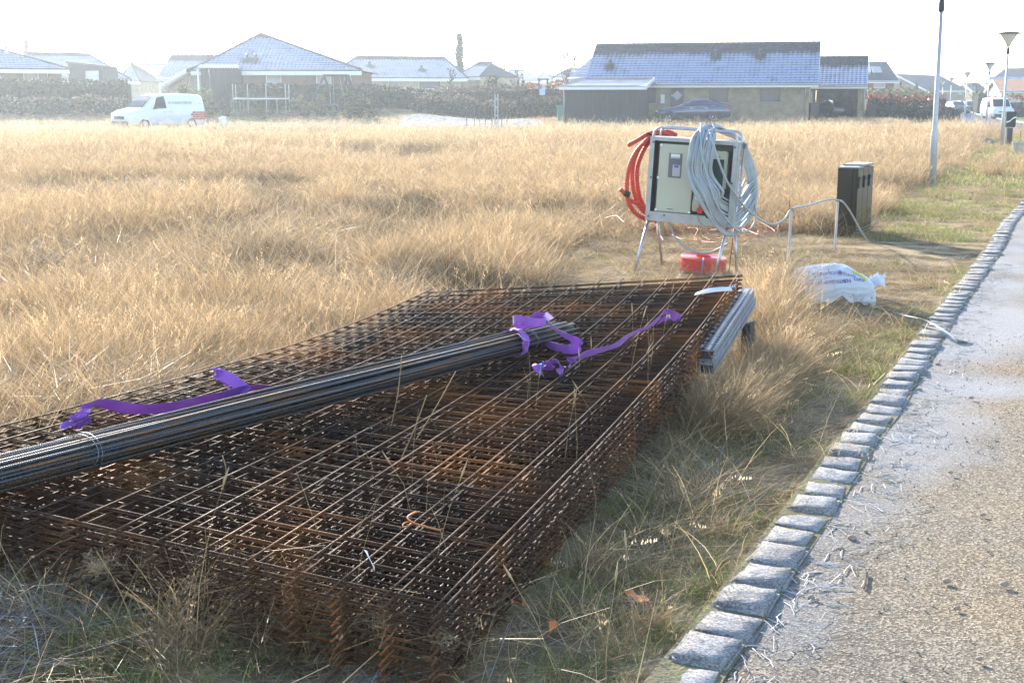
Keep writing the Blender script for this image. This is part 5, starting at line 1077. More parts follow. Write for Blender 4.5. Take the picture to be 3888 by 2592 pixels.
def bush(name, label, px, py0, py1, Y, wpx, pal, n_=900, size=.09, cat='bush', stems=True, group=None, shape=1.0, squash=1.0, up=0.0):
    c = at(px, py1, Y); tpz = at(px, py0, Y).z; zb = gz(c.x, Y) - .05; H = tpz - zb; Wd = wpx * Y / FPX / 2; seed = sum(map(ord, label)); rs = np.random.default_rng(seed)
    root = empty(name, (c.x, Y, zb)); tag(root, label, cat, group)
    ncl = 14; cl = rs.normal(size=(ncl, 3)) * [.45, .45, .28] + [0, 0, .5]; cl[:, 2] = np.clip(cl[:, 2], .12, .9); k = rs.integers(0, ncl, n_); p = cl[k] + rs.normal(size=(n_, 3)) * [.16, .16, .11]
    zf = np.clip(p[:, 2], 0, 1); prof = np.clip(1.15 - shape * zf ** 2 * .6, .25, 1.2); p[:, 0] *= prof * Wd; p[:, 1] *= prof * Wd; p[:, 2] = zf * H
    cloud_obj('foliage', p, size, pal, seed, root, squash=squash, up=up)
    if stems:
        mb = MB()
        for i in range(9):
            a = rs.uniform(0, 6.28); r_ = rs.uniform(.3, .9) * Wd; mb.tube(catmull([(0, 0, 0), (r_ * .4 * math.cos(a), r_ * .4 * math.sin(a), H * .4), (r_ * math.cos(a), r_ * math.sin(a), H * .85)], 3), [.03 - .0035 * j for j in range(7)], 5)
        mb.build('stem', bark, root, smooth=True)
    return root
def bare_tree(label, px, py0, py1, Y, spread, seed, name='bare_tree', droop=0.0, depth=4, r0=.12, group=None, col=None, tr_x=None):
    rt_ = random.Random(seed); c = at(px, py1, Y); zb = gz(c.x, Y) - .1; H = at(px, py0, Y).z - zb; root = empty(name, (c.x, Y, zb)); tag(root, label, 'tree', group)
    tm = MB(); bm_ = MB()
    trunk = [Vector((0, 0, 0)), Vector((.03 * H * rt_.uniform(-1, 1), 0, H * .3)), Vector((.05 * H * rt_.uniform(-1, 1), 0, H * .62)), Vector((.05 * H * rt_.uniform(-1, 1), 0, H))]; T = catmull(trunk, 6)
    tm.tube(T, [r0 * (1 - .93 * i / (len(T) - 1)) for i in range(len(T))], 7)
    def branch(p, d, L, r, dp):
        q = [p]; dd = d.copy()
        for i in range(4): dd = (dd + Vector((rt_.uniform(-.25, .25), rt_.uniform(-.25, .25), rt_.uniform(-.05, .25) - droop * (i + 1) * .35))).normalized(); q.append(q[-1] + dd * L / 4)
        bm_.tube(q, [r, r * .85, r * .7, r * .55, r * .4], 3, caps=False)
        if dp > 0:
            for k in range(rt_.randint(3, 5)):
                j = rt_.randint(1, 4); nd = (dd + Vector((rt_.uniform(-1, 1), rt_.uniform(-1, 1), rt_.uniform(-.3, .8)))).normalized(); branch(q[j], nd, L * rt_.uniform(.4, .65), max(r * .55, .034), dp - 1)
    nb_ = 15
    for i in range(nb_):
        f_ = .16 + .8 * i / nb_; p = T[int(f_ * (len(T) - 1))]; a = rt_.uniform(0, 6.28); branch(p, Vector((math.cos(a), math.sin(a), rt_.uniform(.5, 1.3))).normalized(), H * spread * (1.05 - f_ * .6) * rt_.uniform(.7, 1.1), max(.045, r0 * .5 * (1 - f_ * .6)), depth - 2)
    tm.build('trunk', bark, root, smooth=True); bm_.build('crown', col or bark, root, fix=False); return root
def conifer(label, px, py0, py1, Y, wpx, seed, n_=5200, cone=True, pal=GREEN_D, cat='tree', name='conifer'):
    c = at(px, py1, Y); zb = gz(c.x, Y) - .1; H = at(px, py0, Y).z - zb; Wd = wpx * Y / FPX / 2; root = empty(name, (c.x, Y, zb)); tag(root, label, cat); rs = np.random.default_rng(seed)
    mb = MB(); mb.tube([(0, 0, 0), (0, 0, H * .97)], [.16, .02], 7); mb.build('trunk', bark, root, smooth=True)
    P = []; nw = 34
    for w_ in range(nw):
        f_ = .08 + .9 * w_ / nw; z0 = H * f_; R0 = Wd * ((1 - f_) ** .8) * (1.05 if cone else 1) + .12
        for k in range(7):
            a = rs.uniform(0, 6.28); RR = R0 * rs.uniform(.65, 1.15); m = int(n_ / nw / 7); t = rs.uniform(0.1, 1, m)
            P.append(np.stack([np.cos(a) * RR * t + rs.normal(size=m) * .08, np.sin(a) * RR * t + rs.normal(size=m) * .08, z0 - .22 * RR * t + .25 * RR * t * t + rs.normal(size=m) * .06], 1))
    cloud_obj('crown', np.concatenate(P), .13, pal, seed, root, aspect=1.5, squash=.4); return root
hedge('hedge', 'tall dark hedge across the far left, behind the road', (-60, 478), (302, 306), 91, 1.4, GREEN_D, .13, 40)
hedge('hedge', 'dark hedge under the windows of the pyramid roofed house', (860, 1420), (318, 325), 92.5, 1.2, GREEN_D, .12, 45)
hedge('hedge', 'lower stretch of dark hedge in front of the pale yellow bungalow', (1405, 1665), (325, 345), 92, 1.2, GREEN_D, .12, 45, Yb=94)
hedge('hedge', 'long leafless brown hedge right of the bungalow, above the frosted bank', (1640, 2000), (330, 325), 97, 1.6, TWIG, .10, 55, rough=.35)
hedge('hedge', 'strip of dry brown shrubs along the top of the frosted bank', (1560, 1960), (352, 385), 91, .9, TWIG + STRAWB, .10, 40, rough=.4)
hedge('hedge', 'dry brown undergrowth at the foot of the far left hedge', (-60, 470), (372, 368), 88.5, 1.2, TWIG + STRAWB, .11, 40, rough=.4)
hedge('beech_hedge', 'reddish beech hedge around the garden slide', (1990, 2190), (318, 316), 99, 1.5, BEECH, .11, 60, rough=.4)
hedge('hedge', 'grey green low bushes left of the green wheelie bin', (1990, 2150), (368, 372), 95, 1.0, GREEN_D + TWIG, .1, 50, rough=.35)
hedge('beech_hedge', 'long red brown beech hedge right of the carport', (3300, 3562), (358, 366), 100, 1.5, BEECH, .11, 60, rough=.3)
hedge('hedge', 'low dark green cover in front of the long beech hedge', (3335, 3560), (395, 402), 96.5, 1.4, GREEN_D, .12, 55, rough=.35)
hedge('beech_hedge', 'upright clipped end of beech hedge beside the side street', (3570, 3596), (362, 362), 96, 1.3, BEECH, .09, 90, rough=.1)
hedge('hedge', 'pale green scrub on the slope below the skylight house', (3290, 3560), (338, 345), 118, 2, STRAWB + GREEN_Y, .14, 35, rough=.5)
hedge('hedge', 'tall clipped green hedge behind the white van on the right', (3722, 3990), (350, 352), 152, 2.5, GREEN_Y + GREEN_D, .16, 30)
hedge('beech_hedge', 'beech shrubs on the lawn right of the side street', (3776, 3990), (372, 368), 122, 2, BEECH, .12, 45, rough=.5)
bush('bush', 'yellow green conifer bush between the white van and the trampoline', 760, 322, 412, 89, 130, GREEN_Y, 1600, .10)
bush('bush', 'pale yellow bush just behind the roof of the white van', 690, 318, 380, 91, 80, GREEN_Y + STRAWB, 800, .10)
bush('bush', 'dark leafy bush on the lawn edge right of the swing', 1350, 352, 424, 87, 120, GREEN_D + GREEN_Y, 1500, .10)
bush('bush', 'grey green straggly bush under the swing', 1230, 360, 420, 88, 110, GREEN_Y + TWIG, 900, .09)
bush('bush', 'thin twiggy bush right of the trampoline', 1140, 362, 418, 88, 70, TWIG + GREEN_Y, 600, .08)
bush('bush', 'dark twiggy clump below the trampoline, left side', 850, 372, 416, 88, 70, TWIG + GREEN_D, 500, .08)
bush('bush', 'rounded evergreen bush right of the conifer, before the small roof', 1880, 290, 330, 99, 110, GREEN_D, 1300, .11)
bush('bush', 'slim upright shrub left of the reddish hedge', 1972, 284, 318, 98, 34, GREEN_D + TWIG, 500, .1)
bush('bush', 'small green sapling bush before the reddish hedge', 2058, 372, 402, 93, 26, GREEN_D, 300, .08)
bush('bush', 'dark round topped bush on the skyline left of the slate roofed house', 3476, 318, 345, 165, 26, GREEN_D, 500, .16)
bush('bush', 'small dark cone shaped bush on the skyline beyond the beech hedge', 3420, 312, 345, 165, 14, GREEN_D, 300, .15, shape=1.5)
bush('bush', 'green bush at the left end of the long beech hedge', 3320, 380, 420, 98, 50, GREEN_Y + GREEN_D, 700, .1)
bush('bush', 'tall narrow dark shrub beside the parked cars up the side street', 3722, 355, 395, 150, 20, GREEN_D, 400, .14, shape=1.4)
conifer('tall slim conifer rising behind the pale yellow bungalow', 1746, 120, 330, 135, 50, 4)
conifer('pale conifer on the skyline above the far left bungalow', 108, 142, 300, 150, 56, 8, 2600, pal=[(.07, .09, .06), (.1, .12, .08)])
bare_tree('tall weeping birch on the skyline left of the chimney house', 372, 96, 330, 140, .17, 21, droop=.5, r0=.14)
bare_tree('slim bare birch at the left of the weeping birch', 335, 140, 330, 142, .16, 25, droop=.5, r0=.10)
bare_tree('bare birch on the skyline left of the pyramid roof', 825, 108, 330, 140, .15, 22, droop=.45, r0=.13)
bare_tree('smaller bare birch just right of the other by the pyramid roof', 868, 140, 330, 142, .15, 23, droop=.45, r0=.1)
bare_tree('many stemmed bare tree right of the conifer', 1866, 176, 340, 130, .26, 31, r0=.12)
bare_tree('bare tree with fine twigs, second right of the conifer', 1906, 215, 340, 132, .27, 32, r0=.10)
bare_tree('forked bare tree in front of the far hipped roof', 1960, 252, 345, 118, .22, 33, r0=.09)
bare_tree('bare tree next to the timber garage', 2150, 196, 345, 112, .27, 34, r0=.11)
bare_tree('faint bare tree just left of the brick house roof', 2195, 205, 345, 125, .22, 35, r0=.10)
bare_tree('pale slender bare tree before the pale yellow bungalow', 1705, 255, 345, 105, .22, 36, r0=.06, depth=4)
bare_tree('bare tree on the skyline between slate roof and the pale gables', 3714, 278, 360, 190, .34, 37, r0=.12)
bare_tree('small bare tree behind the beech hedge', 3386, 352, 420, 95, .25, 38, r0=.05)
# sapling and thin pegs at the bank
peg_m = M('peg_wood', (.10, .085, .07), .8)
for i, (px, y0, y1) in enumerate(((1772, 414, 436), (1801, 411, 436), (1820, 409, 436), (1842, 411, 438), (1868, 413, 440), (1905, 415, 440), (1925, 415, 440))):
    p = gnd(px, y1, 0); p = at(px, y1, 78.5); z1 = at(px, y0, 78.5).z; mb = MB(); mb.tube([(0, 0, -.2), (.01, 0, z1)], .03 if i != 4 else .05, 5); o = mb.build('fence_peg', peg_m); o.location = (p.x, 78.5, 0); tag(o, 'thin dark peg in the row of a wire fence below the frosted bank', 'peg', 'fence pegs below the frosted bank')
p = at(1885, 400, 79.0); mb = MB(); zt = at(1885, 357, 79).z
for dx in (-.09, .09): mb.box((dx, 0, zt / 2 - .1), (.07, .16, zt + .2))
for z in (.2, .7, 1.2, 1.7): mb.box((0, 0, z), (.11, .10, .10))
o = mb.build('concrete_post', M('pale_concrete', (.42, .42, .41), .9, .1, 4)); o.location = (p.x, p.y, 0); tag(o, 'pale twin slatted post standing at the right of the frosted bank', 'post')

# trampoline, swing, slide
def part(mb, nm, m, root, **k): return mb.build(nm, m, root, **k)
Yt = 89.5; c = at(992, 398, Yt); TZ = gz(c.x, Yt); tr = empty('trampoline', (c.x, Yt, TZ)); tag(tr, 'round trampoline with upright net poles on the lawn before the pyramid roofed house', 'trampoline'); Rt = 104 * Yt / FPX; zbed = at(992, 376, Yt).z - TZ; ztp = at(992, 320, Yt).z - TZ
mb = MB(); mb.lathe([(Rt - .26, -.01), (Rt, -.04), (Rt + .02, .02), (Rt, .06), (Rt - .26, .03)], 40, (0, 0, zbed)); part(mb, 'edge_pad', white, tr, smooth=True)
mb = MB(); mb.lathe([(0, .0), (Rt - .25, .01), (Rt - .25, .02), (0, .012)], 40, (0, 0, zbed)); part(mb, 'jumping_mat', black, tr)
for a in (-2.75, -1.85, -1.2, -.35, .3, 2.85):
    x, y = Rt * math.cos(a), Rt * math.sin(a); mb = MB(); mb.tube([(x, y, 0), (x, y, ztp)], .028, 6); part(mb, 'net_pole', galv, tr)
for a in (-2.6, -.55, .9, 2.3):
    x, y = Rt * .95 * math.cos(a), Rt * .95 * math.sin(a); mb = MB(); mb.tube([(x - .3, y, .03), (x - .3, y, zbed - .02)], .025, 6); mb.tube([(x + .3, y, .03), (x + .3, y, zbed - .02)], .025, 6); mb.tube([(x - .35, y, .03), (x + .35, y, .03)], .025, 6); part(mb, 'leg', galv, tr)
Yw = 90.5; sw = empty('swing_frame', (at(1260, 0, Yw).x, Yw, gz(at(1260, 0, Yw).x, Yw))); gz0 = sw.location.z; ox = sw.location.x; tag(sw, 'dark wooden A frame swing in the garden beside the trampoline', 'swing')
zt_ = at(1260, 287, Yw).z - gz0; sxm = lambda px: at(px, 0, Yw).x - ox
for xa, dx1, dx2 in ((1222, 1166, 1262), (1314, 1276, 1350)):
    for xf, yy in ((dx1, -1.2), (dx2, 1.2)): mb = MB(); mb.bar((sxm(xa), 0, zt_), (sxm(xf), yy, -.05), .12); part(mb, 'leg', darkwood, sw)
mb = MB(); mb.bar((sxm(1218), 0, zt_), (sxm(1318), 0, zt_), .13); part(mb, 'top_beam', darkwood, sw)
for i, (xa, xb, sh, zs_) in enumerate(((1243, 1257, 0, .5), (1282, 1300, .3, .45))):
    mb = MB(); mb.tube([(sxm(xa), 0, zt_), (sxm(xa) + sh, .2, zs_)], .012, 4); part(mb, 'rope', galv, sw); mb = MB(); mb.tube([(sxm(xb), 0, zt_), (sxm(xb) + sh, .2, zs_)], .012, 4); part(mb, 'rope', galv, sw); mb = MB(); mb.box(((sxm(xa) + sxm(xb)) / 2 + sh, .2, zs_), (.5, .2, .05)); part(mb, 'seat', M('blue_seat', (.12, .18, .3), .5), sw)
Yp = 100; sd = empty('play_tower', (at(2064, 0, Yp).x, Yp, gz(at(2064, 0, Yp).x, Yp))); g0, ox2 = sd.location.z, sd.location.x; tag(sd, 'garden play tower with a pale blue slide among the reddish hedges', 'play tower')
for px in (2049, 2081): mb = MB(); mb.box((at(px, 0, Yp).x - ox2, .5, (at(px, 300, Yp).z - g0) / 2), (.13, .13, at(px, 300, Yp).z - g0)); part(mb, 'post', darkwood, sd)
mb = MB(); mb.box((at(2065, 0, Yp).x - ox2, .5, at(2065, 301, Yp).z - g0), (.85, .13, .1)); part(mb, 'cross_beam', darkwood, sd)
mb = MB(); A0 = Vector((at(2060, 0, Yp).x - ox2, -.2, at(2060, 318, Yp).z - g0)); A1 = Vector((at(2058, 0, Yp).x - ox2, -2.2, at(2058, 352, Yp).z - g0 - .2)); w_ = Vector((.20, 0, 0)); mb.strip([A0 - w_, A1 - w_], [A0 + w_, A1 + w_]); mb.bar(A0 - w_ + Vector((0, 0, .06)), A1 - w_ + Vector((0, 0, .06)), .03, .12); mb.bar(A0 + w_ + Vector((0, 0, .06)), A1 + w_ + Vector((0, 0, .06)), .03, .12); part(mb, 'slide', M('pale_blue_plastic', (.45, .55, .72), .4), sd)

# bins
def bin_(label, px, py1, Y, h, m_, wd=.55, lidm=None, group=None):
    p = at(px, py1, Y); r = empty('wheelie_bin', (p.x, Y, gz(p.x, Y))); tag(r, label, 'bin', group)
    mb = MB(); mb.box((0, 0, h * .46), (wd * .82, wd * .9, h * .88), taper=1.18); mb.build('body', m_, r, bevel=.02)
    mb = MB(); mb.box((0, -.02, h * .95), (wd * 1.06, wd * 1.16, h * .07)); mb.box((0, .32, h * .90), (wd * .9, .06, .05)); mb.build('lid', lidm or m_, r, bevel=.015)
    for s_1 in (-1, 1):
        mb = MB(); mb.lathe([(0, -.03), (.10, -.03), (.10, .03), (0, .03)], 14, (s_1 * wd * .36, wd * .45, .10), 'x'); mb.build('wheel', rubber, r)
    return r
BG = 'wheelie bins of the estate'
bin_('green wheelie bin beside the left end of the timber garage', 2132, 430, 84, 1.05, M('bin_green', (.08, .22, .19), .5), .62, group=BG)
bin_('black wheelie bin with a white label at the brick house corner', 3090, 420, 84.5, 1.2, black, .6, group=BG)
bin_('black wheelie bin at the right of the carport opening', 3308, 425, 92, 1.1, black, .6, group=BG)
bin_('dark bin behind the clipped reddish hedge end', 3605, 425, 98, 1.15, black, .55, group=BG)
bin_('dark bin at the kerb right of the reddish hedge end', 3632, 430, 95, 1.0, black, .5, group=BG)
tb = at(3673, 450, 92); to = empty('garden_tub', (tb.x, 92, 0)); tag(to, 'blue grey garden tub at the foot of a street lamp', 'tub')
mb = MB(); mb.lathe([(0, 0), (.24, 0), (.29, .62), (.31, .62), (.31, .68), (.27, .68), (0, .60)], 20); mb.build('pot', M('tub_blue', (.30, .35, .45), .5), to, smooth=False); mb = MB(); mb.tube([(-.26, 0, .66), (-.2, 0, .85), (0, 0, .95), (.2, 0, .85), (.26, 0, .66)], .012, 5); mb.build('handle', galv, to)
# letter boxes on a frame on the lawn
p = at(3872, 440, 112); lb_ = empty('letter_box_stand', (p.x, p.y, gz(p.x, p.y))); tag(lb_, 'row of dark letter boxes on posts on the lawn at the right edge', 'letter boxes')
for i in range(3): mb = MB(); mb.box((-.45 + .45 * i, 0, 1.1), (.40, .3, .38)); mb.build('letter_box', trim_dk, lb_, bevel=.02)
for x in (-.5, .5): mb = MB(); mb.box((x, 0, .45), (.1, .1, .92)); mb.build('post', timber, lb_)
# white plastic bag in the grass
p = at(850, 488, 62); bm = bmesh.new(); bmesh.ops.create_icosphere(bm, subdivisions=3, radius=.2)
for v in bm.verts: v.co *= 1 + .6 * noise.noise(v.co * 7); v.co.z = v.co.z * 1.1 + .25
me = bpy.data.meshes.new('plastic_bag'); bm.to_mesh(me); bm.free(); me.materials.append(white_pl); o = bpy.data.objects.new('plastic_bag', me); scene.collection.objects.link(o); o.location = (p.x, 62, .40); tag(o, 'crumpled white plastic bag caught in the dry grass right of the van', 'bag')

# ------------------------------------------------------------------ vehicles
def car(name, label, loc, rz, st, paint, wheels, glassz, lights=(), wr=.32, group=None, cat='car', windshield=None, rear=None, side=(), handles=(), plate=None, mirrors=None, grille=None, trimline=False):
    """st: stations (x, zlow, zbelt, ztop, half width at belt, half width at top) from nose to tail"""
    root = empty(name, loc, rz=rz); tag(root, label, cat, group)
    def sec(s):
        x, zl, zb_, zt, wb, wt = s; h = [(0, zl), (wb * .88, zl), (wb * .97, zl + .10), (wb, zl + (zb_ - zl) * .55), (wb * .985, zb_), ((wb + wt) / 2 + .01, (zb_ + zt) / 2), (wt, zt - .06 * min(1, (zt - zb_) / .3 + .2)), (wt * .88, zt - .012), (0, zt)]
        return [(x, y, z) for y, z in h] + [(x, -y, z) for y, z in h[-2:0:-1]]
    S_ = [sec(s) for s in st]; n_ = len(S_[0]); mb = MB(); mb.add([p for s in S_ for p in s], [(i * n_ + j, i * n_ + (j + 1) % n_, (i + 1) * n_ + (j + 1) % n_, (i + 1) * n_ + j) for i in range(len(S_) - 1) for j in range(n_)] + [tuple(range(n_)), tuple((len(S_) - 1) * n_ + j for j in range(n_ - 1, -1, -1))])
    body = mb.build('body', paint, root, smooth=True)
    ms = body.modifiers.new('s', 'SUBSURF') if False else None
    me = body.data
    for p_ in me.polygons: p_.use_smooth = True
    def SP(x, f_, sgn):     # point on the glass area, f_ 0 belt .. 1 top
        for a, b in zip(st, st[1:]):
            if a[0] <= x <= b[0] + 1e-6:
                t = (x - a[0]) / (b[0] - a[0] + 1e-9); zb_, zt, wb, wt = (a[i] + (b[i] - a[i]) * t for i in (2, 3, 4, 5)); break
        zt -= .075
        if f_ < .5: y = wb * .985 + ((wb + wt) / 2 + .01 - wb * .985) * f_ * 2
        else: y = (wb + wt) / 2 + .01 + (wt - (wb + wt) / 2 - .01) * (f_ - .5) * 2
        return Vector((x, sgn * (y + .008), zb_ + (zt - zb_) * f_))
    for sgn in (-1, 1):
        for k, poly in enumerate(side):      # list of (x, f)
            mb = MB(); (xa, fa_), (xb, fb_), (xc, fc_), (xd, fd_) = poly[:4] if len(poly) == 4 else (poly[0], poly[1], poly[-3], poly[-1]); G_ = []
            for i_ in range(7):
                for j_ in range(7):
                    p_, q_ = i_ / 6, j_ / 6; x = (xa + (xd - xa) * p_) * (1 - q_) + (xb + (xc - xb) * p_) * q_; f_ = (fa_ + (fd_ - fa_) * p_) * (1 - q_) + (fb_ + (fc_ - fb_) * p_) * q_; G_.append(SP(x, f_, sgn) + Vector((0, sgn * .008, 0)))
            mb.add(G_, [(i_ * 7 + j_, i_ * 7 + j_ + 1, i_ * 7 + j_ + 8, i_ * 7 + j_ + 7) for i_ in range(6) for j_ in range(6)])
            w_ = mb.build('side_window', carglass, root)
            if trimline: mb = MB(); mb.tube([SP(x, f_, sgn) + Vector((0, sgn * .004, 0)) for x, f_ in poly], .012, 4, closed=True); mb.build('chrome_trim', alu, w_)
        for x, z in handles: mb = MB(); mb.box((x, sgn * (st[len(st) // 2][4] + .012), z), (.19, .03, .035)); mb.build('handle', alu, root)
        if mirrors: mb = MB(); mb.box((mirrors[0], sgn * (st[len(st) // 2][4] + .11), mirrors[1]), (.12, .22, .17)); mb.build('mirror', trim_dk, root, bevel=.03)
    for nm, q_ in (('windscreen', windshield), ('rear_window', rear)):
        if q_:
            xa, xb = sorted((q_[0][0], q_[1][0])); A_w, B_w = [], []
            xs_ = sorted({xa, xb} | {t_[0] for t_ in st if xa < t_[0] < xb})
            for x in xs_:
                for a, b in zip(st, st[1:]):
                    if a[0] <= x <= b[0] + 1e-6:
                        t = (x - a[0]) / (b[0] - a[0] + 1e-9); z_, w_1 = a[3] + (b[3] - a[3]) * t, a[5] + (b[5] - a[5]) * t; break
                A_w.append((x, -w_1 * .90, z_ + .004)); B_w.append((x, w_1 * .90, z_ + .004))
            mb = MB(); mb.strip(A_w, B_w); mb.v = [(p_[0] - (.02 if nm == 'windscreen' else -.02), p_[1], p_[2] + .010) for p_ in mb.v]; mb.build(nm, carglass, root)
    for x, half in wheels:
        for sgn in (-1, 1):
            mb = MB(); mb.lathe([(wr * .62, -.11), (wr * .97, -.11), (wr, -.06), (wr, .06), (wr * .97, .11), (wr * .62, .11)], 26, (x, sgn * half, wr), 'y'); w_ = mb.build('wheel', rubber, root, smooth=False)
            mb = MB(); mb.lathe([(0, .07), (.05, .08), (.08, .05), (wr * .45, .04), (wr * .62, .09), (wr * .64, .10)], 10, (x, 0, wr), 'y'); mb.v = [(a, sgn * (half + b), c) for a, b, c in mb.v]; mb.build('rim', alu_dull, w_, smooth=False)
            mb = MB(); mb.lathe([(0, .005), (wr * 1.18, .005), (wr * 1.18, .0)], 26, (x, sgn * (half + .062), wr + .03), 'y'); mb.build('wheel_arch', rubber, root)
    for nm, c_, dm, m_ in lights: mb = MB(); mb.box(c_, dm); mb.build(nm, m_, root, bevel=min(dm) * .25)
    if plate: mb = MB(); mb.box(plate[0], (.02, .50, .11)); mb.build('number_plate', M('yellow_plate', (.72, .58, .05), .5), root)
    return root, SP
wpaint = M('white_car_paint', (.74, .75, .77), .25, .02, 2, coat=.5); bluep = M('dark_blue_car_paint', (.055, .065, .12), .22, .05, 2, .5, coat=.8); blackp = M('black_car_paint', (.012, .012, .014), .2, .05, 2, coat=.8); silverp = M('silver_car_paint', (.40, .42, .45), .25, .03, 2, .6, coat=.6)
hl = glassmat('headlamp', (.5, .5, .52), .1); tlr = M('tail_lamp_red', (.55, .03, .02), .25, .05, 3)
# white van: local x nose -> tail
VAN = [(0.0, .38, .80, .92, .76, .60), (.06, .30, .88, 1.00, .88, .74), (.35, .27, .98, 1.10, .93, .80), (.95, .27, 1.05, 1.20, .95, .82), (1.35, .27, 1.10, 1.60, .95, .76), (1.75, .27, 1.14, 1.88, .95, .72), (2.3, .27, 1.16, 1.97, .95, .73), (3.6, .27, 1.16, 1.985, .95, .75), (4.6, .28, 1.16, 1.95, .95, .74), (4.84, .30, 1.14, 1.86, .93, .70), (4.90, .36, 1.05, 1.45, .90, .74)]
VY = 70.5; vn = at(417, 400, VY)
van_, SP = car('delivery_van', 'white delivery van with mason firm lettering parked on the road at the left', (at(450, 400, 68.6).x, 68.6, .012), R_(50), VAN, wpaint, ((.95, .83), (3.95, .83)), None, wr=.33, cat='van',
    side=[[(1.48, .05), (1.86, .92), (2.32, .92), (2.36, .05)]], windshield=((.97, 1.17, .74), (1.74, 1.84, .62)), handles=((2.25, 1.0), (2.62, 1.0)), mirrors=(1.62, 1.27),
    lights=(('headlight', (.14, .70, .80), (.22, .28, .16), hl), ('headlight', (.14, -.70, .80), (.22, .28, .16), hl), ('grille', (.02, 0, .70), (.08, .95, .18), trim_dk), ('bumper', (.0, 0, .40), (.14, 1.5, .22), trim_dk), ('tail_light', (4.86, -.80, 1.05), (.06, .12, .5), tlr), ('tail_light', (4.86, .80, 1.05), (.06, .12, .5), tlr)))
mb = MB(); text_mb(mb, 'RV MURERENTREPRISE', .19, lambda x, y: Vector((2.52 + x * .80, -(.952 - .22 * ((1.42 + y) - 1.16) / .8) - .030, 1.42 + y))); mb.build('lettering', M('sign_blue', (.10, .12, .28), .5), van_, fix=False)
mb = MB(); text_mb(mb, 'ApS', .08, lambda x, y: Vector((4.52 + x * .9, -.895, 1.42 + y))); mb.build('small_lettering', MT['sign_blue'], van_, fix=False)
mb = MB(); text_mb(mb, '20 41 02 20', .13, lambda x, y: Vector((1.95 + x * .9, -.965, .88 + y))) if False else None
for r_ in range(4):
    for c_ in range(4):
        if c_ * .25 + (r_ % 2) * .12 > .95 - .0: continue
        mb = MB(); mb.box((4.03 + c_ * .25 + (r_ % 2) * .10, -.966, .62 + r_ * .115), (.225, .012, .09)); mb.build('brick_decal', M('decal_red', (.42, .09, .06), .6, .2, 5), van_)
# blue saloon in front of the brick house
SED = [(0.0, .40, .58, .64, .60, .50), (.12, .24, .68, .74, .80, .66), (.5, .20, .78, .84, .90, .74), (1.1, .20, .86, .94, .93, .76), (1.45, .20, .90, 1.02, .93, .74), (1.95, .20, .93, 1.32, .93, .62), (2.45, .20, .95, 1.46, .93, .57), (3.0, .20, .97, 1.49, .93, .56), (3.5, .20, .99, 1.43, .93, .57), (4.0, .22, 1.00, 1.25, .92, .62), (4.5, .26, 1.00, 1.08, .90, .68), (4.75, .30, .98, 1.04, .85, .66), (4.85, .42, .85, .92, .76, .60)]
sp_ = at(2488, 420, 84.5)
sed, _ = car('parked_car', 'dark blue saloon car parked in front of the yellow brick house', (sp_.x, 84.2, .32 - .06), R_(-10), SED, bluep, ((.95, .84), (3.72, .84)), None, wr=.34,
    side=[[(1.60, .10), (2.0, .80), (2.55, .95), (2.62, .05)], [(2.70, .05), (2.66, .95), (3.1, .96), (3.62, .85), (3.95, .30), (3.85, .05)]], trimline=True, handles=((2.35, .86), (3.30, .88)), mirrors=(1.75, .98), windshield=((1.42, .99, .66), (2.3, 1.42, .54)), rear=((4.42, 1.08, .60), (3.55, 1.41, .50)),
    lights=(('headlight', (.22, -.70, .66), (.34, .22, .14), hl), ('headlight', (.22, .70, .66), (.34, .22, .14), hl), ('tail_light', (4.66, -.80, .84), (.34, .16, .16), tlr), ('tail_light', (4.66, .80, .84), (.34, .16, .16), tlr)))
# black car in the carport, seen from behind
cpx = at(3228, 410, 95.5); HATCH = [(0, .3, .62, .70, .7, .6), (.1, .22, .74, .80, .86, .7), (.9, .2, .88, .96, .88, .72), (1.3, .2, .92, 1.15, .88, .66), (1.8, .2, .95, 1.42, .88, .60), (2.6, .2, .97, 1.48, .88, .60), (3.6, .22, .97, 1.42, .88, .60), (4.0, .26, .96, 1.15, .86, .66), (4.15, .34, .85, .98, .80, .66)]
car('parked_car', 'black car parked inside the carport', (cpx.x - 1.2, 99.0, .25), R_(-90 + 8), HATCH, blackp, ((.8, .8), (3.3, .8)), None, wr=.31, side=[[(1.35, .1), (1.85, .9), (3.2, .9), (3.7, .1)]], rear=((4.06, 1.0, .62), (3.64, 1.36, .52)), lights=(('tail_light', (4.05, -.74, .86), (.12, .16, .2), tlr), ('tail_light', (4.05, .74, .86), (.12, .16, .2), tlr)))
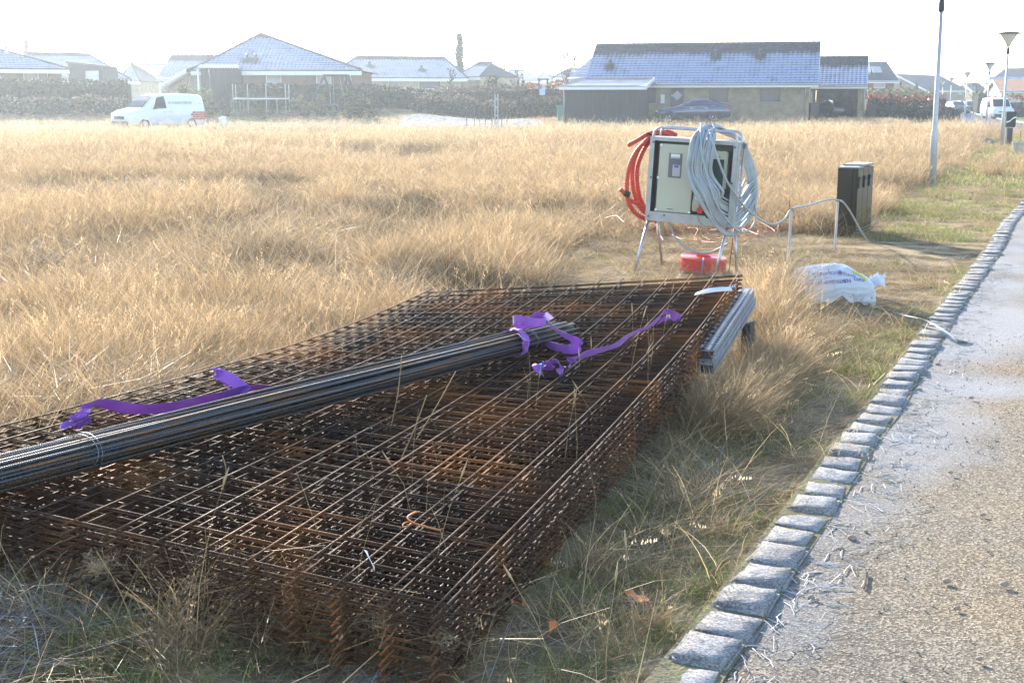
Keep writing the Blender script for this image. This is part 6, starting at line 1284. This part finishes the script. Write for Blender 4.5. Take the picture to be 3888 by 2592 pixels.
# white van coming down the side street
VAN4 = [(0.0, .36, .72, .84, .76, .66), (.06, .26, .84, .98, .86, .76), (.55, .25, .98, 1.10, .90, .78), (.85, .25, 1.04, 1.18, .92, .78), (1.45, .25, 1.10, 1.80, .92, .72), (1.9, .25, 1.12, 1.92, .92, .74), (3.4, .25, 1.12, 1.93, .92, .75), (4.5, .26, 1.12, 1.90, .92, .74), (4.65, .32, 1.0, 1.6, .88, .72)]
v4 = at(3794, 455, 112)
van2, _ = car('approaching_van', 'white van facing the camera on the side street at the right', (v4.x, 111.0, gz(v4.x, 112) + .02 - .12), R_(90 - 6), VAN4, wpaint, ((.85, .80), (3.7, .80)), None, wr=.32, cat='van', side=[[(1.2, .05), (1.5, .9), (2.1, .9), (2.1, .05)]], windshield=((.80, 1.14, .80), (1.42, 1.80, .68)), mirrors=(1.1, 1.2),
    lights=(('headlight', (.04, .66, .72), (.12, .26, .17), M('lit_glass', (.85, .85, .82), .2)), ('headlight', (.04, -.66, .72), (.12, .26, .17), MT['lit_glass']), ('grille', (.02, 0, .72), (.06, .95, .12), trim_dk), ('bumper', (.0, 0, .40), (.12, 1.6, .26), trim_dk)), plate=((-.08, 0, .42),))
for i, (px, py, Y, paint, lb, rz_) in enumerate(((3668, 390, 158, silverp, 'silver car up the side street, left of the two parked there', 96), (3704, 392, 155, blackp, 'dark car parked on the grass up the side street, right of the silver one', 85), (3660, 400, 149, blackp, 'small dark car trailer before the silver car up the side street', 92))):
    p = at(px, py, Y); cr_, _ = car('parked_car', lb if i < 2 else 'low dark car standing in front of the silver car up the side street', (p.x, Y, gz(p.x, Y) + .02), R_(rz_), HATCH, paint, ((.8, .8), (3.3, .8)), None, wr=.31, side=[[(1.35, .1), (1.85, .9), (3.2, .9), (3.7, .1)]], windshield=((1.0, 1.0, .66), (1.8, 1.38, .54)), lights=(('headlight', (.1, -.66, .7), (.1, .2, .12), hl), ('headlight', (.1, .66, .7), (.1, .2, .12), hl)))
# ------------------------------------------------------------------ grass and ground litter
straw_m = leafmat('dry_grass_blades', trans=.50, gloss=.03, rough=.35)
dark_shaded_m = leafmat('dark_shaded_blades', trans=.10, gloss=.01, rough=.6)  # for brown clumps; shade of tuft sides and hollows is put into the colour
def blades(n, R, h, wdt, lean, pal, rs, segs=3, lie=0.0, bend=(.2, .9), seed=0.0, taper=.25, bias=(.0, .0)):
    """returns verts, faces, cols for n blades"""
    V, F, Cc = [], [], []
    pal = np.array(pal)
    for i in range(n):
        a = rs.uniform(0, 6.283); r = R * math.sqrt(rs.uniform()); p = np.array([r * math.cos(a), r * math.sin(a), -.02])
        H = rs.uniform(*h); az = rs.uniform(0, 6.283); d = np.array([math.cos(az) * lean + bias[0], math.sin(az) * lean + bias[1], 1.0]) ; d *= [rs.uniform(.3, 1), rs.uniform(.3, 1), 1]
        if lie > 0: d[2] = rs.uniform(.02, .35) / lie; d[:2] = [math.cos(az) + bias[0], math.sin(az) + bias[1]]
        d /= np.linalg.norm(d); bz = rs.uniform(*bend); baz = az + rs.normal() * .5; bv = np.array([math.cos(baz), math.sin(baz), -.55]) * bz
        wa = rs.uniform(0, 3.1416); wv = np.array([math.cos(wa), math.sin(wa), 0]); wd = wdt * rs.uniform(.6, 1.4); c = pal[rs.integers(len(pal))] * rs.uniform(.75, 1.25); b = len(V)
        for k in range(segs + 1):
            t = k / segs; q = p + (d * t + bv * t * t * .8) * H; q[2] = max(q[2], -.02 + .02 * t * (1 if lie else 0)); ww = wd * (1 - (1 - taper) * t ** 1.5)
            V += [q - wv * ww / 2, q + wv * ww / 2]; Cc += [c, c]
        for k in range(segs): F.append((b + 2 * k, b + 2 * k + 1, b + 2 * k + 3, b + 2 * k + 2))
        if seed and rs.uniform() < seed:
            hc = np.minimum(c * 1.25 + .03, 1)
            for k in range(10):
                t = 1 - .2 * k / 10; q = p + (d * t + bv * t * t * .8) * H; o = rs.normal(size=3) * [.005, .005, .004] * (1 + wdt / .01); s = .0035 + wdt * .40; b = len(V); up = np.array([0, 0, s * 2.2]); sd = wv * s * .55
                V += [q + o - sd, q + o - up * .2, q + o + sd, q + o + up]; Cc += [hc] * 4; F.append((b, b + 1, b + 2, b + 3))
    return np.array(V), F, np.array(Cc)
tuftcol = bpy.data.collections.new('tuft_sources'); KIND = {}; tuft_n = 0
def tuft(kind, parts):
    global tuft_n
    V, F, Cc = [], [], []; b = 0
    for v, f, c in parts: V.append(v); F += [tuple(i + b for i in q) for q in f]; Cc.append(c); b += len(v)
    V, Cc = np.concatenate(V), np.concatenate(Cc); me = bpy.data.meshes.new('grass_tuft'); me.from_pydata(V.tolist(), [], F); colattr(me, np.clip(Cc, 0, 1)); me.materials.append(dark_shaded_m if kind == 'dark' else straw_m)
    o = bpy.data.objects.new('grass_tuft_%03d' % tuft_n, me); tuftcol.objects.link(o); KIND.setdefault(kind, []).append(tuft_n); tuft_n += 1
ST = [(.53, .38, .22), (.46, .32, .18), (.60, .455, .28), (.37, .27, .155), (.55, .38, .205), (.31, .23, .14)]
STD = [(.27, .20, .12), (.19, .14, .09), (.34, .25, .15)]
GR = [(.20, .26, .07), (.16, .21, .06), (.29, .33, .10), (.38, .36, .14)]
FRO = [(.62, .63, .67), (.50, .50, .51), (.70, .71, .76), (.44, .41, .36)]
STV = [(.64, .48, .28), (.55, .41, .22), (.72, .57, .37), (.47, .34, .18)]
rs = np.random.default_rng(5)
for k in range(6): tuft('near', [blades(74, .15, (.22, .52), .0034, .32, ST, rs, 3, seed=.04, bias=(.12, -.03)), blades(30, .17, (.10, .28), .0045, .6, STD + ST, rs, 2), blades(16, .17, (.2, .42), .004, 1, ST + STD, rs, 3, lie=1)])
for k in range(4): tuft('fall', [blades(70, .18, (.2, .5), .0045, 1.0, ST, rs, 3, lie=.55, bias=(.5, -.2)), blades(24, .16, (.15, .45), .004, .7, ST, rs, 3), blades(20, .16, (.06, .16), .004, .5, GR + STD, rs, 2)])
for k in range(4): tuft('fallm', [blades(80, .32, (.2, .5), .007, 1.0, ST, rs, 3, lie=.6, bias=(.4, -.2)), blades(24, .3, (.15, .4), .006, .6, ST, rs, 3), blades(16, .3, (.06, .16), .006, .5, GR + STD, rs, 2)])
for k in range(5): tuft('mid', [blades(80, .24, (.28, .58), .0058, .28, ST, rs, 3, seed=.08, bias=(.08, -.02)), blades(26, .25, (.12, .35), .009, .6, STD + ST, rs, 2)])
for k in range(5): tuft('far', [blades(60, .42, (.30, .62), .011, .24, ST, rs, 2, seed=.12), blades(20, .42, (.15, .35), .014, .5, STD + ST, rs, 2), blades(5, .4, (.6, .86), .008, .12, ST, rs, 3, seed=1.0)])
for k in range(3): tuft('fstalk', [blades(5, .30, (.75, 1.15), .008, .14, [(.60, .49, .33), (.5, .4, .26)], rs, 3, seed=1.0)])
for k in range(3): tuft('stalk', [blades(4, .10, (.55, .82), .0030, .16, ST, rs, 4, seed=.8, bias=(.05, 0))])
for k in range(3): tuft('dark', [blades(90, .16, (.12, .34), .006, .55, [(.20, .15, .09), (.14, .105, .065), (.27, .20, .12)], rs, 3, bend=(.5, 1.3)), blades(10, .16, (.25, .45), .004, .3, ST, rs, 3)])  # dark brown palette, with the shadow sides of the tufts painted in
for k in range(5): tuft('mat', [blades(84, .20, (.12, .34), .0040, 1, STV + STV + FRO[:1] + STD, rs, 3, lie=1.0, bend=(.1, .6))])
for k in range(5): tuft('frost', [blades(80, .19, (.10, .30), .0040, 1, FRO + [STD[2]], rs, 3, lie=1.0, bend=(.1, .5)), blades(16, .18, (.08, .22), .0035, 1, STD + ST, rs, 2, lie=1)])
for k in range(5): tuft('green', [blades(80, .13, (.04, .12), .0036, .55, GR + GR + ST[:3], rs, 2), blades(22, .14, (.10, .22), .0034, 1, ST + STD, rs, 3, lie=.8)])
for k in range(3): tuft('fgreen', [blades(60, .35, (.06, .20), .014, .5, GR + GR + ST[:4], rs, 2)])
for k in range(4): tuft('sparse', [blades(9, .12, (.15, .42), .0034, .45, STV, rs, 4, bend=(.3, 1.2), seed=.15), blades(14, .10, (.05, .14), .003, .8, ST + GR, rs, 2)])
def n2(x, y, s, o=0.0): return noise.noise(Vector((x * s, y * s, o)))
pts, idx, rot, scl = [], [], [], []
def put(x, y, kind, s=1.0, tilt=.12, z=None):
    pts.append((x, y, gz(x, y) if z is None else z)); idx.append(KIND[kind][nrg.integers(len(KIND[kind]))]); rot.append((nrg.normal() * tilt, nrg.normal() * tilt, nrg.uniform(-.6, .6) if kind in ('near', 'mid', 'fall') else nrg.uniform(0, 6.283))); scl.append(s * nrg.uniform(.82, 1.18))
def trampled(x, y):
    dx, dy = x - 2.75, y - 12.4; a = (dx / 2.5) ** 2 + (dy / 3.2) ** 2
    a = min(a, ((x - 0.7) / 1.5) ** 2 + ((y - 9.7) / 1.0) ** 2)
    return a + .35 * n2(x, y, .8, 2)
def soil(x, y):    # bare earth by the cabinet and the board
    return ((x - 5.3) / 1.9) ** 2 + ((y - 13.9) / 1.1) ** 2 + .5 * n2(x, y, 1.2, 7)
def in_mesh(x, y, m=0.0):
    u, v = muv(x, y); return -.05 - m < u < 2.16 + m and -.1 - m < v < 4.95 + m
def scatter(x0, x1, y0, y1, dens, fn, wedge=None):
    N = int((x1 - x0) * (y1 - y0) * dens); X = nrg.uniform(x0, x1, N); Y_ = nrg.uniform(y0, y1, N)
    for x, y in zip(X, Y_):
        if wedge and not (-.43 * y - 1.2 < x < .43 * y + 1.2): continue
        if kerbx(y) - x < .0 and y < 62: continue
        fn(x, y)
def f_near(x, y):
    u, v = muv(x, y)
    if in_mesh(x, y, -.02):
        if (u < .5 or v < .4 or u > 1.75) and mz(u, v) > .33: put(x, y, 'green' if n2(x, y, 2, 3) > 0 else 'mat', .8)
        elif u < .5 or v < .4: put(x, y, 'mat', .55)
        return
    d = kerbx(y) - x; tr = trampled(x, y)
    if soil(x, y) < 1:
        if nrg.uniform() < .10: put(x, y, 'mat', .8)
        return
    left = u > 1.0
    if v < -.02 and u > -.35 and y < 5.4:      # in front of the mesh: matted, frosty, in its shade
        q = n2(x, y, 1.3, 1)
        put(x, y, 'frost' if q > .02 else 'mat' if q > -.22 else 'green', .95)
        if nrg.uniform() < .16: put(x, y, 'green', .9)
        if nrg.uniform() < .04 + .16 * (n2(x, y, 1.1, 9) > .15): put(x, y, 'sparse', 1.0)
        if n2(x, y, 1.5, 19) > .25 and nrg.uniform() < .5: put(x, y, 'fall', .6)
        return
    if y < 16 and tr < 1.0 and d > .15:
        q = nrg.uniform()
        put(x, y, 'mat' if q < .78 else 'frost' if q < .82 else 'green' if q < .93 else 'fall', .95 if q < .9 else .7)
        return
    if left or y > 9.6 and x < 4.0 + (y - 9.6) * .2 and d > 1.0 or (v > 4.95 and d > 2.2):
        q = n2(x, y, .55, 3) + .5 * n2(x, y, 1.7, 4); ledge = sm(2.2, 3.0, u) if u > 0 and v < 5 else 1
        fall = n2(x, y, .35, 12) + (.25 if y < 6.3 else 0)
        if q < -.40: put(x, y, 'dark', 1.0)
        elif fall > .12: put(x, y, 'fall', 1.0)
        else: put(x, y, 'near', (.78 + .45 * (q + .4)) * (.6 + .4 * ledge), .15)
        if nrg.uniform() < .02: put(x, y, 'stalk', .85)
        if nrg.uniform() < .12: put(x, y, 'green', 1.0)
        return
    # verge between mesh and kerb
    q = n2(x, y, 1.0, 5) + .5 * n2(x, y, 2.9, 6)
    if d < .9: put(x, y, 'green' if q > -.28 else 'mat', .78)
    elif q > .22: put(x, y, 'green', 1.1)
    elif q > -.12: put(x, y, 'mat', .9)
    else: put(x, y, 'frost', .85)
    if nrg.uniform() < .6 and d > .22: put(x, y, 'mat', .85)
    if nrg.uniform() < .20 and n2(x, y, 1.4, 8) > -.05: put(x, y, 'sparse', 1.0)
    if nrg.uniform() < .22 and n2(x, y, 1.1, 18) > .08 and d > .3: put(x, y, 'fall', .55)
scatter(-5.5, 7, 1.9, 9.5, 95, f_near, True)
def f_mid(x, y):
    d = kerbx(y) - x; tr = trampled(x, y)
    if soil(x, y) < 1 or y < 16 and tr < 1.0:
        f_near(x, y); return
    if d < 1.5 + .5 * n2(x, y, .4) + .05 * (y - 9):
        q = n2(x, y, .9, 5)
        put(x, y, 'green' if q > -.15 else 'mat', 1.25 if q > 0 else 1.0)
        if nrg.uniform() < .07: put(x, y, 'fall', .7)
        return
    q = n2(x, y, .33, 3) + .55 * n2(x, y, 1.1, 4); low = n2(x, y, .16, 22) - (.2 if x > -1 else -.12 * sm(-1, -4, x))
    if q < -.34: put(x, y, 'dark', 1.15)
    elif n2(x, y, 1.6, 40) < -.42: return
    elif low > .02: put(x, y, 'fallm' if y > 13 else 'fall', 1.1)
    else: put(x, y, 'near' if y < 15 else 'mid', (1.0 + .45 * q) * (1.0 if y >= 15 else 1.12) * (1 - .25 * (d < 4)), .14)
    if nrg.uniform() < .04 + .10 * (n2(x, y, .3, 30) > .2): put(x, y, 'stalk', 1.0)
scatter(-9, 9, 9.5, 15, 44, f_mid, True); scatter(-13, 13, 15, 24, 24, f_mid, True)
def f_far(x, y):
    d = kerbx(y) - x
    if d < 2.2 + .05 * (y - 24) and y < 62:
        put(x, y, 'fgreen' if n2(x, y, .5, 5) > -.3 else 'mid', .8); return
    if y > 64: put(x, y, 'fgreen', 1); return
    if y > 28 and nrg.uniform() < .16 + .2 * (n2(x, y, .12, 50) > .1): put(x, y, 'fstalk', .62 + .25 * (y > 50))
    q = n2(x, y, .16, 3) + .5 * n2(x, y, .6, 4)
    if q < -.36: put(x, y, 'dark', 1.6)
    elif y < 42 and n2(x, y, .22, 44) > .12: put(x, y, 'fallm', 1.2)
    else: put(x, y, 'far' if y > 30 else 'mid', (1.0 + .35 * q) * (1.12 if y <= 30 else 1.0 - .36 * sm(42, 60, y) * sm(16, -2, x)), .12)
    if nrg.uniform() < .05: put(x, y, 'stalk', 1.05)
scatter(-20, 17, 24, 38, 11, f_far, True); scatter(-30, 24, 38, 65.5, 6.5, f_far, True)
# tall bleached clump between planks and wrapped load, some hand placed tufts
for _ in range(60):
    y = nrg.uniform(8.3, 10.8); x = 1.62 + (y - 8.3) * .26 + nrg.normal() * .13; put(x, y, 'near', 1.05, .2)
for _ in range(46): p = mpos(nrg.uniform(-.28, -.05), nrg.uniform(3.05, 3.5)); put(p.x, p.y, 'near', .78, .2)
for _ in range(130): t = nrg.uniform(0, 1); p = mpos(-.15 - .18 * nrg.uniform(), 3.15 + 1.8 * t); put(p.x, p.y, 'near', .62 + .25 * t, .2)
for px, py in ((2640, 1560), (2700, 1480), (3120, 1330), (3080, 1270), (2850, 1400), (2560, 1700), (3050, 1430), (2260, 2180), (2150, 2330), (1700, 2540), (1640, 2480), (700, 2440), (950, 2350), (1120, 2430), (1250, 2400), (2480, 2040), (2620, 1950)):
    for _ in range(5): p = gnd(px + nrg.normal() * 22, py + nrg.normal() * 14, .03); put(p.x, p.y, 'sparse', 1.05); 
    p = gnd(px, py, .03); put(p.x, p.y, 'fall', .6)
for _ in range(64):       # brown hummocks and hollows in the field, shade put into the tuft colour
    cy_ = nrg.uniform(7.5, 26); cx = nrg.uniform(-.42 * cy_, -.02 * cy_) if nrg.uniform() < .75 else nrg.uniform(-.05 * cy_, .22 * cy_)
    if in_mesh(cx, cy_, .5) or trampled(cx, cy_) < 1.4 or kerbx(cy_) - cx < 2: continue
    for k in range(9): put(cx + nrg.normal() * .16 * (1 + cy_ / 30), cy_ + nrg.normal() * .13, 'dark', .95 + cy_ / 50 + .3 * (k == 0))
for px, py, sc_1, kd in ((760, 2480, .62, 'near'), (820, 2440, .5, 'fall'), (900, 2440, .6, 'near'), (980, 2500, .6, 'fall'), (1060, 2430, .62, 'near'), (1130, 2500, .55, 'fall'), (1200, 2440, .55, 'near'), (1290, 2520, .6, 'near'), (1380, 2500, .6, 'fall'), (1420, 2440, .5, 'near'), (1560, 2560, .5, 'fall'), (700, 2560, .6, 'near'), (620, 2590, .5, 'fall'), (2230, 2140, .42, 'near'), (2580, 1880, .42, 'near'), (2680, 1680, .4, 'near'), (2440, 2150, .4, 'fall'), (2720, 2010, .36, 'near'), (2800, 1850, .36, 'fall'), (3050, 1500, .36, 'near'), (2980, 1330, .45, 'near'), (3130, 1260, .42, 'near'), (2350, 2400, .42, 'fall'), (2480, 2330, .36, 'near')):
    for _ in range(3): p = gnd(px + nrg.normal() * 26, py + nrg.normal() * 16, .05); put(p.x, p.y, kd, sc_1, .2)
# rough grass behind the street
def f_back(x, y):
    if -7.5 < x < 2 and y < 88: return
    put(x, y, 'fgreen' if n2(x, y, .3, 3) > 0 else 'far', .7 if n2(x, y, .3, 3) > 0 else .42)
N = 5200; X = nrg.uniform(-46, 27, N); Y_ = nrg.uniform(79.5, 92, N)
for x, y in zip(X, Y_):
    if -.44 * y < x < .31 * y: f_back(x, y)
for _ in range(420): y = nrg.uniform(60, 65); x = nrg.uniform(-30, 26); put(x, y, 'far', .5 + .4 * sm(-8, 8, x)); put(x + .3, y, 'fstalk', .9); put(x - .3, y - 1.5, 'fstalk', .8)
def gn_scatter(name, label, P, I, Rr, S, kind='stuff'):
    me = bpy.data.meshes.new(name); me.from_pydata([tuple(p) for p in P], [], [])
    a = me.attributes.new('idx', 'INT', 'POINT'); a.data.foreach_set('value', np.array(I, dtype=np.int32))
    a = me.attributes.new('rotv', 'FLOAT_VECTOR', 'POINT'); a.data.foreach_set('vector', np.array(Rr, dtype=np.float32).ravel())
    a = me.attributes.new('sc', 'FLOAT', 'POINT'); a.data.foreach_set('value', np.array(S, dtype=np.float32))
    o = bpy.data.objects.new(name, me); scene.collection.objects.link(o); tag(o, label, kind=kind)
    ng = bpy.data.node_groups.new(name, 'GeometryNodeTree'); ng.interface.new_socket('Geometry', in_out='INPUT', socket_type='NodeSocketGeometry'); ng.interface.new_socket('Geometry', in_out='OUTPUT', socket_type='NodeSocketGeometry')
    N_, L = ng.nodes, ng.links; gi = N_.new('NodeGroupInput'); go = N_.new('NodeGroupOutput'); ip = N_.new('GeometryNodeInstanceOnPoints'); ci = N_.new('GeometryNodeCollectionInfo')
    ci.inputs['Collection'].default_value = tuftcol; ci.inputs['Separate Children'].default_value = True; ci.inputs['Reset Children'].default_value = True
    def na(nm, dt): x = N_.new('GeometryNodeInputNamedAttribute'); x.data_type = dt; x.inputs['Name'].default_value = nm; return x
    L.new(gi.outputs[0], ip.inputs['Points']); L.new(ci.outputs[0], ip.inputs['Instance']); ip.inputs['Pick Instance'].default_value = True
    L.new(na('idx', 'INT').outputs[0], ip.inputs['Instance Index']); er = N_.new('FunctionNodeEulerToRotation'); L.new(na('rotv', 'FLOAT_VECTOR').outputs[0], er.inputs[0]); L.new(er.outputs[0], ip.inputs['Rotation']); L.new(na('sc', 'FLOAT').outputs[0], ip.inputs['Scale']); L.new(ip.outputs[0], go.inputs[0])
    m = o.modifiers.new('scatter', 'NODES'); m.node_group = ng; return o
P_ = np.array(pts); near = P_[:, 1] < 9.5
grp = [('grass', 'matted straw, frosted and green grass around the mesh and along the kerb', near), ('dry_grass', 'tall dry golden grass covering the field', ~near)]
for nm, lb, msk in grp:
    ii = np.nonzero(msk)[0]; gn_scatter(nm, lb, P_[ii], np.array(idx)[ii], np.array(rot)[ii], np.array(scl)[ii])
print('TUFTS', len(pts))

# single stalks growing up through the mesh, and long bent ones in the foreground
mb = MB(); V, Cc = [], []
r5 = random.Random(12)
def stalk(mb, p, d, L, r, k=4, hd=False, bent=.5):
    q = [Vector(p)]; dd = Vector(d).normalized(); kink = r5.randint(1, 3)
    for i in range(k):
        dd = (dd + Vector((r5.uniform(-.1, .1), r5.uniform(-.1, .1), -.06)) * (4 if (i == kink and r5.random() < bent) else 1)).normalized(); q.append(q[-1] + dd * L / k)
    mb.tube(q, [r * (1 - .6 * i / k) for i in range(k + 1)], 4, caps=False)
    if hd: mb.tube([q[-1] - dd * .01, q[-1] + dd * .02, q[-1] + dd * .06], [r * .8, r * 2.4, r * .4], 5)
for _ in range(46):
    px, py = r5.choice([(r5.uniform(1950, 2400), r5.uniform(1350, 1900)), (r5.uniform(2350, 2520), r5.uniform(1250, 1560)), (r5.uniform(1250, 1750), r5.uniform(1650, 2100)), (r5.uniform(2100, 2300), r5.uniform(1750, 2000))])
    p = onmesh(px, py, 0); u, v = muv(p.x, p.y)
    if not (0 < u < 2 and 0 < v < 4.7): continue
    stalk(mb, p + Vector((0, 0, -.16)), (r5.uniform(-.25, .3), r5.uniform(-.3, .2), 1), r5.uniform(.20, .42), .0016, hd=r5.random() < .35)
for base, tip, Lr in (((1500, 1790), (1620, 1500), .003), ((1560, 1700), (1730, 1410), .0026), ((1480, 1640), (1525, 1350), .0022), ((850, 1860), (845, 1730), .003)):
    a, b_ = onmesh(*base, -.05), onmesh(*tip, .30 if base[0] > 1000 else .12); mb.tube(catmull([a, (a + b_) / 2 + Vector((.01, 0, .01)), b_], 4), [.0022] * 9, 5)
tag(mb.build('grass_stalks', M('stalk_straw', (.42, .30, .16), .6, .25, 9), smooth=True, fix=False), 'single dry stalks growing up through the mesh', kind='stuff')
mb = MB()
for px, py, ln, dx in ((260, 2592, .52, -.35), (420, 2560, .34, -.1), (560, 2592, .50, -.18), (700, 2540, .42, -.06), (745, 2592, .62, .12), (800, 2520, .44, .05), (1340, 2592, .62, .02), (1120, 2560, .30, .4), (1700, 2540, .34, .3), (2080, 2380, .28, .05), (2120, 2592, .36, -.2), (2300, 2592, .30, -.1), (2620, 2150, .26, .1), (2420, 2450, .30, -.15), (2180, 2500, .22, .3), (1860, 2592, .25, -.2), (2360, 2250, .30, .05), (2250, 2080, .42, .05), (2750, 1330, .40, -.25), (2660, 1480, .35, .5), (2950, 1480, .30, .1), (3060, 1270, .30, .15), (3180, 1210, .38, .05)):
    p = gnd(px, min(py, 2640), .02); stalk(mb, p, (dx, r5.uniform(-.15, .15), 1), ln, .0018, 6, hd=r5.random() < .5, bent=.7)
tag(mb.build('grass_stems', MT['stalk_straw'], smooth=True, fix=False), 'tall single dry stems in the foreground grass', kind='stuff')
# tufts of cobwebby dead grass caught on the mesh ends
mb = MB()
for cx, cy, nn in ((370, 2150, 90), (430, 2110, 70), (560, 2120, 60), (760, 2190, 60), (1450, 2360, 40), (1700, 2420, 40)):
    for i in range(nn):
        p = onmesh(cx + r5.gauss(0, 26), cy + r5.gauss(0, 14), -.06 - .04 * abs(r5.gauss(0, 1))); q = p + Vector((r5.gauss(0, .03), r5.gauss(-.01, .02), r5.gauss(0, .025))); m_ = (p + q) / 2 + Vector((r5.gauss(0, .015), r5.gauss(0, .015), r5.gauss(0, .015)))
        mb.tube([p, m_, q], .0006, 3, caps=False)
tag(mb.build('dead_grass', M('wispy_grass', (.30, .22, .13), .8, .2, 8), fix=False), 'wisps of dead grass caught on the near ends of the mesh', kind='stuff')

# litter, frost covered straw by the kerb, pebbles, leaves
mb = MB()
for i in range(900):
    Y = r5.uniform(2.6, 13) if r5.random() < .8 else r5.uniform(2.6, 7); t = abs(r5.gauss(0, .13)) + .02 if r5.random() < .85 else r5.uniform(0, 2.2)
    x = kerbx(Y) + .21 + t; a = r5.uniform(0, 3.14); L_1 = r5.uniform(.015, .09) * (1.4 if t < .3 else .6); p = Vector((x, Y, .014 + r5.uniform(0, .006))); d = Vector((math.cos(a), math.sin(a), 0)) * L_1
    m_ = p + d * .5 + Vector((r5.uniform(-.008, .008), r5.uniform(-.008, .008), r5.uniform(0, .008))); mb.tube([p, m_, p + d], r5.uniform(.0009, .0022), 3, caps=False)
tag(mb.build('straw_litter', M('frosted_straw', (.34, .31, .26), .8, .3, 3, col2=(.62, .62, .64)), fix=False), 'frosted bits of straw and twigs lying along the kerb', kind='stuff')
mb = MB()
for i in range(2600):
    Y = r5.uniform(2.5, 9) ** 1.0; x = kerbx(Y) + .25 + r5.uniform(0, 4.2); s = r5.uniform(.0015, .0045); mb.box((x, Y, .011), (s * 2, s * 1.6, s * 1.4), (r5.uniform(0, 3), r5.uniform(0, 3), r5.uniform(0, 3)))
tag(mb.build('grit', M('grit_stones', (.16, .14, .12), .9, .4, 30, col2=(.46, .42, .36)), fix=False), 'loose grit on the road surface', kind='stuff')
pm = M('pebble_stone', (.30, .24, .18), .8, .3, 12)
for i, (px, py, s) in enumerate(((3235, 2046, .016), (3193, 2084, .011), (3078, 2270, .012), (3595, 2208, .013), (3815, 2220, .014), (3632, 2310, .010), (3735, 1955, .010), (3290, 1640, .016), (3350, 1605, .014), (3490, 1480, .014), (3688, 1512, .013), (3560, 1385, .014), (3610, 1795, .010), (3102, 2278, .008), (3288, 2018, .008), (3720, 2502, .010))):
    bm = bmesh.new(); bmesh.ops.create_icosphere(bm, subdivisions=2, radius=s)
    for v in bm.verts: v.co *= 1 + .3 * noise.noise(v.co * 60 + Vector((i, 0, 0)))
    me = bpy.data.meshes.new('pebble'); bm.to_mesh(me); bm.free(); me.materials.append(pm); me.polygons.foreach_set('use_smooth', [True] * len(me.polygons)); o = bpy.data.objects.new('pebble', me); scene.collection.objects.link(o); p = gnd(px, py, .015); o.location = (p.x, p.y, .014 + s * .45); o.scale = (1.2, .9, .7); tag(o, 'small pebble lying loose on the road', 'pebble', 'loose pebbles on the road')
lfm = M('orange_leaf', (.50, .16, .045), .6, .2, 20)
for i, (px, py, s, lb) in enumerate(((2415, 2300, .045, 'orange brown dead leaf in the grass between the mesh and the kerb'), (1950, 2325, .05, 'brown dead leaf lying against the right side of the mesh'), (2105, 2420, .035, 'small upright orange leaf in the grass near the bottom of the picture'))):
    mb = MB(); A, B_ = [], []
    for j in range(9): t = j / 8; wv_ = s * .55 * math.sin(math.pi * t) ** .7; z = .012 * math.sin(t * 3) + .008 * math.sin(t * 9); A.append((s * 2 * t - s, -wv_, z + .012)); B_.append((s * 2 * t - s, wv_, z + .012 * math.cos(t * 5)))
    Mid = [((a[0] + b[0]) / 2, 0, a[2] - .008) for a, b in zip(A, B_)]; mb.strip(A, Mid); mb.strip(Mid, B_); o = mb.build('leaf', lfm, smooth=True); p = gnd(px, py, .06); o.location = (p.x, p.y, .085); o.rotation_euler = (.5, .3 + (1.0 if i == 2 else 0), i * 1.3); tag(o, lb, 'leaf')
mb = MB(); P = [gnd(*q, .018) for q in ((3290, 2172), (3287, 2195), (3284, 2215), (3280, 2232))]; mb.tube(P, [.006, .004, .005, .003], 6); tag(mb.build('twig', bark), 'short brown twig lying on the road in the bottom right', 'twig')

# ------------------------------------------------------------------ haze volume, added for the glow and lens glare at the left
hm = bpy.data.materials.new('haze'); hm.use_nodes = True; n = hm.node_tree.nodes; l = hm.node_tree.links; n.remove(n['Principled BSDF'])
pv = n.new('ShaderNodeVolumePrincipled'); pv.inputs['Color'].default_value = (.80, .90, 1.0, 1); pv.inputs['Density'].default_value = .0010; pv.inputs['Anisotropy'].default_value = .66; l.new(pv.outputs[0], n['Material Output'].inputs['Volume'])
mb = MB(); mb.box((0, 120, 6.5), (520, 300, 16)); o = mb.build('haze', hm); tag(o, kind='stuff')
#@@PART5
